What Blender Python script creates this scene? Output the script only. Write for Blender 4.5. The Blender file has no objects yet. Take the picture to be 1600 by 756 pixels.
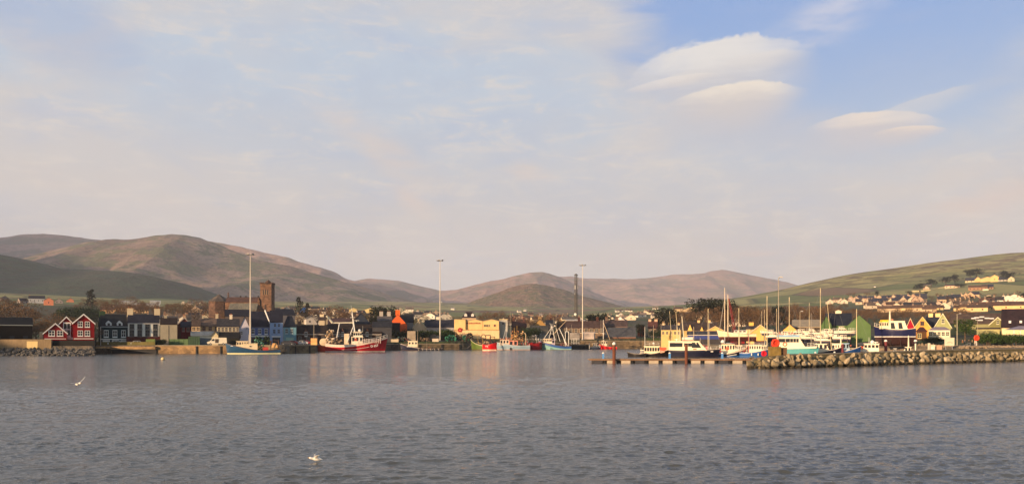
import bpy, bmesh, math, random
import numpy as np
from mathutils import Vector, Matrix, Euler
R = math.radians
rnd = random.Random(7)
scn = bpy.context.scene
COL = scn.collection

# ------------------------------------------------------------------ camera, sky, sun, exposure
F = 1256.0; CH = 4.5; HOR = 529.0          # focal length in source pixels, eye height, horizon row of the photograph
def PX(px, Y): return (px - 800.0) / F * Y
def PZ(py, Y): return CH + (HOR - py) / F * Y
cam = bpy.data.cameras.new('camera'); cam_o = bpy.data.objects.new('camera', cam); COL.objects.link(cam_o)
cam.sensor_width = 36; cam.lens = 36 * F / 1600; cam.shift_y = (HOR - 378) / 1600
cam.clip_start = 0.5; cam.clip_end = 40000
cam_o.location = (0, 0, CH); cam_o.rotation_euler = (R(90), 0, 0)
scn.camera = cam_o

SUN_AZ, SUN_EL = 225.0, 8.5                # clockwise from +Y: behind the camera, to its left
SX, SY = math.sin(R(SUN_AZ)), math.cos(R(SUN_AZ))
sl = bpy.data.lights.new('sun', 'SUN'); sl.energy = 4.5; sl.angle = R(0.5); sl.color = (1.0, 0.67, 0.38)
so = bpy.data.objects.new('sun', sl); COL.objects.link(so)
sdir = Vector((SX * math.cos(R(SUN_EL)), SY * math.cos(R(SUN_EL)), math.sin(R(SUN_EL))))
so.rotation_euler = (-sdir).to_track_quat('-Z', 'Y').to_euler()

scn.view_settings.view_transform = 'Standard'; scn.view_settings.look = 'None'
scn.view_settings.gamma = 1.0; scn.view_settings.exposure = 0.70; scn.view_settings.use_curve_mapping = False
cy = scn.cycles
cy.use_denoising = True; cy.use_adaptive_sampling = True; cy.adaptive_threshold = 0.015
cy.max_bounces = 5; cy.diffuse_bounces = 2; cy.glossy_bounces = 3; cy.transmission_bounces = 2; cy.volume_bounces = 1
cy.transparent_max_bounces = 6; cy.caustics_reflective = False; cy.caustics_refractive = False

class NB:
    """small node builder"""
    def __init__(s, tree): s.t = tree; s.n = tree.nodes; s.l = tree.links
    def new(s, typ, **kw):
        n = s.n.new(typ)
        for k, v in kw.items(): setattr(n, k, v)
        return n
    def put(s, sock, v):
        if hasattr(v, 'links') or isinstance(v, bpy.types.NodeSocket): s.l.new(v, sock)
        else: sock.default_value = v
    def m(s, op, a, b=0.0, c=0.0, clamp=False):
        n = s.n.new('ShaderNodeMath'); n.operation = op; n.use_clamp = clamp
        s.put(n.inputs[0], a); s.put(n.inputs[1], b); s.put(n.inputs[2], c)
        return n.outputs[0]
    def add(s, a, b): return s.m('ADD', a, b)
    def mul(s, a, b): return s.m('MULTIPLY', a, b)
    def ramp01(s, v, lo, hi):
        n = s.n.new('ShaderNodeMapRange'); n.interpolation_type = 'SMOOTHSTEP'
        s.put(n.inputs[0], v); s.put(n.inputs[1], lo); s.put(n.inputs[2], hi); n.inputs[3].default_value = 0; n.inputs[4].default_value = 1
        return n.outputs[0]
    def lin(s, v, lo, hi, a, b):
        n = s.n.new('ShaderNodeMapRange'); s.put(n.inputs[0], v)
        for i, q in enumerate((lo, hi, a, b)): s.put(n.inputs[i + 1], q)
        return n.outputs[0]
    def noise(s, vec, scale, detail=3, rough=.5, dist=0.0):
        n = s.n.new('ShaderNodeTexNoise'); s.l.new(vec, n.inputs['Vector'])
        n.inputs['Scale'].default_value = scale; n.inputs['Detail'].default_value = detail
        n.inputs['Roughness'].default_value = rough; n.inputs['Distortion'].default_value = dist
        return n.outputs['Fac']
    def mapv(s, vec, sc=(1, 1, 1), rot=(0, 0, 0), loc=(0, 0, 0)):
        n = s.n.new('ShaderNodeMapping'); s.l.new(vec, n.inputs[0])
        n.inputs['Scale'].default_value = sc; n.inputs['Rotation'].default_value = rot; n.inputs['Location'].default_value = loc
        return n.outputs[0]
    def mix(s, f, a, b, blend='MIX'):
        n = s.n.new('ShaderNodeMix'); n.data_type = 'RGBA'; n.blend_type = blend; n.clamp_factor = True
        s.put(n.inputs[0], f)
        for i, v in ((6, a), (7, b)):
            if isinstance(v, (tuple, list)): n.inputs[i].default_value = (v[0], v[1], v[2], 1)
            else: s.l.new(v, n.inputs[i])
        return n.outputs[2]
    def xyz(s, x, y, z):
        n = s.n.new('ShaderNodeCombineXYZ'); s.put(n.inputs[0], x); s.put(n.inputs[1], y); s.put(n.inputs[2], z); return n.outputs[0]
    def sep(s, v):
        n = s.n.new('ShaderNodeSeparateXYZ'); s.l.new(v, n.inputs[0]); return n.outputs

def srgb(r, g, b):
    f = lambda c: (c / 255 / 12.92) if c / 255 <= .04045 else ((c / 255 + .055) / 1.055) ** 2.4
    return (f(r), f(g), f(b))

# --- world: Nishita sky under a thin veil of high cloud, with lenticular clouds given by compass direction and elevation
W = bpy.data.worlds.new('World'); scn.world = W; W.use_nodes = True
nb = NB(W.node_tree); nb.n.clear()
SKY_STR = 0.10
sky = nb.new('ShaderNodeTexSky', sky_type='NISHITA', sun_disc=False, sun_elevation=R(SUN_EL), sun_rotation=R(SUN_AZ),
             altitude=0, air_density=1.0, dust_density=1.0, ozone_density=1.5)
tc = nb.new('ShaderNodeTexCoord'); dx, dy, dz = nb.sep(tc.outputs['Generated'])
az = nb.mul(nb.m('ARCTAN2', dx, dy), 57.2958)                     # degrees, 0 = north (+Y), + = east
el = nb.mul(nb.m('ARCSINE', dz), 57.2958)
def AZ(px): return math.degrees(math.atan((px - 800) / F))
def EL(px, py): return math.degrees(math.atan((HOR - py) / F * math.cos(math.atan((px - 800) / F))))
pv = nb.xyz(nb.mul(az, .1), nb.mul(el, .1), 0.0)
def sc_col(c, k=1.0): return tuple(x * k * .625 / SKY_STR for x in c)   # .625 is about 2 ** -exposure
n1 = nb.noise(nb.mapv(pv, (0.55, 1.3, 1), loc=(3.1, 1.7, 0)), 1.0, 4, .55, .6)
n2 = nb.noise(nb.mapv(pv, (1.2, 3.4, 1), rot=(0, 0, R(18)), loc=(0.4, 5.2, 0)), 1.0, 5, .55, .5)
n3 = nb.noise(nb.mapv(pv, (3.0, 10.0, 1), rot=(0, 0, R(-6))), 1.0, 4, .5, .3)
# veil colour: pinkish low down, lavender grey higher
e01 = nb.ramp01(el, 0.5, 19.0)
veil = nb.mix(e01, sc_col(srgb(209, 196, 186)), sc_col(srgb(189, 204, 220)))
veil = nb.mix(nb.mul(nb.ramp01(n1, .40, .66), .75), veil, sc_col(srgb(213, 206, 201)))
veil = nb.mix(nb.mul(nb.mul(nb.ramp01(n2, .48, .72), .50), nb.lin(e01, 0, 1, .35, 1)), veil, sc_col(srgb(176, 192, 217)))
n6 = nb.noise(nb.mapv(pv, (1.6, 9.0, 1), rot=(0, 0, R(-14)), loc=(2, 3, 0)), 1.0, 7, .68, 1.2); n7 = nb.noise(nb.mapv(pv, (2.4, 5.0, 1), rot=(0, 0, R(32)), loc=(5, 1, 0)), 1.0, 7, .7, 1.0)
veil = nb.mix(nb.mul(nb.ramp01(nb.add(nb.mul(n6, .55), nb.mul(n7, .45)), .48, .66), .80), veil, sc_col(srgb(226, 217, 207)))
veil = nb.mix(nb.mul(nb.ramp01(nb.add(nb.mul(n7, .6), nb.mul(n1, .4)),   .50, .36), .28), veil, sc_col(srgb(180, 190, 208)))
# where the veil is missing (clear blue window to the north-east, a little to the north-west)
def blob(px, py, wpx, hpx, rot=0.0, wob=0.0, soft=(1.0, .55)):
    """1 inside an ellipse in azimuth and elevation, fading outwards"""
    a0, e0 = AZ(px), EL(px, py); k = math.cos(math.atan((px - 800) / F)) ** 2
    wa = wpx / F * 57.3 * k / 2; he = hpx / F * 57.3 * math.sqrt(k) / 2
    x = nb.add(az, -a0); y = nb.add(el, -e0); c, s = math.cos(R(rot)), math.sin(R(rot))
    u = nb.mul(nb.add(nb.mul(x, c), nb.mul(y, s)), 1 / wa); v = nb.mul(nb.add(nb.mul(x, -s), nb.mul(y, c)), 1 / he)
    r = nb.m('SQRT', nb.add(nb.mul(u, u), nb.mul(v, v)))
    if wob: r = nb.add(r, nb.mul(nb.add(n2, -.5), wob))
    return nb.ramp01(r, soft[0], soft[1]), u, v
hole, _, _ = blob(1300, 35, 800, 460, -10, .8, (1.05, .62))
hole2, _, _ = blob(60, 30, 420, 130, -15, 1.2, (1.2, .4))
alpha = nb.m('SUBTRACT', 0.93, nb.mul(hole, .80), clamp=True)
alpha = nb.m('SUBTRACT', alpha, nb.mul(hole2, .30), clamp=True)
away = nb.m('MAXIMUM', nb.ramp01(el, 32, 55), nb.ramp01(nb.m('ABSOLUTE', az), 55, 85))
alpha = nb.mul(alpha, nb.lin(away, 0, 1, 1, .45))
blue = nb.mix(nb.lin(away, 0, 1, .72, 0), sky.outputs[0], nb.mix(nb.ramp01(el, 6, 24), sc_col(srgb(186, 200, 216)), sc_col(srgb(108, 162, 236))))
col = nb.mix(alpha, blue, veil)
# wispy bright streaks
for (px, py, w, h, rot, st, c) in ((590, 230, 330, 70, -32, .55, (224, 205, 192)), (640, 310, 120, 50, -38, .5, (228, 205, 190)), (825, 268, 90, 40, -15, .7, (226, 208, 196)), (1190, 395, 90, 12, 2, .6, (226, 200, 186)),
                                   (1290, 25, 230, 90, 20, .75, (214, 214, 226)), (1440, 165, 200, 40, 12, .5, (206, 210, 216)), (1560, 310, 300, 60, 10, .6, (226, 200, 186)), (120, 285, 520, 60, -6, .4, (214, 202, 194)), (1540, 262, 330, 30, 8, .35, (222, 206, 196)),
                                   (330, 190, 420, 90, 4, .3, (206, 204, 204))):
    b, u, v = blob(px, py, w, h, rot, 1.6, (1.15, .1))
    col = nb.mix(nb.mul(nb.mul(b, nb.ramp01(nb.add(nb.mul(n2, .5), nb.mul(n3, .5)), .30, .62)), st), col, sc_col(srgb(*c)))
# lenticular clouds: crisp arched top, soft underside that dissolves into the veil
n4 = nb.noise(nb.mapv(pv, (1.1, 8.0, 1), rot=(0, 0, R(3)), loc=(7, 2, 0)), 1.0, 6, .62, .9)
n5 = nb.noise(nb.mapv(pv, (2.6, 5.0, 1), loc=(1, 8, 0)), 1.0, 6, .65, .8)
def lens(px, py, w, up, dn, tilt, c1, c2, arch=.25, soft_dn=.85, wob=.30, skew=0.0, st=.93):
    """base line centre (px, py); up, dn = heights above and below that line"""
    global col
    a0, e0 = AZ(px), EL(px, py); k = math.cos(math.atan((px - 800) / F)) ** 2; q = 57.3 / F * math.sqrt(k)
    u = nb.mul(nb.add(az, -a0), 1 / (w / F * 57.3 * k / 2)); y = nb.add(el, -e0)
    y = nb.add(y, nb.mul(u, -tilt * q)); y = nb.add(y, nb.mul(nb.mul(u, u), arch * up * q))
    y = nb.add(y, nb.mul(nb.add(n5, -.5), wob * 1.6 * up * q)); us = nb.add(u, nb.mul(nb.add(n5, -.5), .5)); us = nb.add(us, nb.mul(y, skew / (up * q)))
    vt = nb.mul(y, 1 / (up * q)); vb = nb.mul(y, -1 / (dn * q)); u2 = nb.m('POWER', nb.m('ABSOLUTE', us), 2.2)
    top = nb.m('GREATER_THAN', y, 0.0)
    rt = nb.add(u2, nb.m('POWER', nb.m('MAXIMUM', vt, 0.0), 1.6)); rb = nb.add(u2, nb.m('POWER', nb.m('MAXIMUM', vb, 0.0), 1.3))
    mt = nb.ramp01(rt, 1.10, .74); mb = nb.ramp01(rb, 1.25, 1.15 - soft_dn)
    m_ = nb.m('MINIMUM', mt, mb)
    tone = nb.ramp01(nb.add(nb.mul(vt, .7), nb.add(nb.mul(vb, -.6), nb.mul(nb.add(n4, -.5), 3.6))), -.9, .9)
    body = nb.mix(tone, sc_col(srgb(*c2)), sc_col(srgb(*c1)))
    col = nb.mix(nb.mul(m_, st), col, body)
# faint grey base sheets under the lenses first
for (px, py, w, h, rot, st) in ((1120, 185, 330, 120, -4, .55), (1310, 225, 360, 100, -8, .45)):
    b, u, v = blob(px, py, w, h, rot, .8, (1.2, .1)); col = nb.mix(nb.mul(b, st), col, sc_col(srgb(206, 200, 200)))
lens(1128, 106, 285, 44, 86, 10, (237, 231, 223), (204, 202, 205), .10, 1.3, .55, .16, .93)
lens(1190, 92, 140, 9, 16, 4, (226, 221, 217), (206, 203, 205), .2, 1.2, 1.0, .1, .6); lens(1075, 120, 110, 8, 16, 10, (222, 217, 214), (206, 203, 205), .2, 1.2, 1.0, .1, .5)
lens(1150, 150, 215, 19, 54, 4, (243, 231, 215), (209, 202, 200), .25, 1.25, .65, .0)
lens(1365, 190, 205, 15, 46, -6, (239, 224, 210), (206, 200, 202), .40, 1.25, .8, -.10); lens(1418, 206, 120, 8, 22, -2, (240, 222, 205), (206, 200, 202), .3, 1.2, .8, -.1, .85)
lens(1440, 160, 170, 8, 26, 16, (216, 214, 214), (196, 203, 214), .2, 1.2, .9, 0, .55); lens(1050, 128, 150, 7, 10, 9, (240, 230, 220), (226, 217, 210), .3, 1.0, .5, 0, .5)
bg = nb.new('ShaderNodeBackground'); nb.l.new(col, bg.inputs[0]); bg.inputs[1].default_value = SKY_STR
wo = nb.new('ShaderNodeOutputWorld'); nb.l.new(bg.outputs[0], wo.inputs[0])

# ------------------------------------------------------------------ materials
MATS = {}
def principled(name):
    m = bpy.data.materials.new(name); m.use_nodes = True; m.node_tree.nodes.clear()
    b = NB(m.node_tree); p = b.new('ShaderNodeBsdfPrincipled'); o = b.new('ShaderNodeOutputMaterial')
    b.l.new(p.outputs[0], o.inputs[0]); p.inputs['Specular IOR Level'].default_value = .3
    return m, b, p
def mat(name, col, rough=.75, var=.18, metal=0.0, scale=.6, streak=True, bump=.0):
    key = (name, tuple(round(c, 4) for c in col))
    if key in MATS: return MATS[key]
    m, b, p = principled(name)
    t = b.new('ShaderNodeTexCoord'); v = t.outputs['Object']
    f = b.noise(v, scale, 5, .6)
    f2 = b.noise(b.mapv(v, (2.2, 2.2, .35) if streak else (2, 2, 2)), 1.7, 4, .6)
    k = b.add(b.lin(f, .25, .75, 1 - var, 1 + var * .7), b.lin(f2, .3, .7, -var * .5, var * .3))
    c = b.new('ShaderNodeVectorMath', operation='SCALE'); c.inputs[0].default_value = col; b.l.new(k, c.inputs['Scale'])
    b.l.new(c.outputs[0], p.inputs['Base Color'])
    p.inputs['Roughness'].default_value = rough; p.inputs['Metallic'].default_value = metal
    if bump:
        bn = b.new('ShaderNodeBump'); bn.inputs['Strength'].default_value = bump; bn.inputs['Distance'].default_value = .1
        b.l.new(b.noise(v, 5, 5, .7), bn.inputs['Height']); b.l.new(bn.outputs[0], p.inputs['Normal'])
    MATS[key] = m; return m
def wallm(c): m = mat('painted_render', c, .9, .16, scale=.35); m.node_tree.nodes['Principled BSDF'].inputs['Specular IOR Level'].default_value = .08; return m
def roofm(c):
    key = ('roof', c)
    if key in MATS: return MATS[key]
    m, b, p = principled('roof_slate')
    v = b.new('ShaderNodeTexCoord').outputs['Object']
    br = b.new('ShaderNodeTexBrick'); b.l.new(b.mapv(v, (1, 1, 1)), br.inputs[0]); br.inputs['Scale'].default_value = 1.6
    br.inputs['Color1'].default_value = (.75, .75, .75, 1); br.inputs['Color2'].default_value = (1.15, 1.15, 1.15, 1); br.inputs['Mortar'].default_value = (.55, .55, .55, 1)
    k = b.mix(b.ramp01(b.noise(v, .5, 5, .65), .3, .7), (.7, .7, .72), (1.3, 1.25, 1.15))
    cc = b.mix(1.0, b.mix(1.0, br.outputs[0], k, 'MULTIPLY'), c, 'MULTIPLY')
    b.l.new(cc, p.inputs['Base Color']); p.inputs['Roughness'].default_value = .8; p.inputs['Specular IOR Level'].default_value = .12
    MATS[key] = m; return m
def stonem(c, name='stone_masonry', sc=1.4):
    key = (name, c)
    if key in MATS: return MATS[key]
    m, b, p = principled(name)
    v = b.new('ShaderNodeTexCoord').outputs['Object']
    vo = b.new('ShaderNodeTexVoronoi'); vo.inputs['Scale'].default_value = sc; b.l.new(b.mapv(v, (1, 1, 1.8)), vo.inputs['Vector'])
    k = b.mix(b.ramp01(b.noise(v, .25, 5, .7), .3, .7), (.6, .6, .6), (1.25, 1.2, 1.1))
    g = b.mix(b.ramp01(b.sep(vo.outputs['Color'])[0], 0, 1), (.7, .7, .7), (1.3, 1.28, 1.2))
    b.l.new(b.mix(1.0, b.mix(1.0, g, k, 'MULTIPLY'), c, 'MULTIPLY'), p.inputs['Base Color']); p.inputs['Roughness'].default_value = .9
    MATS[key] = m; return m
GLASS = mat('window_glass', (.02, .025, .035), .12, .2); GLASS.node_tree.nodes['Principled BSDF'].inputs['Specular IOR Level'].default_value = .3
WHITE = mat('white_paint', (.78, .76, .72), .5, .08)
CREAM = mat('cream_paint', (.74, .66, .5), .5, .10)
DARK = mat('dark_rubber', (.018, .018, .02), .7, .2)
STEEL = mat('galvanised_steel', (.42, .42, .42), .45, .12, .3)
RUST = mat('rusty_steel', (.16, .055, .03), .85, .35)
WOOD = mat('weathered_wood', (.17, .12, .08), .8, .3)
ORANGE = mat('orange_plastic', (.75, .1, .03), .5, .08)
REDP = mat('red_paint', (.5, .025, .03), .4, .12)
BLUEP = mat('blue_paint', (.03, .12, .42), .4, .12)
CONC = mat('concrete', (.26, .21, .15), .9, .35, bump=.3, scale=.4)

def hillmat(name, cols, fields=0.0, nscale=.004, zlo=0, zhi=120, hedge=.5, fsc=1.0):
    """grass, heather and bracken patches; small walled fields low down"""
    m, b, p = principled(name)
    v = b.new('ShaderNodeNewGeometry').outputs['Position']; x, y, z = b.sep(v)
    a = b.noise(v, nscale, 6, .62, .4); c2 = b.noise(b.mapv(v, (1, 1, 3), loc=(50, 900, 0)), nscale * 3.2, 6, .65, .3)
    c3 = b.noise(b.mapv(v, (1, 1, 2)), nscale * 16, 5, .7)
    c = b.mix(b.ramp01(a, .38, .60), cols[0], cols[1])
    c = b.mix(b.ramp01(c2, .47, .56), c, cols[2])
    c = b.mix(b.mul(b.ramp01(c3, .48, .62), .65), c, cols[3])
    if fields:
        vo = b.new('ShaderNodeTexVoronoi'); vo.inputs['Scale'].default_value = 1.0
        q = b.mapv(v, (.0075 * fsc, .0045 * fsc, 0), rot=(0, 0, R(24))); b.l.new(q, vo.inputs['Vector'])
        ve = b.new('ShaderNodeTexVoronoi', feature='DISTANCE_TO_EDGE'); ve.inputs['Scale'].default_value = 1.0; b.l.new(q, ve.inputs['Vector'])
        fr = b.sep(vo.outputs['Color'])[0]
        fc = b.mix(b.ramp01(fr, .2, .8), (.055, .085, .028), (.15, .14, .06)); fc = b.mix(b.ramp01(fr, .8, .95), fc, (.16, .12, .07))
        fc = b.mix(b.mul(b.ramp01(c3, .4, .7), .35), fc, (.06, .06, .03))
        fm = b.m('SUBTRACT', 1.0, b.ramp01(b.add(z, b.mul(b.add(a, -.5), 160)), zlo, zhi))
        c = b.mix(b.mul(fm, fields), c, fc)
        c = b.mix(b.mul(b.mul(b.m('SUBTRACT', 1.0, b.ramp01(ve.outputs['Distance'], .02, .06)), fm), hedge), c, (.025, .026, .014))
    b.l.new(c, p.inputs['Base Color']); p.inputs['Roughness'].default_value = .95
    bn = b.new('ShaderNodeBump'); bn.inputs['Strength'].default_value = 1.0; bn.inputs['Distance'].default_value = 12.0
    b.l.new(b.noise(v, nscale * 10, 6, .65), bn.inputs['Height']); b.l.new(bn.outputs[0], p.inputs['Normal'])
    return m

# ------------------------------------------------------------------ mesh builder and scene tree helpers
class MB:
    def __init__(s): s.v = []; s.f = []; s.mi = []; s.cur = 0
    def face(s, idx): s.f.append(tuple(idx)); s.mi.append(s.cur)
    def box(s, x0, x1, y0, y1, z0, z1):
        n = len(s.v)
        s.v += [(x0, y0, z0), (x1, y0, z0), (x1, y1, z0), (x0, y1, z0), (x0, y0, z1), (x1, y0, z1), (x1, y1, z1), (x0, y1, z1)]
        for q in ((0, 3, 2, 1), (4, 5, 6, 7), (0, 1, 5, 4), (1, 2, 6, 5), (2, 3, 7, 6), (3, 0, 4, 7)): s.face([n + i for i in q])
        return s
    def hexa(s, p):           # 8 points: bottom ring then top ring
        n = len(s.v); s.v += [tuple(q) for q in p]
        for q in ((0, 3, 2, 1), (4, 5, 6, 7), (0, 1, 5, 4), (1, 2, 6, 5), (2, 3, 7, 6), (3, 0, 4, 7)): s.face([n + i for i in q])
        return s
    def prism(s, pts, a0, a1, axis='y'):      # polygon pts (u,v) extruded along axis
        n = len(s.v); k = len(pts)
        mk = {'y': lambda u, v, a: (u, a, v), 'x': lambda u, v, a: (a, u, v), 'z': lambda u, v, a: (u, v, a)}[axis]
        s.v += [mk(u, v, a0) for u, v in pts] + [mk(u, v, a1) for u, v in pts]
        s.face(range(n, n + k)); s.face(range(n + 2 * k - 1, n + k - 1, -1))
        for i in range(k): j = (i + 1) % k; s.face((n + i, n + k + i, n + k + j, n + j))
        return s
    def tube(s, p0, p1, r0, r1=None, k=6, cap=True):
        r1 = r0 if r1 is None else r1; p0 = Vector(p0); p1 = Vector(p1); d = p1 - p0
        if d.length < 1e-6: return s
        d.normalize(); a = d.orthogonal().normalized(); b = d.cross(a); n = len(s.v)
        for p, r in ((p0, r0), (p1, r1)):
            for i in range(k): t = 2 * math.pi * i / k; s.v.append(tuple(p + (a * math.cos(t) + b * math.sin(t)) * r))
        for i in range(k): j = (i + 1) % k; s.face((n + i, n + j, n + k + j, n + k + i))
        if cap: s.face(range(n + k - 1, n - 1, -1)); s.face(range(n + k, n + 2 * k))
        return s
    def path(s, pts, r, k=5):
        for a, b in zip(pts, pts[1:]): s.tube(a, b, r, r, k)
        return s
    def lathe(s, prof, k=10, c=(0, 0)):
        n = len(s.v)
        for r, z in prof:
            for i in range(k): t = 2 * math.pi * i / k; s.v.append((c[0] + r * math.cos(t), c[1] + r * math.sin(t), z))
        for a in range(len(prof) - 1):
            for i in range(k): j = (i + 1) % k; s.face((n + a * k + i, n + a * k + j, n + (a + 1) * k + j, n + (a + 1) * k + i))
        s.face(range(n + k - 1, n - 1, -1)); m = n + (len(prof) - 1) * k; s.face(range(m, m + k))
        return s
    def grid(s, P):           # P[i][j] points
        n = len(s.v); a = len(P); b = len(P[0])
        for row in P: s.v += [tuple(q) for q in row]
        for i in range(a - 1):
            for j in range(b - 1): s.face((n + i * b + j, n + (i + 1) * b + j, n + (i + 1) * b + j + 1, n + i * b + j + 1))
        return s
    def ring(s, c, R0, r, axis='y', k=16, kk=6):
        P = []
        for i in range(k + 1):
            t = 2 * math.pi * i / k; row = []
            for j in range(kk + 1):
                u = 2 * math.pi * j / kk; q = R0 + r * math.cos(u); a, b, d = q * math.cos(t), q * math.sin(t), r * math.sin(u)
                row.append((c[0] + a, c[1] + d, c[2] + b) if axis == 'y' else ((c[0] + d, c[1] + a, c[2] + b) if axis == 'x' else (c[0] + a, c[1] + b, c[2] + d)))
            P.append(row)
        return s.grid(P)
    def mesh(s, name, mats, smooth=False):
        me = bpy.data.meshes.new(name); me.from_pydata(s.v, [], s.f); me.polygons.foreach_set('material_index', s.mi)
        if not isinstance(mats, (list, tuple)): mats = [mats]
        for m in mats: me.materials.append(m)
        if smooth: me.polygons.foreach_set('use_smooth', [True] * len(s.f))
        me.update(); return me
    def build(s, name, mats, parent=None, smooth=False, fix=False, loc=None, label=None):
        me = s.mesh(name, mats, smooth)
        if fix:
            bm = bmesh.new(); bm.from_mesh(me); bmesh.ops.remove_doubles(bm, verts=bm.verts, dist=1e-4); bmesh.ops.recalc_face_normals(bm, faces=bm.faces); bm.to_mesh(me); bm.free()
        return link(name, me, parent, loc=loc, label=label)
def link(name, me, parent=None, loc=None, rot=None, scale=None, label=None):
    o = bpy.data.objects.new(name, me); COL.objects.link(o); o.parent = parent
    if loc is not None: o.location = loc
    if rot is not None: o.rotation_euler = rot
    if scale is not None: o.scale = scale
    if label: o['label'] = label
    return o
def tag(o, label, cat, group=None):
    o['label'] = label; o['category'] = cat
    if group: o['group'] = group
    return o
def struct(o, kind='structure'): o['kind'] = kind; return o
def thing(name, label, cat, loc=(0, 0, 0), rz=0.0, group=None):
    o = bpy.data.objects.new(name, None); COL.objects.link(o); o.location = loc; o.rotation_euler = (0, 0, rz)
    o.empty_display_size = .5
    return tag(o, label, cat, group)
KIDS = {}
def copy_tree(o, parent=None):
    c = o.copy(); COL.objects.link(c)
    if parent is not None: c.parent = parent
    for ch in [q for q in o.children]: copy_tree(ch, c)
    return c
ORD = ['first', 'second', 'third', 'fourth', 'fifth', 'sixth', 'seventh', 'eighth', 'ninth', 'tenth', 'eleventh', 'twelfth', 'thirteenth', 'fourteenth', 'fifteenth', 'sixteenth', 'seventeenth', 'eighteenth', 'nineteenth', 'twentieth']
def nth(i):
    if i < 20: return ORD[i]
    t = ['twenty', 'thirty', 'forty', 'fifty', 'sixty', 'seventy', 'eighty', 'ninety'][(i + 1) // 10 - 2]
    return t + 'th' if (i + 1) % 10 == 0 else t + '-' + ORD[(i + 1) % 10 - 1]
_txt = {}
def text(name, body, size, m, parent, loc, rot, extrude=.02):
    c = bpy.data.curves.new(name, 'FONT'); c.body = body; c.size = size; c.align_x = 'CENTER'; c.align_y = 'CENTER'; c.extrude = extrude; c.offset = size * .02
    o = bpy.data.objects.new(name, c); COL.objects.link(o)
    dg = bpy.context.evaluated_depsgraph_get(); me = bpy.data.meshes.new_from_object(o.evaluated_get(dg))
    bpy.data.objects.remove(o); bpy.data.curves.remove(c)
    me.name = name; me.materials.clear(); me.materials.append(m)
    return link(name, me, parent, loc, rot)

# ------------------------------------------------------------------ numeric noise for terrain
_rng = np.random.default_rng(3); _lat = _rng.random((256, 256))
def vnoise(x, y):
    x = np.asarray(x, float); y = np.asarray(y, float); xi = np.floor(x).astype(int); yi = np.floor(y).astype(int); fx = x - xi; fy = y - yi
    fx = fx * fx * fx * (fx * (fx * 6 - 15) + 10); fy = fy * fy * fy * (fy * (fy * 6 - 15) + 10)
    g = lambda a, b: _lat[a & 255, b & 255]
    return (g(xi, yi) * (1 - fx) + g(xi + 1, yi) * fx) * (1 - fy) + (g(xi, yi + 1) * (1 - fx) + g(xi + 1, yi + 1) * fx) * fy
def fbm(x, y, o=5, ridged=False):
    s = 0; a = 1; t = 0
    for i in range(o):
        n = vnoise(x * 2 ** i + 17 * i, y * 2 ** i + 31 * i)
        if ridged: n = 1 - np.abs(2 * n - 1)
        s = s + a * n; t += a; a *= .5
    return s / t

# ------------------------------------------------------------------ terrain
def itp(pts, px): return np.interp(px, [p[0] for p in pts], [p[1] for p in pts])
ROWS = [
 (260, [(-700, 538.7), (1300, 538.7), (1380, 532), (1600, 530), (2300, 529)]),
 (300, [(-700, 534), (0, 536), (300, 537.4), (1250, 537.4), (1380, 526), (1600, 522), (2300, 518)]),
 (400, [(-700, 515), (0, 520), (300, 522), (600, 525), (900, 527), (1050, 525), (1200, 523), (1400, 516), (1600, 512), (2300, 505)]),
 (500, [(-700, 495), (0, 502), (150, 505), (300, 506), (450, 510), (600, 512), (750, 515), (900, 517), (1000, 516), (1200, 512), (1400, 506), (1600, 500), (2300, 490)]),
 (700, [(-700, 470), (0, 480), (150, 487), (300, 488), (450, 493), (600, 499), (750, 503), (900, 505), (1000, 502), (1100, 497), (1200, 493), (1400, 485), (1600, 474), (2300, 460)]),
 (1000, [(-700, 440), (0, 466), (150, 474), (300, 480), (450, 484), (600, 489), (750, 495), (900, 498), (1000, 492), (1100, 485), (1200, 480), (1300, 474), (1400, 470), (1500, 460), (1600, 452), (2300, 425)]),
 (1400, [(-700, 425), (0, 458), (300, 474), (600, 481), (750, 489), (900, 492), (1000, 487), (1100, 479), (1200, 472), (1300, 460), (1400, 448), (1500, 436), (1600, 428), (2300, 395)]),
 (2100, [(-700, 415), (0, 456), (300, 470), (600, 476), (700, 479), (900, 485), (960, 481), (1000, 478), (1064, 475), (1100, 472.5), (1144, 467), (1200, 456), (1253, 442), (1293, 432), (1369, 419), (1425, 413), (1504, 399), (1600, 392), (2300, 360)]),
 (2600, [(-700, 440), (0, 470), (600, 474), (900, 482), (1000, 480), (1100, 482), (1600, 440), (2300, 420)]),
 (3400, [(-700, 470), (600, 471), (720, 472), (800, 476), (1000, 482), (2300, 480)]),
 (5000, [(-700, 515), (2300, 515)])]
GPX = np.arange(-700, 2301, 15.0); GLY = np.linspace(math.log(100), math.log(5000), 260)
_ly = np.array([math.log(r[0]) for r in ROWS]); _zz = np.array([[float(PZ(itp(r[1], p), r[0])) for p in GPX] for r in ROWS])
GZ = np.zeros((len(GPX), len(GLY)))
for i in range(len(GPX)):
    z = np.interp(np.exp(GLY), np.concatenate([[100, 245], np.exp(_ly)]), np.concatenate([[2.5, 2.5], _zz[:, i]])); GZ[i] = z
ker = np.array([1, 3, 5, 6, 5, 3, 1.]); ker /= ker.sum()
sm = np.apply_along_axis(lambda a: np.convolve(np.pad(a, 3, 'edge'), ker, 'valid'), 1, GZ); sm = np.apply_along_axis(lambda a: np.convolve(np.pad(a, 2, 'edge'), np.ones(5) / 5, 'valid'), 0, sm)
wgt = np.clip((np.exp(GLY) - 260) / 60, 0, 1)[None, :]; GZ = GZ * (1 - wgt) + sm * wgt
_YY = np.exp(GLY)[None, :]; _XX = (GPX[:, None] - 800) / F * _YY
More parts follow.
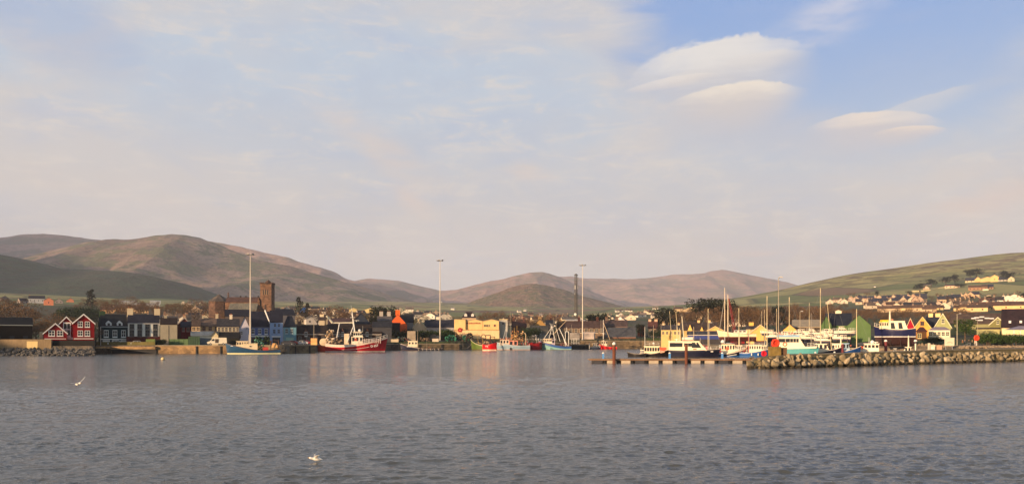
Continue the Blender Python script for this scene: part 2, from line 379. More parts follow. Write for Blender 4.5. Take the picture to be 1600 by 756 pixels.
GZ = GZ + np.clip((_YY - 900) / 900, 0, 1) * (fbm(_XX / 260, _YY / 260) - .5) * 16
def gz(X, Y):
    px = 800 + X / Y * F; a = min(max((px + 700) / 15.0, 0), len(GPX) - 1.001); b = min(max((math.log(max(Y, 101)) - GLY[0]) / (GLY[1] - GLY[0]), 0), len(GLY) - 1.001)
    i, j = int(a), int(b); u, v = a - i, b - j
    return float((GZ[i, j] * (1 - u) + GZ[i + 1, j] * u) * (1 - v) + (GZ[i, j + 1] * (1 - u) + GZ[i + 1, j + 1] * u) * v)
SHORE = [(-700, 222.3), (148, 222.3), (149, 246), (440, 246), (492.6, 257), (493.4, 290), (560, 294), (620, 318), (700, 326), (734, 330), (736, 341), (800, 346), (900, 361), (990, 368), (1064, 372), (1072, 292), (1120, 272), (1200, 262), (1240, 255), (1340, 245), (1400, 232), (1450, 215), (1500, 195), (1560, 178), (1600, 172), (1700, 160), (2300, 140)]
def shore(px): return float(itp(SHORE, px))
def walk(px, py, Y0=240, Y1=3300):
    """first point of the ground seen along that direction: (X, Y, Z)"""
    Y = Y0
    while Y < Y1:
        X = PX(px, Y)
        if gz(X, Y) >= PZ(py, Y): break
        Y *= 1.006
    return PX(px, Y), Y, gz(PX(px, Y), Y)

GRASS = hillmat('grass_and_fields', [(.05, .06, .022), (.075, .085, .03), (.13, .11, .05), (.05, .045, .025)], .75, .006, 60, 150, .7)
def town_mat():
    m, b, p = principled('town_ground')
    v = b.new('ShaderNodeNewGeometry').outputs['Position']; x, y, z = b.sep(v)
    a = b.noise(v, .006, 6, .62, .4); c2 = b.noise(b.mapv(v, (1, 1, 3), loc=(50, 900, 0)), .02, 6, .65, .3); c3 = b.noise(v, .09, 5, .7)
    hi = b.mix(b.ramp01(a, .38, .58), (.20, .21, .065), (.44, .37, .15)); hi = b.mix(b.ramp01(c2, .48, .57), hi, (.17, .11, .06)); hi = b.mix(b.mul(b.ramp01(c3, .45, .7), .5), hi, (.05, .045, .025))
    vo = b.new('ShaderNodeTexVoronoi'); q = b.mapv(v, (.0085, .0042, 0), rot=(0, 0, R(24))); b.l.new(q, vo.inputs['Vector']); vo.inputs['Scale'].default_value = 1
    ve = b.new('ShaderNodeTexVoronoi', feature='DISTANCE_TO_EDGE'); ve.inputs['Scale'].default_value = 1.0; b.l.new(q, ve.inputs['Vector'])
    fr = b.sep(vo.outputs['Color'])[0]; fc = b.mix(b.ramp01(fr, .2, .8), (.13, .16, .05), (.36, .32, .13)); fc = b.mix(b.ramp01(fr, .75, .95), fc, (.20, .13, .08)); fc = b.mix(b.mul(b.ramp01(c3, .4, .7), .3), fc, (.06, .055, .03))
    far = b.ramp01(y, 750, 1000); hmask = b.ramp01(b.add(z, b.mul(b.add(a, -.5), 150)), 80, 150)
    c = b.mix(hmask, fc, hi); c = b.mix(b.mul(b.m('SUBTRACT', 1.0, b.ramp01(ve.outputs['Distance'], .02, .06)), b.lin(hmask, 0, 1, .55, .2)), c, (.028, .027, .015))
    near = b.mix(b.ramp01(c3, .4, .6), (.045, .045, .025), (.09, .075, .045)); near = b.mix(b.ramp01(b.noise(v, .03, 3), .5, .56), near, (.04, .06, .02))
    quay = b.mix(b.ramp01(c3, .35, .65), (.10, .085, .065), (.16, .13, .10))
    c = b.mix(far, near, c); c = b.mix(b.ramp01(z, 2.75, 2.56), c, quay)
    b.l.new(c, p.inputs['Base Color']); p.inputs['Roughness'].default_value = .95
    bn = b.new('ShaderNodeBump'); bn.inputs['Strength'].default_value = .8; bn.inputs['Distance'].default_value = 6.0; b.l.new(b.noise(v, .06, 6, .65), bn.inputs['Height']); b.l.new(bn.outputs[0], p.inputs['Normal'])
    return m
pxs = list(np.arange(-700, 2301, 12.0)); pxs += [148.0, 149.0]; pxs = sorted(set(pxs))
P = []
for p in pxs:
    y0 = shore(p); ys = y0 * (4900 / y0) ** (np.linspace(0, 1, 190) ** 1.15); row = [(PX(p, y0), y0 - .0, -1.5)]
    row += [(PX(p, y), y, gz(PX(p, y), y)) for y in ys]; P.append(row)
struct(MB().grid(P).build('ground', town_mat(), smooth=True))

def hill(name, sky_pts, Yr, df, db, m, amp=.16, seed=0, gul=1.0, zb=-20, nx=170, ny=90, pw=.85):
    p0, p1 = sky_pts[0][0], sky_pts[-1][0]; pp = np.linspace(p0, p1, nx); X = (pp - 800) / F * Yr
    zr = CH + (HOR - itp(sky_pts, pp)) / F * Yr
    edge = np.clip(np.minimum((pp - p0), (p1 - pp)) / (.06 * (p1 - p0)), 0, 1); zr = zb + (zr - zb) * edge
    yy = np.concatenate([np.linspace(Yr - df, Yr, ny), np.linspace(Yr, Yr + db, ny // 3)[1:]])
    XX, YY = np.meshgrid(X, yy, indexing='ij'); T = np.where(YY <= Yr, (YY - Yr + df) / df, 1 - (YY - Yr) / db)
    S = np.where(YY <= Yr, T ** pw, T ** .8 * (2 - T ** .8)); Z = zb + (zr[:, None] - zb) * S
    H = zr.max() - zb; L = df * .55
    rg = fbm(XX / (L * .55) + seed, YY / (L * 1.3) + seed * 2, 6, True) - .62
    sm_ = fbm(XX / L + seed * 3, YY / L, 4) - .5
    env = np.clip(4 * T * (1 - T), 0, 1) ** .7 * np.clip((zr[:, None] - zb) / H, 0, 1)
    Z = Z + env * H * amp * (rg * 1.3 * gul + sm_ * .9); Z = Z + (fbm(XX / (L * .12), YY / (L * .12), 4) - .5) * H * .018 * np.clip(T * 6, 0, 1)
    o = MB().grid([[(float(XX[i, j]), float(YY[i, j]), float(Z[i, j])) for j in range(len(yy))] for i in range(nx)]).build(name, m, smooth=True)
    return struct(o)
BROWN = [(.18, .12, .09), (.32, .215, .165), (.13, .13, .065), (.07, .055, .045)]
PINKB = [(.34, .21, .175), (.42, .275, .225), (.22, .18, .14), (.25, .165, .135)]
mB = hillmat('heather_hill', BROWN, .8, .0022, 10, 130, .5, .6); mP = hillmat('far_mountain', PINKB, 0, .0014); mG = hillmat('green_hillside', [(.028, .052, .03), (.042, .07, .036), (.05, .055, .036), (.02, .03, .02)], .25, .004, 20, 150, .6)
mM = hillmat('brown_mound', [(.15, .09, .06), (.19, .12, .085), (.11, .10, .05), (.30, .20, .13)], .9, .003, 0, 60, .5, .8)
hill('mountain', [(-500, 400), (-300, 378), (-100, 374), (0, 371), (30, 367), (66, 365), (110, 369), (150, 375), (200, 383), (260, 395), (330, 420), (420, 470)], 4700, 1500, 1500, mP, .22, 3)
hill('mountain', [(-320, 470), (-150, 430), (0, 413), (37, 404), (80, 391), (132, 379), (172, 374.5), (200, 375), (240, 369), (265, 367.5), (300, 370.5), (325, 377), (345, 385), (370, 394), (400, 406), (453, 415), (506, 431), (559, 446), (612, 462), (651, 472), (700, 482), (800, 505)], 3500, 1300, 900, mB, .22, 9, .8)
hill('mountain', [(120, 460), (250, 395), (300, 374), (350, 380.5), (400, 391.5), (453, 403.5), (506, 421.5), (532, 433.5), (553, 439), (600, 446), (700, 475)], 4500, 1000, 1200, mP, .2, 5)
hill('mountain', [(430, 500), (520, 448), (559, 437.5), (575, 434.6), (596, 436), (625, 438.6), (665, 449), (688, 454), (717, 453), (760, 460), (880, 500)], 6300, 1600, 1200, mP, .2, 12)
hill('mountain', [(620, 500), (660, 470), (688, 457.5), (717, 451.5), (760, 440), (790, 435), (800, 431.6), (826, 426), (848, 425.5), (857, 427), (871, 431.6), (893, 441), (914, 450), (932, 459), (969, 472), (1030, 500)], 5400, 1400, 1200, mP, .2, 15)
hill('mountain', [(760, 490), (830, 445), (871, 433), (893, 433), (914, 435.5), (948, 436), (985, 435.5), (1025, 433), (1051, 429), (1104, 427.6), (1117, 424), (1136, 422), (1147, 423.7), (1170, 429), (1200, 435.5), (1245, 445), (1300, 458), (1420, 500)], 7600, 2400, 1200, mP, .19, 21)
hill('hill', [(650, 505), (690, 490), (720, 478), (740, 470), (760, 463), (800, 448.5), (820, 444), (833, 443), (850, 445), (880, 452), (910, 462), (940, 470), (965, 476), (1000, 486), (1050, 505)], 2900, 650, 500, mM, .14, 27, .9)
hill('hillside', [(-900, 400), (-500, 345), (-200, 362), (0, 398), (40, 408), (79, 419), (130, 421), (185, 424), (225, 430), (265, 439), (300, 452), (330, 464), (400, 490), (440, 510)], 2000, 900, 700, mG, .07, 31)
# unseen ground west of the harbour: a headland, and added ridges shaped to block the low sun
def dome(name, pts, m, seed=1, n=60):
    """ridge through pts (x, y, height, half width) as terrain"""
    xs = [p[0] for p in pts]; ysl = [p[1] for p in pts]; wm = max(p[3] for p in pts)
    X = np.linspace(min(xs) - wm, max(xs) + wm, n); Y = np.linspace(min(ysl) - wm, max(ysl) + wm, n * 2); XX, YY = np.meshgrid(X, Y, indexing='ij'); Z = np.full(XX.shape, -9.0)
    for a, b in zip(pts, pts[1:]):
        for t in np.linspace(0, 1, 14):
            c = [a[i] * (1 - t) + b[i] * t for i in range(4)]; d = np.hypot(XX - c[0], YY - c[1]) / c[3]; Z = np.maximum(Z, c[2] * np.clip(1 - d ** 1.6, 0, 1) - 9 * np.clip(d, 0, 1))
    Z = Z + (fbm(XX / wm * 2 + seed, YY / wm * 2) - .5) * .14 * max(p[2] for p in pts) * np.clip((Z + 9) / 20, 0, 1)
    return struct(MB().grid([[(float(XX[i, j]), float(YY[i, j]), float(Z[i, j])) for j in range(YY.shape[1])] for i in range(n)]).build(name, m, smooth=True))
dome('headland', [(-330, 50, 44, 110), (-325, 120, 44, 110), (-300, 180, 34, 85)], GRASS, 2)
dome('shade_ridge', [(-2700, -50, 470, 600), (-2650, 600, 520, 600), (-2500, 1300, 530, 520), (-2500, 1900, 440, 480), (-2600, 2500, 520, 500)], mB, 5)  # unseen ridge, added to throw shade on the left hills

dome('shade_ridge', [(-3700, 2900, 900, 700), (-3650, 3500, 920, 700), (-3750, 4100, 920, 720)], mP, 8)  # unseen ridge, added to stand in for cloud shadow on the far mountains

# water: one sheet, real waves in the open harbour, flattening out towards the quays and the distance
def water_mat():
    m, b, p = principled('harbour_water')
    v = b.new('ShaderNodeNewGeometry').outputs['Position']; x, y, z = b.sep(v)
    p.inputs['Base Color'].default_value = (.060, .064, .062, 1); p.inputs['IOR'].default_value = 1.33; p.inputs['Specular IOR Level'].default_value = .5
    w2 = b.noise(b.mapv(v, (2.6, 5.0, 1), rot=(0, 0, R(-6))), 1.0, 4, .6, .4)
    w1 = b.noise(b.mapv(v, (.35, .8, 1), rot=(0, 0, R(7))), 1.0, 5, .6, .4)
    bn = b.new('ShaderNodeBump'); bn.inputs['Strength'].default_value = .8; bn.inputs['Distance'].default_value = 1.0
    far = b.ramp01(y, 90, 220)
    b.l.new(b.add(b.mul(w2, b.lin(far, 0, 1, .055, .05)), b.mul(w1, b.lin(far, 0, 1, .0, .30))), bn.inputs['Height']); b.l.new(bn.outputs[0], p.inputs['Normal'])
    b.l.new(b.lin(far, 0, 1, .07, .17), p.inputs['Roughness'])
    return m
wy = np.concatenate([18 * (330 / 18) ** np.linspace(0, 1, 1000), np.array([420, 700, 1500, 5200.])]); wt = np.linspace(-.80, .80, 980)
YY = np.repeat(wy[None, :], len(wt), 0); XX = wt[:, None] * wy[None, :]
def wv(lam, ang, st, seed):     # noise waves of length lam, crests roughly across the view
    c, s = math.cos(R(ang)), math.sin(R(ang)); u = (XX * c + YY * s) / (lam * st) + seed; v = (-XX * s + YY * c) / lam + seed * 1.7
    n = vnoise(u * 2, v * 2); n = 1 - np.abs(2 * n - 1); fade = np.clip((lam / (YY * .006) - 1) / 1.5, 0, 1); return (n ** 1.3 - .45) * fade
wind = fbm(XX / 45 + 3.3, YY / 22 + 1.1, 3); zone = np.clip((115 - YY + (wind - .5) * 120) / 70, 0, 1); zone = .30 + .70 * zone
zone = zone * (.72 + .6 * (fbm(XX / 14, YY / 7, 3) - .2))
WZ = (wv(3.4, 6, 2.0, 3) * .055 + wv(1.7, -9, 1.8, 11) * .058 + wv(.9, 14, 1.7, 23) * .056 + wv(.5, -4, 1.6, 41) * .042) * zone
WZ = WZ * np.clip((320 - YY) / 120, 0, 1) * np.clip((.80 - np.abs(XX / YY)) / .02, 0, 1) * np.clip((YY - 18) / .8, 0, 1)
n_, k_ = WZ.shape; V = np.stack([XX, YY, WZ], -1).reshape(-1, 3); idx = np.arange(n_ * k_).reshape(n_, k_)
Fq = np.stack([idx[:-1, :-1], idx[1:, :-1], idx[1:, 1:], idx[:-1, 1:]], -1).reshape(-1, 4)
ex = np.array([(-6500, 18, 0), (-6500, 5200, 0), (6500, 18, 0), (6500, 5200, 0), (-6500, -90, 0), (6500, -90, 0)], float); nv = len(V); V = np.concatenate([V, ex])
a0_, a1_, b0_, b1_ = idx[0, 0], idx[0, -1], idx[-1, 0], idx[-1, -1]
Fq = np.concatenate([Fq, np.array([[nv, a0_, a1_, nv + 1], [b0_, nv + 2, nv + 3, b1_]])])
me = bpy.data.meshes.new('water'); me.vertices.add(len(V)); me.vertices.foreach_set('co', V.ravel()); nf = len(Fq)
front = [nv, nv + 4, nv + 5, nv + 2] + [int(q) for q in idx[::-1, 0]]
me.loops.add(nf * 4 + len(front)); me.loops.foreach_set('vertex_index', np.concatenate([Fq.ravel(), np.array(front)])); me.polygons.add(nf + 1)
me.polygons.foreach_set('loop_start', np.concatenate([np.arange(nf) * 4, [nf * 4]])); me.polygons.foreach_set('use_smooth', np.ones(nf + 1, bool)); me.update(calc_edges=True); me.validate()
me.materials.append(water_mat()); wo_ = struct(link('water', me))
# ------------------------------------------------------------------ walls of the harbour
def wall_run(name, label, cat, pts, top, bot, thick, m, group=None, cope=None):
    """wall along ground points (x,y): front face on the points, thickness away from the water"""
    o = thing(name, label, cat, (pts[0][0], pts[0][1], 0), 0, group); w = MB(); c = MB(); x0, y0 = pts[0]
    for (ax, ay), (bx, by) in zip(pts, pts[1:]):
        d = Vector((bx - ax, by - ay)).normalized(); n = Vector((-d.y, d.x)) * thick
        a = (ax - x0, ay - y0); b = (bx - x0, by - y0)
        w.hexa([(a[0], a[1], bot), (b[0], b[1], bot), (b[0] + n.x, b[1] + n.y, bot), (a[0] + n.x, a[1] + n.y, bot), (a[0], a[1], top), (b[0], b[1], top), (b[0] + n.x, b[1] + n.y, top), (a[0] + n.x, a[1] + n.y, top)])
        if cope:
            e = Vector((-d.y, d.x)) * -.12
            c.hexa([(a[0] + e.x, a[1] + e.y, top + .003), (b[0] + e.x, b[1] + e.y, top + .003), (b[0] + n.x, b[1] + n.y, top + .003), (a[0] + n.x, a[1] + n.y, top + .003),
                    (a[0] + e.x, a[1] + e.y, top + .25), (b[0] + e.x, b[1] + e.y, top + .25), (b[0] + n.x, b[1] + n.y, top + .25), (a[0] + n.x, a[1] + n.y, top + .25)])
    w.build('wall', m, o)
    if cope: c.build('coping', cope, o)
    return o
def pxy(px, Y): return (PX(px, Y), Y)
QUAYST = stonem((.16, .125, .085), 'quay_masonry', .9); COPE = mat('coping_stone', (.30, .25, .18), .9, .25)
DKST = stonem((.07, .055, .045), 'dark_masonry', 1.0); MIDST = stonem((.27, .18, .10), 'tan_quay_masonry', .7)
def sp(p0, p1, off=-.05, n=8): return [(PX(p, shore(p) + off), shore(p) + off) for p in np.linspace(p0, p1, n)]
def quay(label, p0, p1, m, fenders):
    o = wall_run('quay_wall', label, 'quay wall', sp(p0, p1), 2.3, -1.2, 1.2, m, None, COPE)
    for f in fenders:
        Y = shore(f) - .25; b = MB(); b.box(-.2, .2, -.18, .15, -.4, 2.2); b.build('fender', DARK, o, loc=(PX(f, Y) - o.location.x, Y - o.location.y, 0))
    return o
quay('tan quay wall below the green fence, left of the white van', 243, 355, MIDST, [307, 345])
quay('brown quay wall behind the blue boat and under the parked cars', 356, 492.5, QUAYST, [444, 462, 484])
quay('dark stone quay wall behind the red trawler', 493.6, 622, DKST, [520, 612])
quay('dark quay wall behind the small navy workboat, left of the green boat', 623, 735, QUAYST, [655, 690, 718])
quay('dark quay wall behind the row of moored fishing boats', 736, 905, DKST, [800, 850])
wall_run('harbour_wall', 'long stone pier wall between the red boat and the pontoon boats', 'wall', sp(906, 1072), 3.4, -1.2, 1.2, stonem((.20, .15, .10), 'pier_masonry', .9), None, COPE)
# left corner: slipway niche, grassy bank and the walls in front of the red houses
o = thing('slipway_wall', 'stepped quay wall with dark openings below the teal house', 'quay wall', (PX(149, 245), 245, 0))
M = MB(); X0 = PX(149, 245)
M.box(0, PX(168, 245) - X0, -3.5, 1, -1, 1.55); M.box(PX(168, 245) - X0, PX(174, 245) - X0, -.05, 1, -1, 1.5); M.box(PX(174, 245) - X0, PX(243, 245) - X0, .8, 1.2, -1, 1.4); M.build('wall', DKST, o)
M = MB(); M.box(0, PX(173, 245) - X0, -3.6, 1.3, 1.553, 2.15); M.box(PX(173, 245) - X0, PX(243, 245) - X0, -.2, 1.3, 1.3, 2.15); M.build('ledge', MIDST, o)
M = MB(); M.box(PX(168, 245) - X0, PX(243, 245) - X0, .5, .82, -1, 1.35); M.build('dark_opening', DARK, o)
o = thing('garden_wall', 'green and ochre roadside wall in front of the teal house', 'wall', (PX(150, 248), 248, 2.1))
MB().box(0, PX(242, 248) - PX(150, 248), 0, .6, -.3, 1.45).build('wall', mat('mossy_wall', (.15, .125, .04), .9, .3), o)
MB().box(PX(228, 248) - PX(150, 248), PX(242, 248) - PX(150, 248), -.1, .7, 1.453, 2.3).build('gate_pier', mat('green_pier', (.12, .16, .05), .9, .25), o)
Y = 222; X0 = PX(-60, Y)
o = thing('boundary_wall', 'tall concrete wall behind the dark rubble shore, below the red houses', 'wall', (X0, Y, 0))
MB().box(0, PX(80, Y) - X0, 0, .5, -.5, 4.35).build('wall', mat('stained_concrete', (.20, .145, .085), .9, .5, scale=.12), o)
MB().box(PX(42, Y) - X0, PX(59, Y) - X0, -.06, 0, 1.8, 3.8).build('panel', mat('lit_patch', (.55, .42, .20), .8, .12), o, label='lit patch of the concrete wall, painted pale ochre')  # light on this stretch of wall put into a paler colour
Y = 223.5; o = thing('boundary_wall', 'black boarded fence wall directly below the three red gables', 'wall', (PX(80.5, Y), Y, 0))
MB().box(0, PX(148, Y) - PX(80.5, Y), 0, .4, -.5, 4.1).build('wall', mat('tarred_boards', (.007, .007, .007), .9, .3), o)
# rubble slope at the far left
rb = MB(); 
def lump(r, seed, flat=.7, sub=1):
    bm = bmesh.new(); bmesh.ops.create_icosphere(bm, subdivisions=sub, radius=1); g = random.Random(seed); cuts = [Vector((g.gauss(0, 1), g.gauss(0, 1), g.gauss(0, 1))).normalized() for _ in range(12)]
    for v in bm.verts:
        p = v.co.copy()
        for c in cuts:
            d = p.dot(c) - .6
            if d > 0: p -= c * d
        p += Vector((g.uniform(-1, 1), g.uniform(-1, 1), g.uniform(-1, 1))) * .05
        v.co = Vector((p.x * r, p.y * r * .9, p.z * r * flat))
    vs = [tuple(v.co) for v in bm.verts]; fs = [tuple(v.index for v in f.verts) for f in bm.faces]; bm.free(); return vs, fs
L8 = [lump(1, s, .72, 2) for s in range(8)]; L1 = [lump(1, s, .72, 1) for s in range(6)]
def add_lump(M, proto, c, r, rot):
    n = len(M.v); e = Euler(rot).to_matrix()
    for v in proto[0]: q = e @ (Vector(v) * r); M.v.append((q.x + c[0], q.y + c[1], q.z + c[2]))
    for f in proto[1]: M.face([n + i for i in f])
for k in range(620):
    px = rnd.uniform(-160, 149); t = rnd.random(); Y = 209 + t * 12.5
    add_lump(rb, L1[k % 6], (PX(px, Y), Y, -.1 + t * 1.7 + rnd.uniform(-.1, .15)), rnd.uniform(.35, .95), (rnd.uniform(0, 3), rnd.uniform(0, 3), rnd.uniform(0, 3)))
struct(rb.build('rubble', mat('shore_rubble', (.13, .12, .11), .9, .6, scale=.5, streak=False)), 'stuff')

# ------------------------------------------------------------------ window, chimney and house builders
_win = {}
def win_unit(fc):
    if fc not in _win:
        a = MB(); t = .09
        a.box(-.5, .5, -.10, 0, -.5, -.5 + t); a.box(-.5, .5, -.10, 0, .5 - t, .5); a.box(-.5, -.5 + t, -.10, 0, -.5 + t, .5 - t); a.box(.5 - t, .5, -.10, 0, -.5 + t, .5 - t)
        a.box(-.035, .035, -.08, 0, -.5 + t, .5 - t); a.box(-.5 + t, .5 - t, -.075, 0, -.03, .03)
        _win[fc] = (a.mesh('window', mat('window_frame_paint', fc, .5, .05)), MB().box(-.5 + t, .5 - t, -.05, .01, -.5 + t, .5 - t).mesh('pane', GLASS), MB().box(-.58, .58, -.2, 0, -.58, -.5).mesh('sill', mat('window_frame_paint', fc, .5, .05)))
    return _win[fc]
_dark = MB().box(-.5, .5, -.05, .02, -.5, .5).mesh('window', GLASS)
def window(parent, x, y, z, w, h, rz=0.0, fc=(.75, .73, .7), full=True):
    if not full: return link('window', _dark, parent, (x, y, z), (0, 0, rz), (w, 1, h))
    f, p, s = win_unit(fc); o = link('window', f, parent, (x, y, z), (0, 0, rz), (w, 1, h)); link('pane', p, o); link('sill', s, o); return o
def chimney(parent, x, y, z0, h, c, w=.9, d=.7, pots=2):
    m = MB(); m.box(x - w / 2, x + w / 2, y - d / 2, y + d / 2, z0 - .6, z0 + h); m.box(x - w / 2 - .08, x + w / 2 + .08, y - d / 2 - .08, y + d / 2 + .08, z0 + h + .002, z0 + h + .15)
    m.cur = 1
    for i in range(pots): m.lathe([(.14, z0 + h + .10), (.11, z0 + h + .55)], 6, (x - w / 4 + i * w / 2, y))
    m.build('chimney', [wallm(c), mat('terracotta', (.30, .12, .06), .8)], parent)
SLATE = (.014, .016, .026); BRN = (.075, .050, .042); GRY = (.10, .10, .11)
HOUSES = []; EH = {}
def house(name, label, x, y, z, w, d, he, hr, kind='E', yaw=0, wall=(.7, .7, .68), roof=SLATE, wins=None, fc=(.75, .73, .7), full=True, chim=(), cc=None, group=None, cat='house', trim=None, door=None, over=.25, down=4, hip=0, lean=1.0):
    """front centre at (x,y,z); 'E' shows its eaves to the front, 'G' its gable. wins = list of (zcentre, n, w, h) or ('p', xfrac, zc, w, h)"""
    o = thing(name, label, cat, (x, y, z), yaw - math.atan2(x, y), group); hw = w / 2
    cc = cc or wall
    m = MB()
    if kind == 'E':
        for s in (-1, 1):
            pass
        m.prism([(0, -down), (d, -down), (d, he), (d / 2, hr - .02) if not hip else (d / 2, he), (0, he)], -hw, hw, 'x')
    else: m.prism([(-hw, -down), (hw, -down), (hw, he), (0, hr - .02), (-hw, he)], 0, d, 'y')
    m.build('wall', wallm(wall) if not isinstance(wall, bpy.types.Material) else wall, o, fix=True)
    r = MB(); t = .16; rf = roof if isinstance(roof, bpy.types.Material) else roofm(roof)
    if kind == 'E':
        sl = (hr - he) / (d / 2); e = over
        hx = hip
        for s in (0, 1):
            y0 = -e if s == 0 else d + e; z0 = he - e * sl; ym = d / 2
            A = [(-hw - e, y0, z0 + .02), (hw + e, y0, z0 + .02), (hw + e - hx, ym, hr + .02), (-hw - e + hx, ym, hr + .02)]; B = [(p[0], p[1], p[2] + t) for p in A]
            if s: A = [A[1], A[0], A[3], A[2]]; B = [B[1], B[0], B[3], B[2]]
            r.hexa(A + B)
        if hip:
            for s in (-1, 1):
                n = len(r.v); r.v += [(s * (hw + e), -e, he - e * sl + t + .02), (s * (hw + e), d + e, he - e * sl + t + .02), (s * (hw + e - hip), d / 2, hr + t + .02), (s * (hw + e), -e, he - e * sl), (s * (hw + e), d + e, he - e * sl)]
                r.face((n, n + 1, n + 2)); r.face((n, n + 3, n + 4, n + 1))
        if trim:
            g = MB(); g.box(-hw - .1, hw + .1, -e - .09, -e + .03, he - e * sl - .12, he - e * sl + .10); g.build('gutter', mat('trim_paint', trim, .5, .05), o)
    else:
        sl = (hr - he) / hw; e = over
        for s in (-1, 1):
            x0 = s * (hw + e); z0 = he - e * sl
            A = [(0, -e, hr + .02), (0, d + e, hr + .02), (x0, d + e, z0 + .02), (x0, -e, z0 + .02)]
            if s < 0: A = A[::-1]
            r.hexa(A + [(p[0], p[1], p[2] + t) for p in A])
        if trim:
            g = MB()
            for s in (-1, 1):
                x0 = s * (hw + e + .03); z0 = he - e * sl
                p = [(0, hr - .18), (0, hr + t + .08), (x0, z0 + t + .08), (x0, z0 - .18)]
                if s < 0: p = p[::-1]
                g.prism(p, -e - .12, -e - .004, 'y')
            g.build('barge_board', mat('trim_paint', trim, .5, .05), o)
    ro = r.build('roof', rf, o)
    for c in chim:            # (along ridge fraction -1..1, height above ridge[, size])
        f_, hh = c[0], c[1]; sz = c[2] if len(c) > 2 else .9
        if kind == 'E': chimney(ro, f_ * (hw - .55), d / 2, hr, hh, cc, sz)
        else: chimney(ro, 0, d * (f_ * .5 + .5), hr, hh, cc, sz)
    for wn in (wins or ()):
        if wn[0] == 'p': _, xf, zc, ww, wh = wn; window(o, xf * w, -.005, zc, ww, wh, 0, fc, full)
        else:
            zc, n, ww, wh = wn
            for i in range(n): window(o, -hw + w * (i + .5) / n, -.005, zc, ww, wh, 0, fc, full)
    if door:
        dm = MB(); dm.box(-.5, .5, -.06, .01, 0, 2.1); dd = dm.build('door', mat('door_paint', door[1], .5), o, loc=(door[0] * w, 0, 0))
        MB().box(.32, .40, -.11, -.061, .95, 1.05).build('handle', STEEL, dd)
    HOUSES.append(o); EH[o.name] = he; return o
def H(label, x0, x1, ye, yr, Y, kind='E', d=7, zb=None, name='house', **k):
    """house whose front spans source pixels x0..x1 at distance Y, eaves row ye, ridge row yr"""
    X = PX((x0 + x1) / 2, Y); w = (x1 - x0) / F * Y * math.cos(math.atan2(X, Y)); z = gz(X, Y) if zb is None else zb
    he = PZ(ye, Y) - z; hr = (PZ(yr, Y + d / 2) if kind == 'E' else PZ(yr, Y)) - z
    if 'wins' in k: k['wins'] = [((q[0], PZ(q[1], Y) - z) + tuple(q[2:])) if False else q for q in k['wins']]
    return house(name, label, X, Y, z, w, d, he, hr, kind, **k), X, z, w, he, hr
def zrow(py, Y, z): return PZ(py, Y) - z

# ------------------------------------------------------------------ waterfront houses, left to right
RED = (.22, .007, .010); TEAL = (.012, .035, .045); Q = 2.5
H('long black-roofed shed with pale corner post at far left', -80, 52, 507, 496, 232, d=12, name='harbour_shed', cat='shed', wall=(.009, .008, .008), roof=(.008, .009, .012), trim=(.35, .37, .36), wins=[(2.4, 6, 1.2, .9)], full=False, down=3)[0]
o = HOUSES[-1]; MB().box(24.2 / 2, 12.9, -.1, .5, -1, 4.1).build('corner_post', wallm((.16, .17, .15)), o)
z = lambda py: PZ(py, 240) - Q
H('smallest red gable house, lowest and leftmost of the three', 68.5, 104.5, 520.5, 505.5, 238, 'G', d=16, name='red_house', wall=RED, roof=(.03, .04, .07), trim=(.7, .68, .68), fc=(.8, .78, .76), wins=[('p', -.16, z(520.5), 1.6, 1.7), ('p', .20, z(520.5), 1.6, 1.7)], group='red gabled houses')
H('middle red gable house with a tall stair window', 93, 114.5, 506, 495, 241, 'G', d=18, name='red_house', wall=RED, roof=SLATE, trim=(.75, .72, .72), fc=(.8, .78, .76), wins=[('p', .04, PZ(514.5, 241) - Q, 2.0, 4.3)], group='red gabled houses')
H('tallest red gable house with four square white windows', 114, 147.5, 505, 491, 240, 'G', d=18, name='red_house', wall=RED, roof=BRN, trim=(.8, .76, .76), fc=(.8, .78, .76), wins=[('p', -.16, z(506.5), 1.3, 1.7), ('p', .17, z(506.5), 1.3, 1.7), ('p', -.16, z(520.5), 1.4, 1.7), ('p', .17, z(520.5), 1.4, 1.7)], group='red gabled houses')
MB().box(-2.6, 2.6, -.12, -.004, z(529.5), z(528.3)).build('sign_board', WHITE, HOUSES[-1])
MB().box(-2.8, 2.8, -.12, -.004, z(529.5), z(528.6)).build('sign_board', WHITE, HOUSES[-3])
MB().box(.2, 2.3, -.12, -.004, PZ(530, 241) - Q, PZ(527, 241) - Q).build('sign_board', WHITE, HOUSES[-2])
a = H('dark teal two storey house with two white dormers', 159, 200, 510, 492, 250, d=9, name='teal_house', wall=TEAL, roof=(.02, .024, .032), trim=(.35, .40, .42), yaw=.12, fc=(.6, .66, .66), wins=[(PZ(521, 250) - Q, 3, 1.3, 2.2)], chim=[(-.97, 1.0, 1.6)], cc=(.05, .09, .05), over=.1)
o = a[0]
for px in (171, 186.5):
    dmr = MB(); xx = PX(px, 250) - a[1]; zb_ = PZ(509.5, 250) - Q; dmr.prism([(xx - .8, zb_), (xx + .8, zb_), (xx + .8, zb_ + 1.0), (xx, zb_ + 1.75), (xx - .8, zb_ + 1.0)], .2, 3.4, 'y'); dw = dmr.build('dormer', wallm((.62, .64, .64)), o, fix=True); window(dw, xx, .19, zb_ + .55, .7, .8, 0, (.6, .6, .6), False)
MB().box(-4.1, 4.1, -.10, -.004, PZ(530.2, 250) - Q, PZ(529, 250) - Q).build('shop_front', WHITE, o); MB().box(-4.0, -3.9, -.1, -.004, 0, a[4]).build('quoin', WHITE, o); MB().box(3.95, 4.08, -.1, -.004, 0, a[4]).build('quoin', WHITE, o)
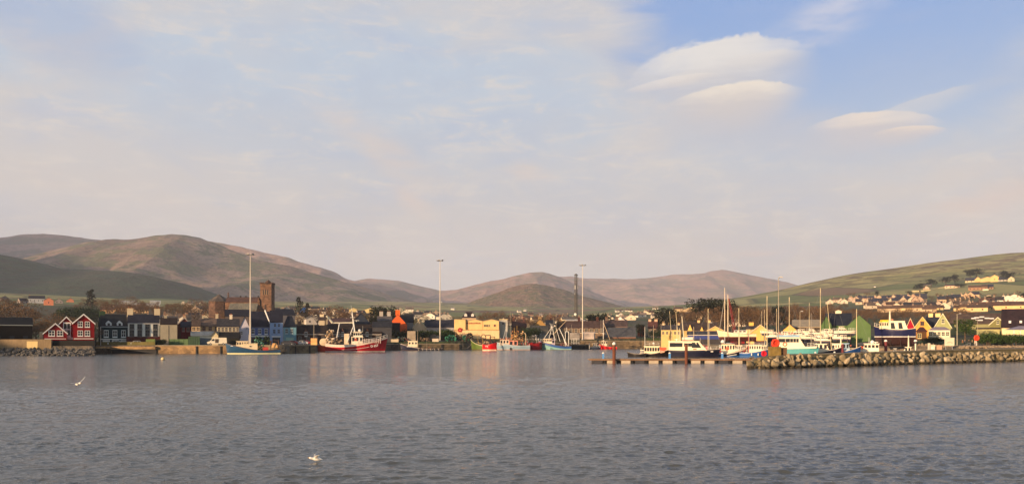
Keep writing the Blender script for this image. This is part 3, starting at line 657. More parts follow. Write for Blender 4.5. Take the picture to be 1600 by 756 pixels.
for i, xf in enumerate((-.3, .02, .33)): MB().box(xf * 8 - 1.0, xf * 8 + 1.0, -.1, -.003, 0.3, PZ(531, 250) - Q).build('shop_window', mat('shop_window_frame', (.55, .55, .52), .5), o)
H('white two storey house with four bays of dark windows', 200, 249, 505, 492, 252, d=9, name='white_house', wall=(.60, .62, .60), roof=(.022, .025, .042), trim=(.5, .5, .5), fc=(.06, .06, .07), wins=[(PZ(509, 252) - Q, 4, 1.35, 1.9), (PZ(520.3, 252) - Q, 4, 1.35, 2.1)], chim=[(-1, 1.9, 1.7), (1, 1.9, 1.7)], cc=(.62, .52, .36), over=.12)
MB().box(-4.9, 4.9, -.12, -.004, -.5, PZ(525.3, 252) - Q).build('plinth', wallm((.07, .015, .015)), HOUSES[-1])
H('plain beige rendered house with a dark roof', 250.5, 277, 507, 497, 254, d=8, name='beige_house', wall=(.36, .32, .24), roof=(.03, .022, .022), wins=[('p', 0, 3, .12, 6.5)], full=False, chim=[(-.5, .8)], over=.1)
H('dark red brick gable house with brown roof', 276, 300, 508, 496.5, 268, 'G', d=14, name='red_brick_house', wall=(.13, .035, .03), roof=(.11, .075, .06), trim=(.35, .3, .28), wins=[('p', .1, 7, .9, 1.2)], chim=[(0.6, 1.0)], cc=(.45, .30, .2))
H('low dark red house under a long slate roof', 283, 312, 511, 503, 262, d=7, name='low_red_house', wall=(.15, .012, .02), roof=(.03, .032, .05), wins=[(5.0, 4, .9, 1.3)], fc=(.35, .2, .2))
H('cream cottage front lit by the sun', 299.5, 313, 510, 500, 258, d=9, name='cream_cottage', wall=(.75, .55, .28), roof=(.09, .062, .05), wins=[(PZ(513.5, 258) - Q, 2, 1.1, 1.3)], fc=(.7, .5, .3), over=.1)
H('cream house with brown roof and dark central window', 314, 343, 509.5, 497.5, 266, d=9, name='brown_roofed_house', wall=(.55, .42, .26), roof=(.15, .11, .095), wins=[(PZ(513, 266) - Q, 3, 1.1, 1.5)], fc=(.35, .2, .15), full=True, chim=[(.9, 1.4), (-.9, .9)], cc=(.5, .42, .3))
H('grey awning-roofed store behind the green fence', 299, 338, 524, 518, 256, d=6, name='store_shed', cat='shed', wall=(.12, .16, .2), roof=(.16, .2, .25))
H('long cream house with six small windows', 339, 374, 510.5, 498.5, 262, d=9, name='long_cream_house', wall=(.66, .60, .44), roof=(.045, .045, .055), wins=[(PZ(514.5, 262) - Q, 6, .8, 1.5)], fc=(.5, .42, .33), chim=[(.3, 1.3)], cc=(.7, .62, .5), over=.15)
H('white gable house tinted with bluish shade, left of the light mast', 373.5, 391, 514, 495, 282, 'G', d=12, name='gable_house', wall=(.55, .53, .62), roof=(.03, .03, .04), wins=[('p', -.25, PZ(520, 282) - Q, .5, 1.4), ('p', .2, PZ(513, 282) - Q, .4, .5)], full=True)  # bluish shade of the white gable put into its wall colour
H('low black-roofed store with small cream gable', 343, 375, 528, 519, 257, d=6, name='store_shed', cat='shed', wall=(.03, .03, .025), roof=(.02, .02, .022))
H('small cream gable behind the van', 331, 341, 524, 517.5, 256.5, 'G', d=5, name='small_gable', cat='shed', wall=(.72, .60, .38), roof=(.1, .08, .06))
H('deep blue house with three white windows above a shop', 390.5, 421, 511, 487, 292, d=12, name='blue_house', wall=(.10, .16, .38), roof=(.018, .02, .038), wins=[(PZ(517.5, 292) - Q, 3, 1.15, 2.0)], fc=(.75, .76, .8), over=.1, trim=(.2, .22, .3))
o = HOUSES[-1]; MB().box(-3.2, 3.2, -.14, -.004, PZ(526.2, 292) - Q, PZ(523.6, 292) - Q).build('shop_sign', WHITE, o)
for xf in (-.3, 0, .3): MB().box(xf * 6.8 - .8, xf * 6.8 + .8, -.1, -.003, .2, PZ(527, 292) - Q).build('shop_window', GLASS, o)
H('pale blue three storey house with attic windows', 421.5, 442, 504, 485.5, 293, d=12, name='pale_blue_house', wall=(.26, .38, .62), roof=(.018, .02, .036), wins=[('p', -.1, PZ(508, 293) - Q, .8, 1.3), ('p', .2, PZ(508, 293) - Q, .7, 1.3), ('p', -.15, PZ(517.5, 293) - Q, .9, 1.7), ('p', .18, PZ(517.5, 293) - Q, .9, 1.7)], fc=(.3, .4, .6), over=.05)
o = HOUSES[-1]; MB().box(-1.6, 1.6, -.12, -.004, PZ(526.5, 293) - Q, PZ(524.8, 293) - Q).build('shop_sign', WHITE, o); MB().box(-1.3, 1.3, -.1, -.003, 0, PZ(527.2, 293) - Q).build('shop_window', GLASS, o)
v = MB(); v.hexa([(-2.4, -.3, 7.6), (-2.2, -.3, 7.6), (-3.9, 5.7, 12.2), (-4.2, 5.7, 12.2), (-2.4, -.3, 8.0), (-2.2, -.3, 8.0), (-3.9, 5.7, 12.7), (-4.2, 5.7, 12.7)]); v.build('verge', WHITE, o)
H('teal blue house at the right end of the blue row', 442.5, 463, 511, 494, 294, d=11, name='teal_blue_house', wall=(.13, .28, .37), roof=(.016, .022, .038), wins=[('p', -.24, PZ(517, 294) - Q, 1.0, 1.9), ('p', .14, PZ(517, 294) - Q, 1.0, 1.9)], fc=(.4, .5, .55), over=.1, hip=1.6)
o = HOUSES[-1]; MB().box(-1.4, 1.4, -.12, -.003, .5, PZ(527, 294) - Q).build('shop_window', mat('green_shop_front', (.25, .42, .38), .5), o)
H('wide dark slate roof behind the blue row, right of the light mast', 428, 461, 492, 483, 325, d=12, name='town_house', wall=(.1, .1, .12), roof=(.017, .02, .034), hip=1)
H('wide dark slate roof between the church and the pale gable', 352, 392, 494, 484, 332, d=12, name='town_house', wall=(.12, .1, .1), roof=(.02, .021, .034))
# brown stone row with gabled dormers
for i, (x0, x1, lab, dorm) in enumerate(((463, 511, 'brown stone terrace left of the red trawler mast', (478.5,)), (511.5, 549, 'brown stone terrace behind the trawler gantry', (528, 535)), (549.5, 596, 'brown stone terrace behind the trawler bow', (573.5,)))):
    a = H(lab, x0, x1, 521.5, 507 if i else 508.5, 300 + i * 9, d=9, name='stone_terrace', wall=stonem((.075, .04, .035)), roof=(.033, .025, .024), trim=(.5, .45, .4), wins=[(2.0, 4, 1.2, 1.6)], fc=(.3, .27, .25), chim=[(-.9, 1.5, 1.4)] if i == 0 else [], cc=(.2, .13, .09))
    Yq = 300 + i * 9
    for px in dorm:
        xx = PX(px, Yq) - a[1]; zb_ = a[4] - .8; g = MB(); hwid = 1.9 if len(dorm) == 1 else 1.4
        g.prism([(xx - hwid, zb_), (xx + hwid, zb_), (xx, zb_ + 3.0)], -.12, 3.5, 'y'); g.build('gable_wall', stonem((.10, .05, .04)), a[0], fix=True)
        window(a[0], xx, -.14, zb_ + .75, 1.0, 1.7, 0, (.7, .66, .62))
H('dark slate gable roof behind the red trawler mast', 548, 580, 506, 489, 330, 'G', d=14, name='town_house', wall=(.035, .045, .07), roof=(.03, .03, .04))
H('purple-brown long roof behind the trawler gantry', 513, 546, 508, 497.5, 318, d=11, name='town_house', wall=(.15, .1, .09), roof=(.085, .055, .06))
H('grey slate roofed block between stone row and orange house', 582, 612, 511, 503, 320, d=10, name='town_house', wall=(.06, .06, .07), roof=(.028, .03, .04))
H('two-chimney grey roof cottage left of the orange gable', 590, 612, 501, 494, 350, d=9, name='town_house', wall=(.3, .27, .25), roof=(.11, .10, .11), chim=[(-.6, 1.9, 1.6), (.75, 1.9, 1.6)], cc=(.4, .36, .33))
H('small cream chimney house above the trawler gantry', 498.5, 507, 500, 495, 320, d=6, name='town_house', wall=(.6, .5, .35), roof=(.07, .05, .05), chim=[(0, .9, 1.6)], cc=(.7, .6, .42))
H('bright orange gable house with a broad chimney', 607, 636, 507, 491, 366, 'G', d=15, name='orange_house', wall=(.74, .13, .035), roof=(.02, .022, .03), chim=[(-.95, 1.8, 2.0)], cc=(.80, .14, .03), over=.08)
H('dark roof wing behind the orange gable', 626, 646, 503, 492, 374, d=9, name='house_wing', wall=(.25, .25, .25), roof=(.02, .022, .03))
H('dark flat-roofed outhouse below the orange gable', 608, 625, 505.5, 504.5, 358, d=6, name='outhouse', cat='shed', wall=(.03, .02, .03), roof=(.03, .022, .03))
H('cream gable cottage right of the orange house', 645, 666, 512, 500, 368, 'G', d=12, name='cream_cottage', wall=(.50, .40, .28), roof=(.03, .035, .06), chim=[(-.95, .3, 1.6)], cc=(.55, .45, .3), trim=(.5, .45, .36))
H('long slate roofed white store left of the yellow works', 664, 711, 511, 500, 376, d=11, name='long_store', cat='building', wall=(.38, .38, .42), roof=(.026, .03, .05), wins=[(3.4, 6, .9, 1.1)])

# yellow fish works
Y = 358; X0 = PX(752, Y); g0 = gz(X0, Y)
o = thing('seafood_works', 'long yellow works building with red lettering on its front', 'building', (X0, Y, g0)); zz = lambda py: PZ(py, Y) - g0; xx = lambda px: PX(px, Y) - X0
YEL = wallm((.76, .50, .22)); YEL2 = wallm((.76, .54, .30))
def gprism(x0, x1, apx, ye, yr, dep, m, nm='wall', y0=0):
    return MB().prism([(xx(x0), -3), (xx(x1), -3), (xx(x1), zz(ye)), (xx(apx), zz(yr)), (xx(x0), zz(ye))], y0, dep, 'y').build(nm, m, o, fix=True)
gprism(710, 727.5, 712, 499.5, 499, 14, YEL, y0=-1.2); gprism(727.5, 753.8, 741, 501.5, 498.8, 16, YEL); gprism(754.2, 779.5, 768, 501.5, 498.6, 16, YEL)
gprism(779.7, 793, 792, 499.8, 499, 13, wallm((.42, .40, .36)), y0=3)  # shade of the right side wall put into its grey colour
MB().box(xx(709.3), xx(780.2), -1.5, -.0, zz(529), zz(515.6)).build('lean_to', YEL2, o, label='paler lower storey along the front')
MB().box(xx(709), xx(780.4), -1.62, -1.502, zz(515.8), zz(515.0)).build('band', mat('brown_trim', (.35, .2, .08), .7), o)
for a0, a1, ap in ((727, 754, 741), (754, 780, 768)):
    t = MB()
    for u, v in (((xx(a0), zz(501.8)), (xx(ap), zz(498.9))), ((xx(ap), zz(498.9)), (xx(a1), zz(501.8)))):
        t.hexa([(u[0], -.25, u[1]), (v[0], -.25, v[1]), (v[0], 16.2, v[1]), (u[0], 16.2, u[1]), (u[0], -.25, u[1] + .18), (v[0], -.25, v[1] + .18), (v[0], 16.2, v[1] + .18), (u[0], 16.2, u[1] + .18)])
    t.build('roof', mat('metal_roof', (.35, .28, .2), .5), o)
MB().box(xx(709.6), xx(728), -1.35, 14.2, zz(499.0) + .02, zz(498.5)).build('roof', mat('metal_roof', (.35, .28, .2), .5), o)
MB().box(xx(779.6), xx(793.6), 2.9, 13.3, zz(499.0) + .02, zz(498.2)).build('roof', mat('pale_fascia', (.75, .58, .28), .6), o)
MB().box(xx(727.4), xx(727.9), -.12, -.003, zz(515), zz(502)).build('downpipe', mat('brown_trim', (.35, .2, .08), .7), o); MB().box(xx(753.8), xx(754.2), -.12, -.003, zz(515), zz(502)).build('downpipe', mat('brown_trim', (.35, .2, .08), .7), o)
window(o, xx(759.5), -.01, zz(508.5), 2.3, .95, 0, (.55, .4, .2)); window(o, xx(764), -.01, zz(508.5), .9, .95, 0, (.6, .5, .3)); window(o, xx(773), -.01, zz(508.3), .85, .9, 0, (.4, .15, .1)); window(o, xx(786), 2.99, zz(504.8), 1.0, 1.0, 0, (.3, .25, .25))
for px in (712, 716, 720, 732, 737, 742, 747, 760, 765, 770, 775): MB().box(xx(px), xx(px + .25), -.05, -.003, zz(515), zz(513)).build('wall_bracket', mat('brown_trim', (.35, .2, .08), .7), o)
SIGNR = mat('red_sign', (.32, .008, .006), .5, .05)
text('sign_lettering', 'Seafood Works', .86, SIGNR, o, (xx(741.7), -.08, zz(504.8)), (R(90), 0, 0), .05)
MB().box(xx(729.2), xx(731), -.12, -.003, zz(505.7), zz(503.7)).build('sign_emblem', mat('dark_red_sign', (.22, .01, .02), .5), o)
e = MB(); e.lathe([(.01, -.04), (.95, -.04), (.95, .04), (.01, .04)], 16); eo = e.build('sign_emblem', SIGNR, o, label='red domed emblem above a bar on the lower left wall'); eo.rotation_euler = (R(90), 0, 0); eo.location = (xx(719.1), -1.7, zz(515.2))
MB().box(xx(716.6), xx(721.8), -1.75, -1.62, zz(518.6), zz(517.7)).build('sign_bar', SIGNR, o); MB().box(xx(713), xx(716), -1.7, -1.62, zz(517.7), zz(517.2)).build('sign_bar', SIGNR, o)
e = MB(); e.lathe([(.01, -.03), (.3, -.03), (.3, .03), (.01, .03)], 10); eo = e.build('sign_emblem', mat('pink_sign', (.7, .3, .2), .5), o); eo.rotation_euler = (R(90), 0, 0); eo.location = (xx(719.1), -1.77, zz(515.6))

H('dark mansard house with two white dormers above the works', 722, 744, 496, 487.5, 395, d=9, name='mansard_house', wall=(.5, .36, .25), roof=(.045, .03, .035), hip=2.2)
a = HOUSES[-1]
for sx in (-1.7, 1.7):
    zc = PZ(492, 395) - a.location.z; q = MB(); q.prism([(sx - .7, zc - .7), (sx + .7, zc - .7), (sx + .7, zc + .3), (sx, zc + .9), (sx - .7, zc + .3)], .4, 3.5, 'y'); q.build('dormer', wallm((.66, .62, .58)), a, fix=True)
H('brown roofed house behind the blue-grey trawler', 800, 822, 510, 502, 370, d=9, name='town_house', wall=(.12, .06, .05), roof=(.085, .042, .036), chim=[(-.9, 1.4), (.8, 1.6)], cc=(.1, .05, .045))
H('ochre gable house with dark slate side', 834, 853, 508, 498, 380, 'G', d=14, name='ochre_gable_house', wall=(.36, .22, .08), roof=(.03, .035, .05), chim=[(-.95, .7, 1.6)], cc=(.3, .2, .1))
H('grey stone cottage in front of the ochre gable', 832, 856, 515, 509, 366, d=7, name='grey_cottage', wall=(.13, .125, .12), roof=(.07, .07, .07), wins=[('p', .05, 2.9, .7, 1.6)])
H('dark slate house right of the ochre gable', 853, 866, 507, 500, 376, d=10, name='town_house', wall=(.03, .03, .04), roof=(.024, .028, .042), chim=[(.2, 1.0)], cc=(.06, .03, .03))
H('low white painted quayside wall shed behind the turquoise trawler', 826, 858, 524, 523, 362, d=5, name='low_store', cat='shed', wall=(.28, .27, .26), roof=(.2, .2, .2))
H('tan gabled house beside the long brown roof', 868, 881, 507, 496, 384, 'G', d=12, name='town_house', wall=(.20, .13, .08), roof=(.06, .045, .035), chim=[(.3, .9), (-.8, .9)], cc=(.12, .07, .05))
H('long brown roofed stone warehouse behind the light mast', 872, 944, 512.5, 501.5, 380, d=12, name='warehouse', cat='building', wall=stonem((.17, .12, .09)), roof=(.075, .048, .045), chim=[(-.1, 1.7, 1.2), (.75, 1.4, 1.2)], cc=(.07, .03, .03), wins=[(3.6, 9, 1.6, 2.2)], fc=(.42, .34, .26))
H('flat pale roof strip building beyond the long warehouse', 884, 922, 501, 499.5, 420, d=8, name='flat_roof_block', cat='building', wall=(.55, .5, .45), roof=(.55, .52, .5))
H('white site cabin at the foot of the light mast', 912, 930, 520, 519, 368, d=4, name='site_cabin', cat='cabin', wall=(.55, .5, .46), roof=(.45, .4, .38), wins=[('p', 0, 1.5, .8, .9)])
H('brown roofed house right of the long warehouse', 944, 980, 510, 500.5, 388, d=11, name='town_house', wall=(.2, .14, .12), roof=(.085, .06, .06), chim=[(-.9, 1.4, 1.3), (.1, 1.5, 1.3)], cc=(.15, .1, .08))
H('big grey roofed warehouse above the pier wall', 946, 993, 526.5, 512, 374, d=14, name='grey_warehouse', cat='building', wall=mat('red_brick', (.20, .075, .045), .9, .2), roof=(.075, .08, .095), trim=(.3, .16, .1))
MB().box(-.4, .4, 3.2, 4.3, 8.6, 10.0).build('roof_vent', WHITE, HOUSES[-1])
H('red brick round-topped gable behind dark trees', 996, 1008, 511, 507.5, 402, 'G', d=8, name='brick_gable_house', wall=(.34, .10, .05), roof=(.12, .06, .05))
H('cream house with stepped pink chimneys beside dark trees', 1013, 1027, 513, 502, 396, d=9, name='pink_chimney_house', wall=(.62, .46, .32), roof=(.10, .045, .04), chim=[(-.9, .9, 1.3), (.95, .9, 1.5)], cc=(.62, .4, .28), wins=[('p', 0, 2.8, .9, 1.2)])
H('long yellow terrace behind the leftmost marina boats', 1033, 1064, 515, 508, 345, d=9, name='yellow_terrace', wall=(.66, .48, .20), roof=(.06, .055, .065), wins=[(3.0, 5, .9, 1.3)], fc=(.55, .45, .3), chim=[(-.9, .8), (.9, .8)], cc=(.65, .5, .3))
a = H('dark roofed block with yellow dormer gables behind the marina', 1068, 1120, 516, 504, 322, d=12, name='dormer_block', cat='building', wall=(.5, .36, .15), roof=(.062, .045, .042), chim=[(-.1, .8, 1.0), (.6, .8, 1.0)], cc=(.7, .5, .25))
for px, hh in ((1078.5, 2.4), (1096.5, 1.5)):
    q = MB(); x_ = PX(px, 322) - a[1]; q.prism([(x_ - hh * .42, a[4] - .2), (x_ + hh * .42, a[4] - .2), (x_, a[4] + hh)], -.3, 4, 'y'); q.build('dormer_gable', wallm((.78, .50, .15)), a[0], fix=True)
H('low slate roofed shed with a blue band behind the marina', 1074, 1128, 523, 517.5, 300, d=9, name='blue_band_shed', cat='shed', wall=(.05, .045, .05), roof=(.055, .055, .07), trim=(.55, .5, .45))
q = MB(); q.box(-6.2, 6.2, -.1, -.004, EH[HOUSES[-1].name] - 1.6, EH[HOUSES[-1].name] - .3); q.build('blue_band', wallm((.04, .06, .22)), HOUSES[-1])
H('flat yellow gable left of the tall yacht mast', 1104, 1131, 517, 510, 312, 'G', d=12, name='yellow_gable_house', wall=(.74, .48, .16), roof=(.1, .07, .06), trim=(.6, .42, .2))
H('wide yellow gable shed behind the hauled-out sailboat', 1171, 1205, 521, 507.5, 290, 'G', d=14, name='yellow_gable_shed', cat='shed', wall=(.74, .46, .14), roof=(.08, .06, .06), trim=(.68, .5, .3))
H('yellow house end wall left of the wide yellow gable', 1166, 1180, 514, 509, 310, d=8, name='yellow_cottage', wall=(.74, .56, .3), roof=(.06, .05, .06), chim=[(.2, 1.2, 1.8)], cc=(.74, .46, .12))
H('small orange-yellow gable left of the long grey shed', 1224, 1244, 515, 507, 285, 'G', d=12, name='yellow_gable_house', wall=(.78, .45, .14), roof=(.1, .07, .06))
H('long low grey roofed boat shed in the yard', 1238, 1281, 511, 500, 288, d=18, name='boat_shed', cat='shed', wall=(.06, .045, .035), roof=mat('fibre_cement_roof', (.30, .25, .18), .85, .2), trim=(.3, .22, .14))
# green sheds
GRN = (.085, .145, .055)
a = H('dark slate roofed green hall in the boatyard', 1290, 1330, 508, 490, 272, d=16, name='green_hall', cat='building', wall=GRN, roof=(.022, .027, .045))
q = MB(); q.box(-1.0, 1.0, 7, 9, a[5] + .05, a[5] + .75); q.prism([(-1.3, a[5] + .752), (1.3, a[5] + .752), (0, a[5] + 1.25)], 6.8, 9.2, 'y'); q.build('cupola', CREAM, a[0])
H('narrow green gable end left of the slate roofed hall', 1283, 1299, 507, 493.5, 270, 'G', d=10, name='green_gable_shed', cat='shed', wall=GRN, roof=(.03, .035, .05), fc=(.45, .5, .35), wins=[('p', -.28, PZ(517, 270) - Q, .6, 1.2), ('p', .02, PZ(517, 270) - Q, .6, 1.2), ('p', .3, PZ(517, 270) - Q, .6, 1.2)])
H('large plain green gable at the right of the slate roofed hall', 1324, 1360.5, 508, 492, 266, 'G', d=14, name='green_gable_shed', cat='shed', wall=(.10, .165, .065), roof=(.03, .035, .05))
# gabled houses at the right
G2 = 258
H('narrow crimson gable house behind the hauled-out blue boat', 1416.5, 1428.5, 511, 497.5, 283, 'G', d=10, name='crimson_gable_house', wall=(.36, .012, .03), roof=(.05, .04, .04), trim=(.7, .5, .3))
a = H('orange-yellow gable house with a dark square window', 1428, 1455, 513, 495.5, 276, 'G', d=12, name='yellow_gable_house', wall=(.76, .38, .09), roof=(.035, .04, .06), wins=[('p', -.02, PZ(505, 276) - gz(PX(1441, 276), 276), 1.2, 1.4)], fc=(.12, .05, .03), trim=(.75, .5, .2))
a = H('slate roofed wing with a small pale dormer between two gables', 1448, 1470, 510, 495, 282, d=10, name='house_wing', wall=(.6, .42, .15), roof=(.035, .04, .06), chim=[(-.6, 1.1, 1.4), (.8, 1.1, 1.6)], cc=(.75, .6, .3))
q = MB(); q.prism([(.6, a[4] - .1), (2.8, a[4] - .1), (1.7, a[4] + 2.0)], .1, 4, 'y'); q.build('dormer', wallm((.66, .6, .42)), a[0], fix=True)
a = H('pale green gable house with a glazed conservatory', 1460, 1486, 511, 490, 272, 'G', d=12, name='pale_green_house', wall=(.34, .36, .17), roof=(.06, .055, .05), wins=[('p', .02, PZ(501.5, 272) - gz(PX(1473, 272), 272), 1.0, 1.6)], fc=(.6, .58, .4), trim=(.66, .64, .45))
q = MB(); q.box(-4.2, 2.2, -3.2, -.004, -.5, PZ(515.5, 269) - a[2]); co = q.build('conservatory', wallm((.66, .62, .5)), a[0]); zt = PZ(515.5, 269) - a[2]
q = MB(); q.hexa([(-4.4, -3.4, zt), (2.4, -3.4, zt), (2.4, -.02, zt), (-4.4, -.02, zt), (-2.6, -1.4, zt + 1.1), (.6, -1.4, zt + 1.1), (.6, -.02, zt + 1.1), (-2.6, -.02, zt + 1.1)]); q.build('conservatory_roof', mat('lead_roof', (.20, .17, .22), .5), co)
for i in range(5): window(co, -3.6 + i * 1.25, -3.21, zt - 1.25, 1.0, 1.5, 0, (.7, .66, .5))
H('small brown hip roofed kiosk below the yellow gable', 1432, 1448, 517.5, 511.5, 262, d=5, name='kiosk', cat='kiosk', wall=(.10, .05, .025), roof=(.08, .035, .03), hip=1.2, wins=[('p', -.2, 1.4, 1.2, 1.6)], fc=(.5, .42, .2))
a = H('long brown roofed building with white skylights behind the round tree', 1484, 1562, 506, 490.5, 300, d=14, name='skylight_house', wall=(.26, .25, .13), roof=(.095, .068, .058), over=.2)
for px, py in ((1516, 497), (1523, 496), (1530, 498), (1536, 498.5), (1512, 498), (1521, 501)):
    t = (py - 506) / (490.5 - 506); q = MB(); q.box(-.8, .8, -.35, .35, .12, .28); so_ = q.build('skylight', WHITE, a[0]); so_.location = (PX(px, 304) - PX(1523, 300), 7 * t, a[4] + (a[5] - a[4]) * t); so_.rotation_euler = (math.atan2(a[5] - a[4], 7), 0, 0)
H('olive green gable house with cream barge boards', 1546, 1572, 507, 496, 284, 'G', d=12, name='olive_gable_house', wall=(.20, .19, .08), roof=(.09, .065, .055), trim=(.6, .55, .36), wins=[('p', .0, PZ(503, 284) - gz(PX(1559, 284), 284), .9, 1.5)], fc=(.5, .48, .3))
H('flat dark roofed extension behind the hedge', 1526, 1562, 514, 512.5, 276, d=6, name='extension', cat='building', wall=(.38, .36, .18), roof=(.05, .025, .03))
a = H('cream house with a big dark roof and two skylights at far right', 1564.5, 1660, 511, 483, 262, d=16, name='cream_house', wall=(.76, .62, .36), roof=(.035, .022, .028), over=.3)
for px in (1577, 1591.5):
    q = MB(); q.box(-.35, .35, -.6, .6, .12, .30); so_ = q.build('skylight', WHITE, a[0]); so_.location = (PX(px, 264) - a[1], 8 * .27, a[4] + (a[5] - a[4]) * .27); so_.rotation_euler = (math.atan2(a[5] - a[4], 8), 0, 0)
o = thing('pavilion', 'white pavilion with grey hipped roof at the right edge', 'pavilion', (PX(1592, 250), 250, gz(PX(1592, 250), 250)))
z0 = PZ(515, 250) - o.location.z; MB().hexa([(-3, -2, z0), (5, -2, z0), (5, 3, z0), (-3, 3, z0), (.5, .2, z0 + 1.2), (1.6, .2, z0 + 1.2), (1.6, .8, z0 + 1.2), (.5, .8, z0 + 1.2)]).build('roof', mat('lead_roof', (.20, .17, .22), .5), o)
for x_ in (-2.6, -.6, 1.6, 3.6): MB().box(x_, x_ + .25, -1.6, -1.4, -1, z0).build('post', WHITE, o)
MB().box(-2.4, 4.4, -1.4, 2.5, -1, z0 - 1.5).build('wall', wallm((.7, .62, .45)), o)

# church with its square tower
Y = 430; X0 = PX(415, Y); o = thing('church', 'brown stone church with a battlemented tower and grey chapel', 'church', (X0, Y, gz(X0, Y))); g0 = o.location.z
xx = lambda px: PX(px, Y) - X0; zz = lambda py: PZ(py, Y) - g0
CST = stonem((.155, .09, .065), 'church_stone', .9); CSD = stonem((.10, .06, .05), 'church_stone_dark', .9)
tw = MB(); tw.box(xx(406.5), xx(424), 0, 6, -3, zz(444)); T = tw.build('tower', CST, o)
cr = MB()
n = 5; w_ = (xx(424.6) - xx(405.9)) / (2 * n - 1)
cr.box(xx(405.9), xx(424.6), -.25, 6.25, zz(444) + .003, zz(442.6))
for i in range(n):
    for yy0 in (-.25, 5.75): cr.box(xx(405.9) + 2 * i * w_, xx(405.9) + (2 * i + 1) * w_, yy0, yy0 + .5, zz(442.6) + .003, zz(441))
for i in range(1, n - 1):
    for x_ in (xx(405.9), xx(424.6) - .5): cr.box(x_, x_ + .5, .2 + i * 1.25 - .6, .2 + i * 1.25 + .1, zz(442.6) + .003, zz(441))
cr.build('battlement', CSD, T)
sp_ = MB(); c0 = (xx(416.5), 3.0); sp_.lathe([(2.1, zz(442.6)), (1.4, zz(439.5)), (.05, zz(436.3))], 4, c0); sp_.build('spire', CSD, T)
for px in (411.7, 415, 418.2):
    q = MB(); q.prism([(xx(px) - .42, zz(460)), (xx(px) + .42, zz(460)), (xx(px) + .42, zz(454)), (xx(px), zz(452) if px != 415 else zz(450.5)), (xx(px) - .42, zz(454))], -.08, .02, 'y'); q.build('lancet_window', mat('louvre', (.05, .035, .03), .9), T)
    q = MB(); 
    for s in (-.52, .42): q.box(xx(px) + s, xx(px) + s + .1, -.12, .0, zz(460.5), zz(453.8))
    q.build('window_surround', mat('limestone', (.42, .30, .20), .9), T)
for a_, b_ in ((463.5, 462.9), (449, 448.5)): MB().box(xx(406.3), xx(424.2), -.15, -.002, zz(a_), zz(b_)).build('string_course', CSD, T)
q = MB(); q.prism([(xx(413.3), zz(486)), (xx(416.2), zz(486)), (xx(416.2), zz(477)), (xx(414.7), zz(475)), (xx(413.3), zz(477))], -.08, .02, 'y'); q.build('lancet_window', mat('louvre', (.05, .035, .03), .9), T)
q = MB(); q.prism([(xx(402.5), -2), (xx(406.4), -2), (xx(406.4), zz(470)), (xx(404.5), zz(466)), (xx(402.5), zz(472))], -.8, 3, 'y'); q.build('turret', CST, o)
nv = MB(); nv.prism([(-.5, -3), (8.5, -3), (8.5, zz(472)), (4, zz(464.3)), (-.5, zz(472))], xx(352), xx(403), 'x'); nv.build('nave_wall', CST, o, fix=True)
nr = MB()
for s in (0, 1):
    y0, y1 = (-.9, 4) if s == 0 else (8.9, 4); A = [(xx(351), y0, zz(472.3)), (xx(404), y0, zz(472.3)), (xx(404), y1, zz(464)), (xx(351), y1, zz(464))]
    if s: A = [A[1], A[0], A[3], A[2]]
    nr.hexa(A + [(p[0], p[1], p[2] + .2) for p in A])
nr.build('nave_roof', roofm((.10, .06, .055)), o)
ai = MB(); ai.hexa([(xx(360), -4.5, -3), (xx(404), -4.5, -3), (xx(404), -.6, -3), (xx(360), -.6, -3), (xx(360), -4.5, zz(487)), (xx(404), -4.5, zz(487)), (xx(404), -.6, zz(473.6)), (xx(360), -.6, zz(473.6))]); ai.build('aisle_roof', roofm((.14, .14, .13)), o)
for px in (372, 380.5, 400): MB().box(xx(px) - .35, xx(px) + .35, 3.7, 4.3, zz(465.5), zz(461.5)).build('roof_vent', DARK, o)
MB().box(xx(352), xx(353.3), 3.6, 4.4, zz(466), zz(456)).build('bellcote', CSD, o)
ap = MB(); ap.lathe([(5.6, -3), (5.6, zz(470.5))], 8, (xx(339), 3)); ap.build('apse_wall', CSD, o); ap = MB(); ap.lathe([(6.1, zz(470.8)), (.35, zz(459.3))], 8, (xx(339), 3)); ap.build('apse_roof', roofm((.12, .10, .09)), o)

# ------------------------------------------------------------------ the rest of the town
names = {}
def filler(label, x, y, w, d, he, rise, yaw, wall, roof, group, kind='E', wins=0, chim=1, lod=True):
    z_ = gz(x, y); ws = [(he * .55, wins, .9, 1.2)] if wins else []
    c = [(-.95, .8), (.95, .8)][:chim]
    return house('house', label, x, y, z_, w, d, he, he + rise, kind, yaw, wall, roof, ws, chim=c, cc=(.32, .24, .18), group=group, full=not lod, down=3)
PAL = [(.66, .56, .42), (.55, .46, .36), (.74, .66, .54), (.42, .34, .28), (.6, .54, .48), (.34, .26, .2), (.70, .64, .56)]
RO = [(.05, .048, .058), (.085, .062, .052), (.035, .037, .05), (.13, .10, .085), (.08, .05, .045)]
def scatter(spots, phrase, group, wall=None, roof=None, size=(8, 7, 2.7, 2.6), yaw=None, gable=.4, wins=2, chim=1, jit=0):
    spots = sorted(spots); n = len(spots)
    for i, s in enumerate(spots):
        px, py = s[0], s[1]; X, Y_, z_ = walk(px, py); k = s[2] if len(s) > 2 else 1.0
        yw = rnd.uniform(-.5, .5) if yaw is None else yaw + rnd.uniform(-.08, .08)
        filler('%s, %s from the left' % (phrase, nth(i)), X, Y_, size[0] * k * rnd.uniform(.9, 1.1), size[1], size[2] * min(k, 1.3), size[3], yw, (wall or rnd.choice(PAL)) if not isinstance(wall, list) else rnd.choice(wall), (roof or rnd.choice(RO)) if not isinstance(roof, list) else rnd.choice(roof), group, 'G' if rnd.random() < gable else 'E', wins, chim)
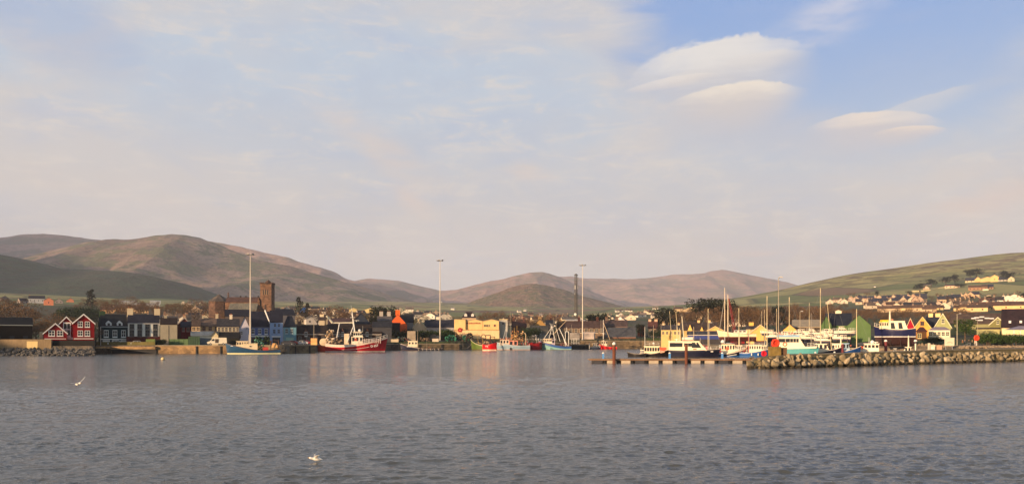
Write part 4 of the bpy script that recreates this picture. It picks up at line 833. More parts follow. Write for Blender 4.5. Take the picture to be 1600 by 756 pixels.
WH = [(.72, .66, .56), (.75, .7, .62), (.70, .58, .44)]
scatter([(475.5 + 0, 492)], 'bright blue gable house right of the church tower', None, (.03, .13, .45), (.3, .28, .27), (9, 9, 4, 3.5), 0, 1, 0)
scatter([(76, 477)], 'salmon pink gable end on the slope above the red houses', None, (.80, .28, .15), (.05, .04, .04), (9.5, 12, 5.0, 2.8), .05, 1, 1)
scatter([(110, 472)], 'salmon roofed bungalow right of the salmon gable', None, (.7, .25, .13), (.35, .13, .08), (8, 9, 2.2, 2.6), .1, 1, 0)
scatter([(57, 473.5)], 'grey white two storey house on the slope at left', None, (.42, .43, .46), (.028, .03, .045), (16, 8, 5.0, 3.2), -.12, 0, 4)
scatter([(38, 474), (92, 474), (128, 463), (8, 470)], 'dim house high on the left slope', 'houses on the left slope', [(.3, .26, .25), (.2, .17, .17), (.5, .45, .4)], [(.04, .035, .045)])
scatter([(182, 486, 1.7), (205, 487, 1.5), (168, 489), (222, 489)], 'lit cream house in the trees behind the teal house', 'houses behind the teal house', [(.70, .42, .2), (.66, .44, .24)], [(.12, .07, .055), (.08, .05, .045)], (10, 8, 2.6, 2.8), 0, 0, 3, 2)
scatter([(228, 480, 2.6), (243, 474, 1.2), (200, 475, 2)], 'white roofed hall in the trees left of the chapel', 'white roofed halls', [(.5, .5, .5)], [(.5, .5, .52)], (11, 9, 2.6, 1.2), 0, 0, 0, 0)
scatter([(286, 475), (295, 476), (302, 473), (309, 475), (293, 480), (316, 474)], 'small lit house among trees left of the chapel', 'lit houses left of the chapel', WH, RO, (6, 6, 2.3, 2.2))
scatter([(262, 500, 1.2), (300, 500), (325, 499, 1.4), (345, 497), (330, 489, 2.2), (305, 490, 1.6), (366, 497), (282, 502)], 'brown roofed town house between the white house and the chapel', 'town houses below the chapel', PAL, RO)
scatter([(433, 489), (441, 493, 1.3), (450, 487), (462, 495, 1.2), (486, 495, 1.5), (493, 487, 1.4), (503, 491), (512, 487), (521, 492, 1.3), (531, 496, 1.2), (540, 490), (458, 485), (497, 499), (481, 486, 1.3), (444, 499), (535, 502, 1.4), (470, 501, 1.4)], 'jumbled town roof between the church and the trawler mast', 'town roofs right of the church', PAL, RO, wins=2, chim=2)
scatter([(552, 489, 1.6), (578, 489, 2.2)], 'cream broad gable near the dark round tree', 'cream gables', [(.66, .52, .25)], [(.3, .25, .15)], (9, 9, 2.4, 3.0), 0, 1, 0, 0)
scatter([(560, 499, 1.3), (574, 499), (585, 497), (600, 493), (566, 493), (583, 503, 1.2), (652, 493, 1.2), (640, 487, 1.4), (668, 492), (681, 491), (700, 499), (672, 498, 1.2), (690, 497)], 'small town house left of the yellow works', 'town houses left of the works', PAL, RO, chim=2)
scatter([(806, 499), (815, 496), (824, 501), (797, 503), (860, 497), (846, 495), (882, 497), (812, 506), (866, 503), (876, 499), (829, 494)], 'small brown house behind the moored trawlers', 'houses behind the trawlers', [(.24, .15, .11), (.16, .1, .08), (.3, .2, .15)], RO, chim=2)
scatter([(690, 471.5, .8), (845, 495, .8), (812, 488, .8), (820, 486, .8), (707, 484)], 'tiny white farmhouse in the central valley', 'valley farmhouses', WH, [(.3, .28, .28)], wins=0, chim=0)
scatter([(965, 487.5), (970, 487), (980, 486.5), (985, 487), (1022, 483), (1026, 483.5), (975, 500), (986, 500, 1.4), (992, 496), (999, 493), (1004, 495), (1012, 489), (1009, 491), (988, 494), (1018, 491), (1031, 498), (1036, 500), (1043, 503), (1050, 500), (1024, 497), (970, 494)], 'pale lit cottage on the slope left of the big dark tree', 'pale cottages in the middle distance', WH, [(.10, .07, .06), (.2, .16, .14)], (7, 7, 2.2, 2.4), wins=1)
scatter([(1060, 487, 1.3), (1070, 490), (1082, 487, 2.2), (1066, 497), (1086, 499, 1.6), (1050, 508), (1043, 509, 1.3), (1056, 505), (1120, 500), (1111, 505, 1.2), (1150, 510, 1.4), (1160, 508), (1210, 508, 1.3), (1220, 506)], 'house in the wood behind the marina masts', 'houses in the marina wood', [(.55, .4, .24), (.3, .2, .15), (.6, .5, .38)], RO)
LT = [(.62, .56, .46), (.70, .64, .54), (.5, .45, .38), (.66, .55, .38), (.55, .5, .46)]
scatter([(246, 508, 1.2), (268, 509), (305, 508, 1.1), (322, 506, 1.3), (352, 506, 1.2), (366, 503, 1.2), (340, 502), (290, 506), (258, 504)], 'pale house behind the waterfront row, left of the light mast', 'pale houses behind the left waterfront', LT, [(.11, .10, .10), (.06, .055, .06), (.14, .11, .09)], (9, 8, 3.0, 2.8), None, .5, 2, 2)
scatter([(466, 506, 1.2), (478, 503), (490, 507, 1.2), (505, 504), (518, 507, 1.1), (528, 503), (543, 508, 1.3), (556, 509), (590, 510, 1.1), (600, 505), (572, 508, 1.2), (640, 499), (655, 497, 1.2), (676, 498), (694, 501, 1.2), (663, 503), (625, 486), (633, 492)], 'pale house among roofs between church and works', 'pale houses in mid town', LT, [(.12, .11, .11), (.06, .055, .06), (.14, .10, .09)], (9, 8, 3.0, 2.8), None, .5, 2, 2)
scatter([(800, 508, 1.2), (818, 511), (840, 504), (862, 510, 1.2), (888, 505, 1.2), (905, 503), (925, 504, 1.1), (950, 502, 1.2), (968, 505)], 'pale house wall glimpsed behind the fishing quay', 'pale houses behind the fishing quay', LT, [(.12, .11, .11), (.09, .06, .055)], (9, 8, 2.8, 2.6), None, .5, 2, 2)
# estates below the right hill
scatter([(1343 + i * 6.2 + rnd.uniform(-1, 1), 476.5 - i * .28 + rnd.uniform(-.8, .8)) for i in range(17)], 'front row tan gable in the slate roofed estate', 'estate houses, front row', [(.55, .42, .30), (.62, .48, .34), (.45, .32, .24)], [(.04, .045, .075), (.05, .05, .07)], (7, 8, 3.2, 3.6), .1, .5, 1, 1)
scatter([(1330 + i * 7.4 + rnd.uniform(-1, 1), 470.5 - i * .25 + rnd.uniform(-.5, .5)) for i in range(16)], 'rear row slate roof in the estate', 'estate houses, rear row', [(.5, .32, .22), (.6, .42, .3)], [(.035, .04, .07), (.045, .05, .08)], (8, 8, 3, 3.0), 0, .35, 0, 1)
scatter([(1472 + i * 7.4, 473.5 - i * 1.15) for i in range(8)], 'stepped terrace house climbing below the villas', 'stepped terrace', [(.62, .42, .27)], [(.04, .045, .07)], (8, 8, 3.6, 3.2), .12, .5, 1, 1)
scatter([(1546, 475), (1553, 473), (1560, 474), (1568, 471), (1575, 473, 1.3), (1585, 471, 1.5), (1590, 474), (1539, 481, 1.3), (1538, 476), (1597, 475)], 'white gabled house at the right above the long brown roof', 'white gables at right', WH, [(.05, .045, .05), (.1, .06, .05)], (8, 8, 2.8, 3.2), 0, .5, 1, 1)
scatter([(1550, 483, 3.2), (1572, 484, 3.0), (1592, 483, 2.4)], 'long brown roofed terrace with cream walls at right', 'long terraces at right', [(.74, .5, .24)], [(.10, .06, .05)], (9, 8, 2.6, 2.6), 0, 0, 3, 1)
scatter([(1392, 488, 2.2), (1410, 487, 1.5), (1425, 487, 2), (1441, 487, 1.8), (1452, 488), (1463, 486), (1500, 486), (1513, 486, 1.3), (1527, 487, 1.5), (1536, 486)], 'low cream house among bare trees behind the gables', 'houses behind the gables', [(.7, .5, .25), (.6, .44, .28)], [(.13, .08, .06), (.09, .06, .05)], (9, 8, 2.4, 2.4), 0, .2, 2, 1)
scatter([(1296 + i * 8.3 + rnd.uniform(-2, 2), 473 + rnd.uniform(-2, 2)) for i in range(6)] + [(1354 + i * 9.5 + rnd.uniform(-2, 2), 482 + rnd.uniform(-1.5, 1.5)) for i in range(18)], 'pale house in the loose lower rows of the estate', 'estate houses, lower rows', [(.6, .5, .38), (.66, .56, .44), (.5, .38, .3)], RO, (8, 8, 3.0, 3.0), None, .5, 1, 1)
# villas on the hill
def villa(label, px, py, w, d, he, rise, kind, wall, roof=(.05, .055, .08), yaw=0, wins=3):
    X, Y_, z_ = walk(px, py, 800); k = Y_ / F; house('villa', label, X, Y_, z_, w * k, d, he * k, (he + rise) * k, kind, yaw, wall, roof, [(he * k * .5, wins, 1.2, 1.4)] if wins else [], full=False, cat='villa', down=6, group=None)
YL = (.76, .48, .22)
villa('left grey roofed wing of the yellow hill villa', 1518, 441, 17, 10, 2.5, 5, 'E', (.74, .58, .36), wins=3)
villa('small yellow gable of the hill villa', 1528, 440.5, 9, 12, 3.5, 4.5, 'G', YL, wins=0)
villa('broad yellow gable of the hill villa, its largest wall', 1543, 440.5, 20, 16, 4.5, 3.2, 'G', YL, (.3, .22, .12), wins=0)
villa('tall yellow gable with chimney on the hill villa', 1554, 440.5, 11, 14, 7.5, 3.5, 'G', (.80, .52, .22), wins=1)
villa('slate roofed right wing of the hill villa', 1568, 439.5, 14, 10, 2.5, 4.5, 'E', (.5, .45, .38))
villa('pale gable at the right end of the hill villa', 1580, 440, 9, 9, 4.5, 3.8, 'G', (.55, .48, .32), wins=1)
villa('long low brown house below the yellow hill villa', 1528, 453.5, 26, 10, 4.5, 3.5, 'E', (.34, .19, .12), (.12, .075, .055), wins=5)
villa('slate roofed low house right below the hill villa', 1543, 452, 16, 10, 3.5, 4.5, 'E', (.3, .18, .12), (.035, .04, .07))
villa('tiny white outbuilding below the hill villa', 1540, 453.8, 8, 5, 2.5, .6, 'E', (.75, .66, .5), wins=0)
villa('long cream bungalow at the end of the pale hillside wall', 1488, 450, 21, 9, 3.5, 2.2, 'E', (.70, .5, .35), (.09, .06, .06), wins=4)
villa('small pinkish cottage gable left of the cream bungalow', 1447, 452, 9, 8, 2, 2.8, 'G', (.66, .42, .3), wins=0)
villa('two roofed white cottage above the cream bungalow', 1478, 440, 7, 7, 2.6, 1.2, 'E', (.6, .5, .44), wins=1)
villa('slate cottage above the pinkish gable', 1449, 446, 12, 8, 1.2, 2, 'E', (.2, .16, .16), wins=0)
villa('tiny cream cottage on the hillside right of the terraces', 1545, 463, 6, 6, 2, 1.2, 'E', (.6, .5, .36), wins=0)
villa('lone white cottage high on the left of the green hill', 1367, 449, 3, 4, 1.5, .8, 'E', (.7, .66, .6), wins=0)
w = MB(); prev = None; pts = []
for px, py in ((1424, 456.6), (1440, 455.5), (1454, 454), (1466, 451.5), (1478, 449.6)): X, Y_, z_ = walk(px, py, 800); pts.append((X, Y_, z_))
c = pts[0]
for a_, b_ in zip(pts, pts[1:]): w.hexa([(a_[0] - c[0], a_[1] - c[1], a_[2] - c[2] - 1), (b_[0] - c[0], b_[1] - c[1], b_[2] - c[2] - 1), (b_[0] - c[0], b_[1] - c[1] + .8, b_[2] - c[2] - 1), (a_[0] - c[0], a_[1] - c[1] + .8, a_[2] - c[2] - 1), (a_[0] - c[0], a_[1] - c[1], a_[2] - c[2] + 1.6), (b_[0] - c[0], b_[1] - c[1], b_[2] - c[2] + 1.6), (b_[0] - c[0], b_[1] - c[1] + .8, b_[2] - c[2] + 1.6), (a_[0] - c[0], a_[1] - c[1] + .8, a_[2] - c[2] + 1.6)])
tag(w.build('garden_wall', wallm((.66, .56, .32)), loc=c), 'pale cream wall climbing the hillside to the cream bungalow', 'wall')
# ------------------------------------------------------------------ boats
def hpm(c): m = mat('hull_paint', c, .42, .16, scale=.9); m.node_tree.nodes['Principled BSDF'].inputs['Specular IOR Level'].default_value = .15; return m
def smooth(a, b, t): t = min(max((t - a) / (b - a), 0), 1); return t * t * (3 - 2 * t)
def hull(root, L, B, fb, cols, boot=.25, band=.45, rake=.12, draft=.7, transom=.78, deck_drop=.5, trim=None, deckc=(.30, .26, .20), n=18, fine=2.2, name='hull', label=None):
    """bow towards +x, waterline z=0. fb=(stern, middle, bow) freeboard; cols=(boot, hull, top band)"""
    S = []
    def prof(s):
        b = B / 2 * (transom + (1 - transom) * smooth(0, .35, s)) * (1 - max((s - .45) / .55, 0) ** fine); return max(b, .02)
    def sheer(s): return fb[0] * (1 - s) * (1 - s) * 1.0 + 2 * s * (1 - s) * (2 * fb[1] - .5 * fb[0] - .5 * fb[2]) + fb[2] * s * s
    rings = []
    for i in range(n + 1):
        s = i / n; x = (s - .5) * L * (1 - rake * .5); b = prof(s); zt = sheer(s); fl = smooth(.55, 1, s)
        dr = draft * (1 - smooth(.88, 1, s) * .6)
        pts = [(0.0, -dr), (b * (.55 - .4 * fl), -dr * .75), (b * (.93 - .55 * fl), -.0), (b * (.95 - .50 * fl), boot), (b * (.98 - .22 * fl), zt * .55 if zt * .55 > boot + .05 else boot + .05), (b * (1 - .06 * fl), zt - (band if not isinstance(band, tuple) else band[0] * (1 - s) + band[1] * s)), (b, zt)]
        rings.append([(x + rake * L * .5 * fl * max(z + dr, 0) / (fb[2] + draft), y, z) for y, z in pts])
    m = MB(); k = 7
    for side in (1, -1):
        for i in range(n):
            for j in range(k - 1):
                a, b_, c, d = rings[i][j], rings[i + 1][j], rings[i + 1][j + 1], rings[i][j + 1]
                q = len(m.v); m.v += [(p[0], p[1] * side, p[2]) for p in (a, b_, c, d)]; m.cur = 0 if j < 3 else (1 if j < 5 else 2)
                m.face((q, q + 1, q + 2, q + 3) if side < 0 else (q + 3, q + 2, q + 1, q))
    for e in (0, n):
        for j in range(k - 1):
            a, d = rings[e][j], rings[e][j + 1]; q = len(m.v); m.v += [a, (a[0], -a[1], a[2]), (d[0], -d[1], d[2]), d]; m.cur = 0 if j < 3 else (1 if j < 5 else 2); m.face((q, q + 1, q + 2, q + 3))
    mats = [mat('antifouling', cols[0], .6, .25), hpm(cols[1]), mat('hull_band_paint', cols[2], .4, .12)]
    h = m.build(name, mats, root, fix=True, label=label)
    d = MB(); P_ = [[(r[6][0], -r[6][1] * .97, r[6][2] - deck_drop), (r[6][0], r[6][1] * .97, r[6][2] - deck_drop)] for r in rings]; d.grid(P_).build('deck', mat('deck_paint', deckc, .8, .25), root)
    g = MB()
    for side in (1, -1): g.path([(r[6][0], r[6][1] * side, r[6][2]) for r in rings], .07, 4)
    g.tube(rings[0][6], (rings[0][6][0], -rings[0][6][1], rings[0][6][2]), .07, k=4)
    g.build('gunwale', mat('gunwale_paint', trim or (.6, .56, .5), .5, .1), h)
    def at(s):
        i = min(max(s * n, 0), n); r = rings[int(round(i))][6]; return r
    return at
def pane(parent, x, y, z, w, h, rz, tilt=0.0, nm='window', m=None):
    o = link(nm, _dark if m is None else m, parent, (x, y, z), (tilt, 0, rz), (w, 1, h)); return o
def cabin(root, x0, x1, w, z0, h, nside=4, nfront=3, slant=.35, back=0.0, c=(.74, .68, .56), roofc=None, wh=.5, wz=.68, ww=.62, over=.15, name='wheelhouse', label=None):
    """deckhouse from x0 (aft) to x1 (front)"""
    m = MB(); hw = w / 2; m.hexa([(x0, -hw, z0), (x1, -hw, z0), (x1, hw, z0), (x0, hw, z0), (x0 + back, -hw * .94, z0 + h), (x1 - slant, -hw * .94, z0 + h), (x1 - slant, hw * .94, z0 + h), (x0 + back, hw * .94, z0 + h)])
    wo = m.build(name, mat('cabin_paint', c, .45, .10), root, label=label)
    r = MB(); r.box(x0 + back - over, x1 - slant + over * 1.6, -hw * .94 - over, hw * .94 + over, z0 + h + .002, z0 + h + .12); r.build('cabin_roof', mat('cabin_roof_paint', roofc or c, .5, .1), wo)
    L = x1 - slant * wz - (x0 + back * wz); step = L / nside if nside else 1; zc = z0 + h * wz
    for i in range(nside):
        for s in (-1, 1): pane(wo, x0 + back * wz + step * (i + .5), s * (hw * (1 - .06 * wz) + (.004 if s > 0 else -.004)), zc, step * ww, h * wh, 0 if s < 0 else math.pi)
    for i in range(nfront):
        st = w * .9 / nfront; o = pane(wo, x1 - slant * wz + .03, -w * .45 + st * (i + .5), zc, st * .8, h * wh * .95, R(90)); o.rotation_euler = (0, 0, 0); o.rotation_mode = 'XYZ'; o.rotation_euler = (-math.atan2(slant, h), 0, R(90))
    return wo
def mast(root, x, z0, h, r=.09, m=None, name='mast', y=0.0, lean=0.0, spreader=()):
    a = MB().tube((0, 0, 0), (lean, 0, h), r, r * .6, 6)
    for f, w in spreader: a.tube((lean * f, -w, h * f), (lean * f, w, h * f), r * .4, k=4)
    return a.build(name, m or mat('mast_paint', (.68, .6, .46), .5, .1), root, loc=(x, y, z0))
def rail(root, pts, h=.9, r=.03, posts=None, m=None, bars=2, name='railing'):
    a = MB()
    for k in range(1, bars + 1): a.path([(p[0], p[1], p[2] + h * k / bars) for p in pts], r, 4)
    for p in pts: a.tube(p, (p[0], p[1], p[2] + h), r, k=4)
    return a.build(name, m or WHITE, root)
def ringbuoy(parent, x, y, z, R0=.38, m=None, axis='y'): return MB().ring((0, 0, 0), R0, .1, axis, 14, 6).build('lifebuoy', m or ORANGE, parent, loc=(x, y, z))
def radar(parent, x, z, w=1.3): 
    a = MB(); a.tube((0, 0, 0), (0, 0, .3), .12, .1); a.box(-w / 2, w / 2, -.07, .07, .3, .42); return a.build('radar', WHITE, parent, loc=(x, 0, z))
def dome_aerial(parent, x, y, z, r=.3): return MB().lathe([(r * .7, 0), (r, r * .5), (r * .9, r * 1.1), (r * .4, r * 1.6), (.02, r * 1.7)], 10).build('radar_dome', WHITE, parent, smooth=True, loc=(x, y, z))
def fenders(parent, xs, y, z, m=None):
    for x in xs: MB().lathe([(.04, -.35), (.13, -.25), (.13, .2), (.04, .32)], 8).build('fender', m or WHITE, parent, loc=(x, y, z))
def gear(parent, n, box, cols, seed=1, name='fishing_gear', r=(.15, .4), label=None):
    """a heap of nets, floats and baskets"""
    g = random.Random(seed); m = MB(); 
    for i in range(n):
        m.cur = g.randrange(len(cols)); c = (g.uniform(box[0], box[1]), g.uniform(box[2], box[3]), box[4] + (box[5] - box[4]) * g.random() ** 1.5); add_lump(m, L1[g.randrange(6)], c, g.uniform(*r), (g.uniform(0, 3), g.uniform(0, 3), g.uniform(0, 3)))
    o = m.build(name, [mat('net_' + str(j), cc, .9, .4) for j, cc in enumerate(cols)], parent, label=label); o['kind'] = 'stuff'; return o
def boat(name, label, pxa, pxb, wl, bow='right', cat='boat', group=None, off=0, Y=None, z=0.0):
    """returns root and length; pxa..pxb source pixels of the hull, wl waterline row"""
    Yw = CH * F / (wl - HOR) if Y is None else Y; pc = (pxa + pxb) / 2; X = PX(pc, Yw); face = -math.atan2(X, Yw)
    L = (pxb - pxa) / F * Yw * math.cos(face) / max(math.cos(R(off)), .3); rz = face + (0 if bow == 'right' else math.pi) + R(off)
    return thing(name, label, cat, (X, Yw, z), rz, group), L
CAB = (.76, .66, .50)
YM = mat('yellow_rig', (.70, .42, .12), .6, .2)

# blue fishing boat at the tan quay
o, L = boat('fishing_boat', 'dark blue fishing boat with cream wheelhouse moored bow left below the light mast', 354, 440, 553, 'left', 'fishing boat')
hull(o, L, 4.6, (1.4, 1.35, 3.3), ((.62, .60, .36), (.022, .075, .16), (.022, .075, .16)), boot=.42, trim=(.10, .05, .04), rake=.08, fine=3)
c_ = cabin(o, -L * .06, L * .22, 2.8, 1.15, 1.9, 0, 0, .2, c=(.80, .66, .45), name='deckhouse'); c2 = cabin(o, L * .10, L * .33, 2.3, 2.0, 1.75, 5, 3, .3, c=(.80, .66, .45), wz=.66, wh=.38, ww=.5)
pane(c_, L * .07, 1.47, 2.3, .35, .35, math.pi); pane(c_, L * .07, -1.47, 2.3, .35, .35, 0)
gear(o, 40, (-L * .18, -L * .07, -1, 1, 1.2, 2.7), [(.04, .16, .08), (.06, .22, .12), (.03, .05, .04)], 3, 'green_net')
MB().box(-L * .26, -L * .16, -1.2, 1.2, 1.0, 2.0).build('fish_box', mat('red_box', (.5, .06, .05), .6, .2), o)
MB().hexa([(-L * .43, -1, 1.9), (-L * .32, -1, 1.9), (-L * .32, 1, 1.9), (-L * .43, 1, 1.9), (-L * .41, -.7, 3.2), (-L * .34, -.7, 3.2), (-L * .34, .7, 3.2), (-L * .41, .7, 3.2)]).build('tarpaulin', mat('tan_canvas', (.8, .45, .18), .8, .1), o)
g_ = MB(); 
for s in (-1, 1): g_.box(-L * .45, -L * .44, s * 1.5 - .08, s * 1.5 + .08, .9, 3.9); g_.box(-L * .31, -L * .30, s * 1.5 - .08, s * 1.5 + .08, .9, 3.9)
g_.box(-L * .45, -L * .30, -1.6, 1.6, 3.9, 4.0); g_.build('gantry', mat('brown_steel', (.14, .07, .045), .7, .3), o)
MB().box(L * .38, L * .42, 1.0, 1.25, 2.3, 2.5).build('name_board', WHITE, o)
mast(o, L * .10, 3.2, 2.6, .05)

# big red trawler
o, L = boat('trawler', 'large red and white trawler with stern gantry, bow pointing right', 506, 604, 549.8, 'right', 'trawler')
at = hull(o, L, 6.6, (2.9, 2.6, 4.9), ((.62, .5, .46), (.42, .012, .022), (.80, .66, .56)), boot=.4, band=(.95, .25), rake=.12, draft=1.4, trim=(.75, .62, .55), fine=3.2)
sq = MB()
for s in (-1, 1):
    pts = []
    for i in range(9):
        f = .28 + .055 * i; r = at(f); pts.append((r[0] - .1, r[1] * s * 1.0 - s * .02 + s * .06, r[2] - 1.55 - .0 * i))
    sq.path(pts, .09, 4)
sq.build('rubbing_strake', mat('hull_line_paint', (.78, .6, .55), .5), o)
w1 = cabin(o, -L * .06, L * .13, 4.6, 2.6, 2.5, 3, 0, .2, c=(.80, .70, .56), name='deckhouse'); w2 = cabin(o, -L * .03, L * .125, 4.2, 4.9, 1.9, 4, 4, .6, c=(.80, .72, .60), wh=.42, wz=.6, ww=.8, over=.35, roofc=(.82, .74, .62))
mst = MB(); mst.hexa([(-.3, -.4, 0), (.3, -.4, 0), (.3, .4, 0), (-.3, .4, 0), (-1.0, -.15, 7.0), (-.72, -.15, 7.0), (-.72, .15, 7.0), (-1.0, .15, 7.0)]); mst.box(-1.5, .2, -.9, .9, 5.2, 5.32); mst.tube((-.8, 0, 7), (-1.2, 0, 9.4), .06, .03)
ms = mst.build('mast', WHITE, o, loc=(-L * .01, 0, 6.4)); radar(ms, .6, 3.9, 1.8); dome_aerial(w2, L * .07, 0, 6.95, .5); mast(w2, L * .12, 6.9, 2.0, .03, WHITE, 'aerial')
g_ = MB(); xg = -L * .36
g_.tube((xg, 0, 9.8), (-L * .03, 0, 9.9), .22, k=6); g_.tube((xg, 0, 9.8), (xg - 2.0, 0, 12.2), .40, .30, 6); g_.build('boom', mat('boom_paint', (.62, .58, .46), .5, .15), o)
g_ = MB()
for s in (-1, 1): g_.tube((-L * .29, s * 2.2, 4.8), (-L * .25, s * .3, 9.7), .14, k=5); g_.tube((-L * .13, s * 2.0, 3.2), (-L * .03, s * .3, 8.6), .14, k=5)
g_.build('gantry_leg', WHITE, o)
MB().box(-L * .175, -L * .10, -1.6, 1.6, 2.6, 6.2).build('winch_house', mat('tan_steel', (.74, .58, .42), .6, .2), o)
gr_ = gear(o, 60, (-L * .46, -L * .34, -1.7, 2.4, 3.0, 7.4), [(.66, .5, .34), (.42, .30, .19), (.55, .46, .36), (.2, .13, .09)], 5, 'hung_net', (.4, .85)); gear(o, 46, (-L * .36, -L * .22, -2.4, 2.6, 1.2, 4.2), [(.10, .07, .05), (.3, .22, .15), (.05, .04, .035)], 6, 'trawl_gear', (.3, .7))
rl = []
for i in range(9, 19): r = at(i / 18); rl.append((r[0] - .15, -r[1] * .93, r[2] - .1))
rail(o, rl, 1.15, .045, bars=2); rail(o, [(p[0], -p[1], p[2]) for p in rl], 1.15, .045, bars=2)
a_ = MB()
for i in range(11): a_.box(L * (.115 + i * .028), L * (.125 + i * .028), -2.4, -2.34, 3.0, 4.5); a_.box(L * (.115 + i * .028), L * (.125 + i * .028), 2.34, 2.4, 3.0, 4.5)
a_.build('shelter_panel', mat('pink_white', (.66, .5, .46), .6), o)
for s_, f in ((.55, 0), (.64, 0), (.73, 0)): r = at(s_); MB().ring((0, 0, 0), .16, .05, 'y', 10, 4).build('porthole', DARK, o, loc=(r[0], -r[1] * .985 - .04, r[2] - .75))
r = at(.86); text('hull_number', 'D 657', 1.05, WHITE, o, (r[0] - .9, -r[1] * .97 - .75, r[2] - 1.75), (R(78), R(-8), R(15)))
ringbuoy(w1, 0.2, -2.4, 4.2, .35)
# the stern ramp section and tank, belonging to another red vessel lying behind
o, L = boat('tender', 'red pontoon tender with a cream tank, at the stern of the large trawler', 495, 512, 549.2, 'left', 'tender')
hull(o, L, 4.2, (2.1, 2.0, 2.4), ((.4, .1, .06), (.62, .05, .025), (.65, .07, .03)), boot=.2, band=.3, trim=(.3, .03, .02), transom=.9, fine=6, rake=.03)
tk = MB(); tk.lathe([(.1, -1.6), (1.35, -1.5), (1.4, 1.5), (.1, 1.6)], 14); t_ = tk.build('tank', mat('cream_tank', (.74, .58, .40), .6, .2), o); t_.rotation_euler = (R(90), 0, 0); t_.location = (-L * .12, 0, 3.3)
gear(o, 16, (-L * .45, -L * .3, -1, 1, 1.8, 3.4), [(.05, .05, .05), (.2, .14, .1)], 9, r=(.3, .6))

# small navy workboat with white wheelhouse
o, L = boat('workboat', 'small navy workboat with white wheelhouse and tyre fenders along a low open deck', 626, 692, 547.3, 'left', 'workboat')
at = hull(o, L, 4.2, (.75, .7, 2.6), ((.08, .05, .05), (.02, .022, .05), (.02, .022, .05)), boot=.15, band=.25, trim=(.6, .5, .45), rake=.05, fine=3)
cb = cabin(o, L * .10, L * .33, 2.8, 1.3, 2.3, 3, 3, .15, c=(.80, .68, .50), wh=.3, wz=.66, ww=.5); mast(o, L * .10, 3.6, 4.4, .07, mat('dull_mast', (.45, .36, .28), .6), lean=-.1); mast(o, -L * .12, .5, 4.2, .05, mat('dull_mast', (.45, .36, .28), .6))
r = at(.80); text('hull_number', 'D 416', .62, WHITE, o, (L * .30, 1.95, 1.45), (R(90), 0, R(184)))
for i in range(6):
    x_ = -L * .44 + i * L * .095; MB().ring((0, 0, 0), .34, .13, 'y', 12, 5).build('tyre_fender', DARK, o, loc=(x_, 2.05, .45)); MB().box(-.07, .07, -.06, .06, -.4, .45).build('fender_post', mat('grey_post', (.5, .45, .4), .6), o, loc=(x_ + .7, 2.1, .4)).rotation_euler = (0, R(25), 0)
gear(o, 24, (-L * .3, L * .05, -1.2, 1.2, .4, 1.2), [(.12, .1, .1), (.3, .12, .08), (.05, .05, .06)], 11); MB().box(L * .12, L * .34, -1.3, 1.3, 3.72, 5.1).build('deck_crate', mat('grey_crate', (.30, .25, .21), .7, .3), o) if False else None

# green, red and light blue boats
o, L = boat('fishing_boat', 'green hulled boat with cream gunwale, seen from its bow, left of the red bow', 736, 768, 546.3, 'left', 'fishing boat', off=-30)
hull(o, L, 5.0, (2.2, 2.2, 4.3), ((.12, .07, .03), (.10, .15, .03), (.12, .17, .04)), boot=.25, trim=(.76, .62, .42), fine=2.6, deck_drop=.7)
cabin(o, -L * .42, -L * .2, 3, 1.4, 1.9, 2, 2, .2, c=(.42, .30, .2)); gear(o, 50, (-L * .2, L * .3, -1.5, 1.5, 1.4, 2.9), [(.05, .04, .035), (.2, .12, .07), (.3, .25, .2)], 12); mast(o, -L * .1, 1.5, 6, .07, YM, lean=.8); mast(o, L * .1, 1.5, 5, .06, YM, lean=1.2)
arch = MB(); arch.path([(-1.0, -2, 1.5), (-1.0, -1.9, 5.4), (-1.0, -.8, 6.2), (-1.0, .8, 6.2), (-1.0, 1.9, 5.4), (-1.0, 2, 1.5)], .14, 5); arch.build('arch', mat('dark_brown_steel', (.07, .025, .02), .6), o)
o, L = boat('fishing_boat', 'bright red hull with cream waterline, stern towards the green boat', 757, 776, 547.8, 'right', 'fishing boat', off=-30)
hull(o, L, 4.2, (2.5, 2.3, 3.2), ((.74, .52, .38), (.62, .006, .012), (.64, .008, .014)), boot=.55, trim=(.3, .02, .02), fine=3, transom=.9, deck_drop=.6)
text('hull_number', 'T 76', .62, WHITE, o, (-.5, -2.1, 1.6), (R(90), 0, 0)); gear(o, 30, (-L * .3, L * .3, -1.2, 1.2, 1.8, 3.2), [(.5, .2, .1), (.2, .1, .08), (.5, .42, .35)], 13)
arch = MB(); arch.path([(-L * .2, -1.8, 2), (-L * .2, -1.8, 5.8), (-L * .2, 1.8, 5.8), (-L * .2, 1.8, 2)], .15, 5); arch.path([(L * .15, -1.8, 2), (L * .15, -1.8, 5.2), (L * .15, 1.8, 5.2), (L * .15, 1.8, 2)], .12, 5); arch.build('gantry', mat('dark_brown_steel', (.07, .025, .02), .6), o)
o, L = boat('trawler', 'light blue grey trawler heaped with orange nets behind the red hull', 776, 829, 546.5, 'left', 'trawler')
at = hull(o, L, 5.2, (2.0, 2.0, 3.3), ((.42, .28, .24), (.26, .36, .44), (.34, .42, .48)), boot=.3, trim=(.12, .08, .07), fine=2.8, rake=.06)
w_ = cabin(o, L * .14, L * .42, 3.6, 1.9, 2.0, 3, 3, .4, c=(.76, .62, .48)); cabin(o, -L * .12, L * .14, 3.4, 1.9, 1.7, 2, 0, .1, c=(.8, .3, .22), name='deckhouse', wh=.8, wz=.5)
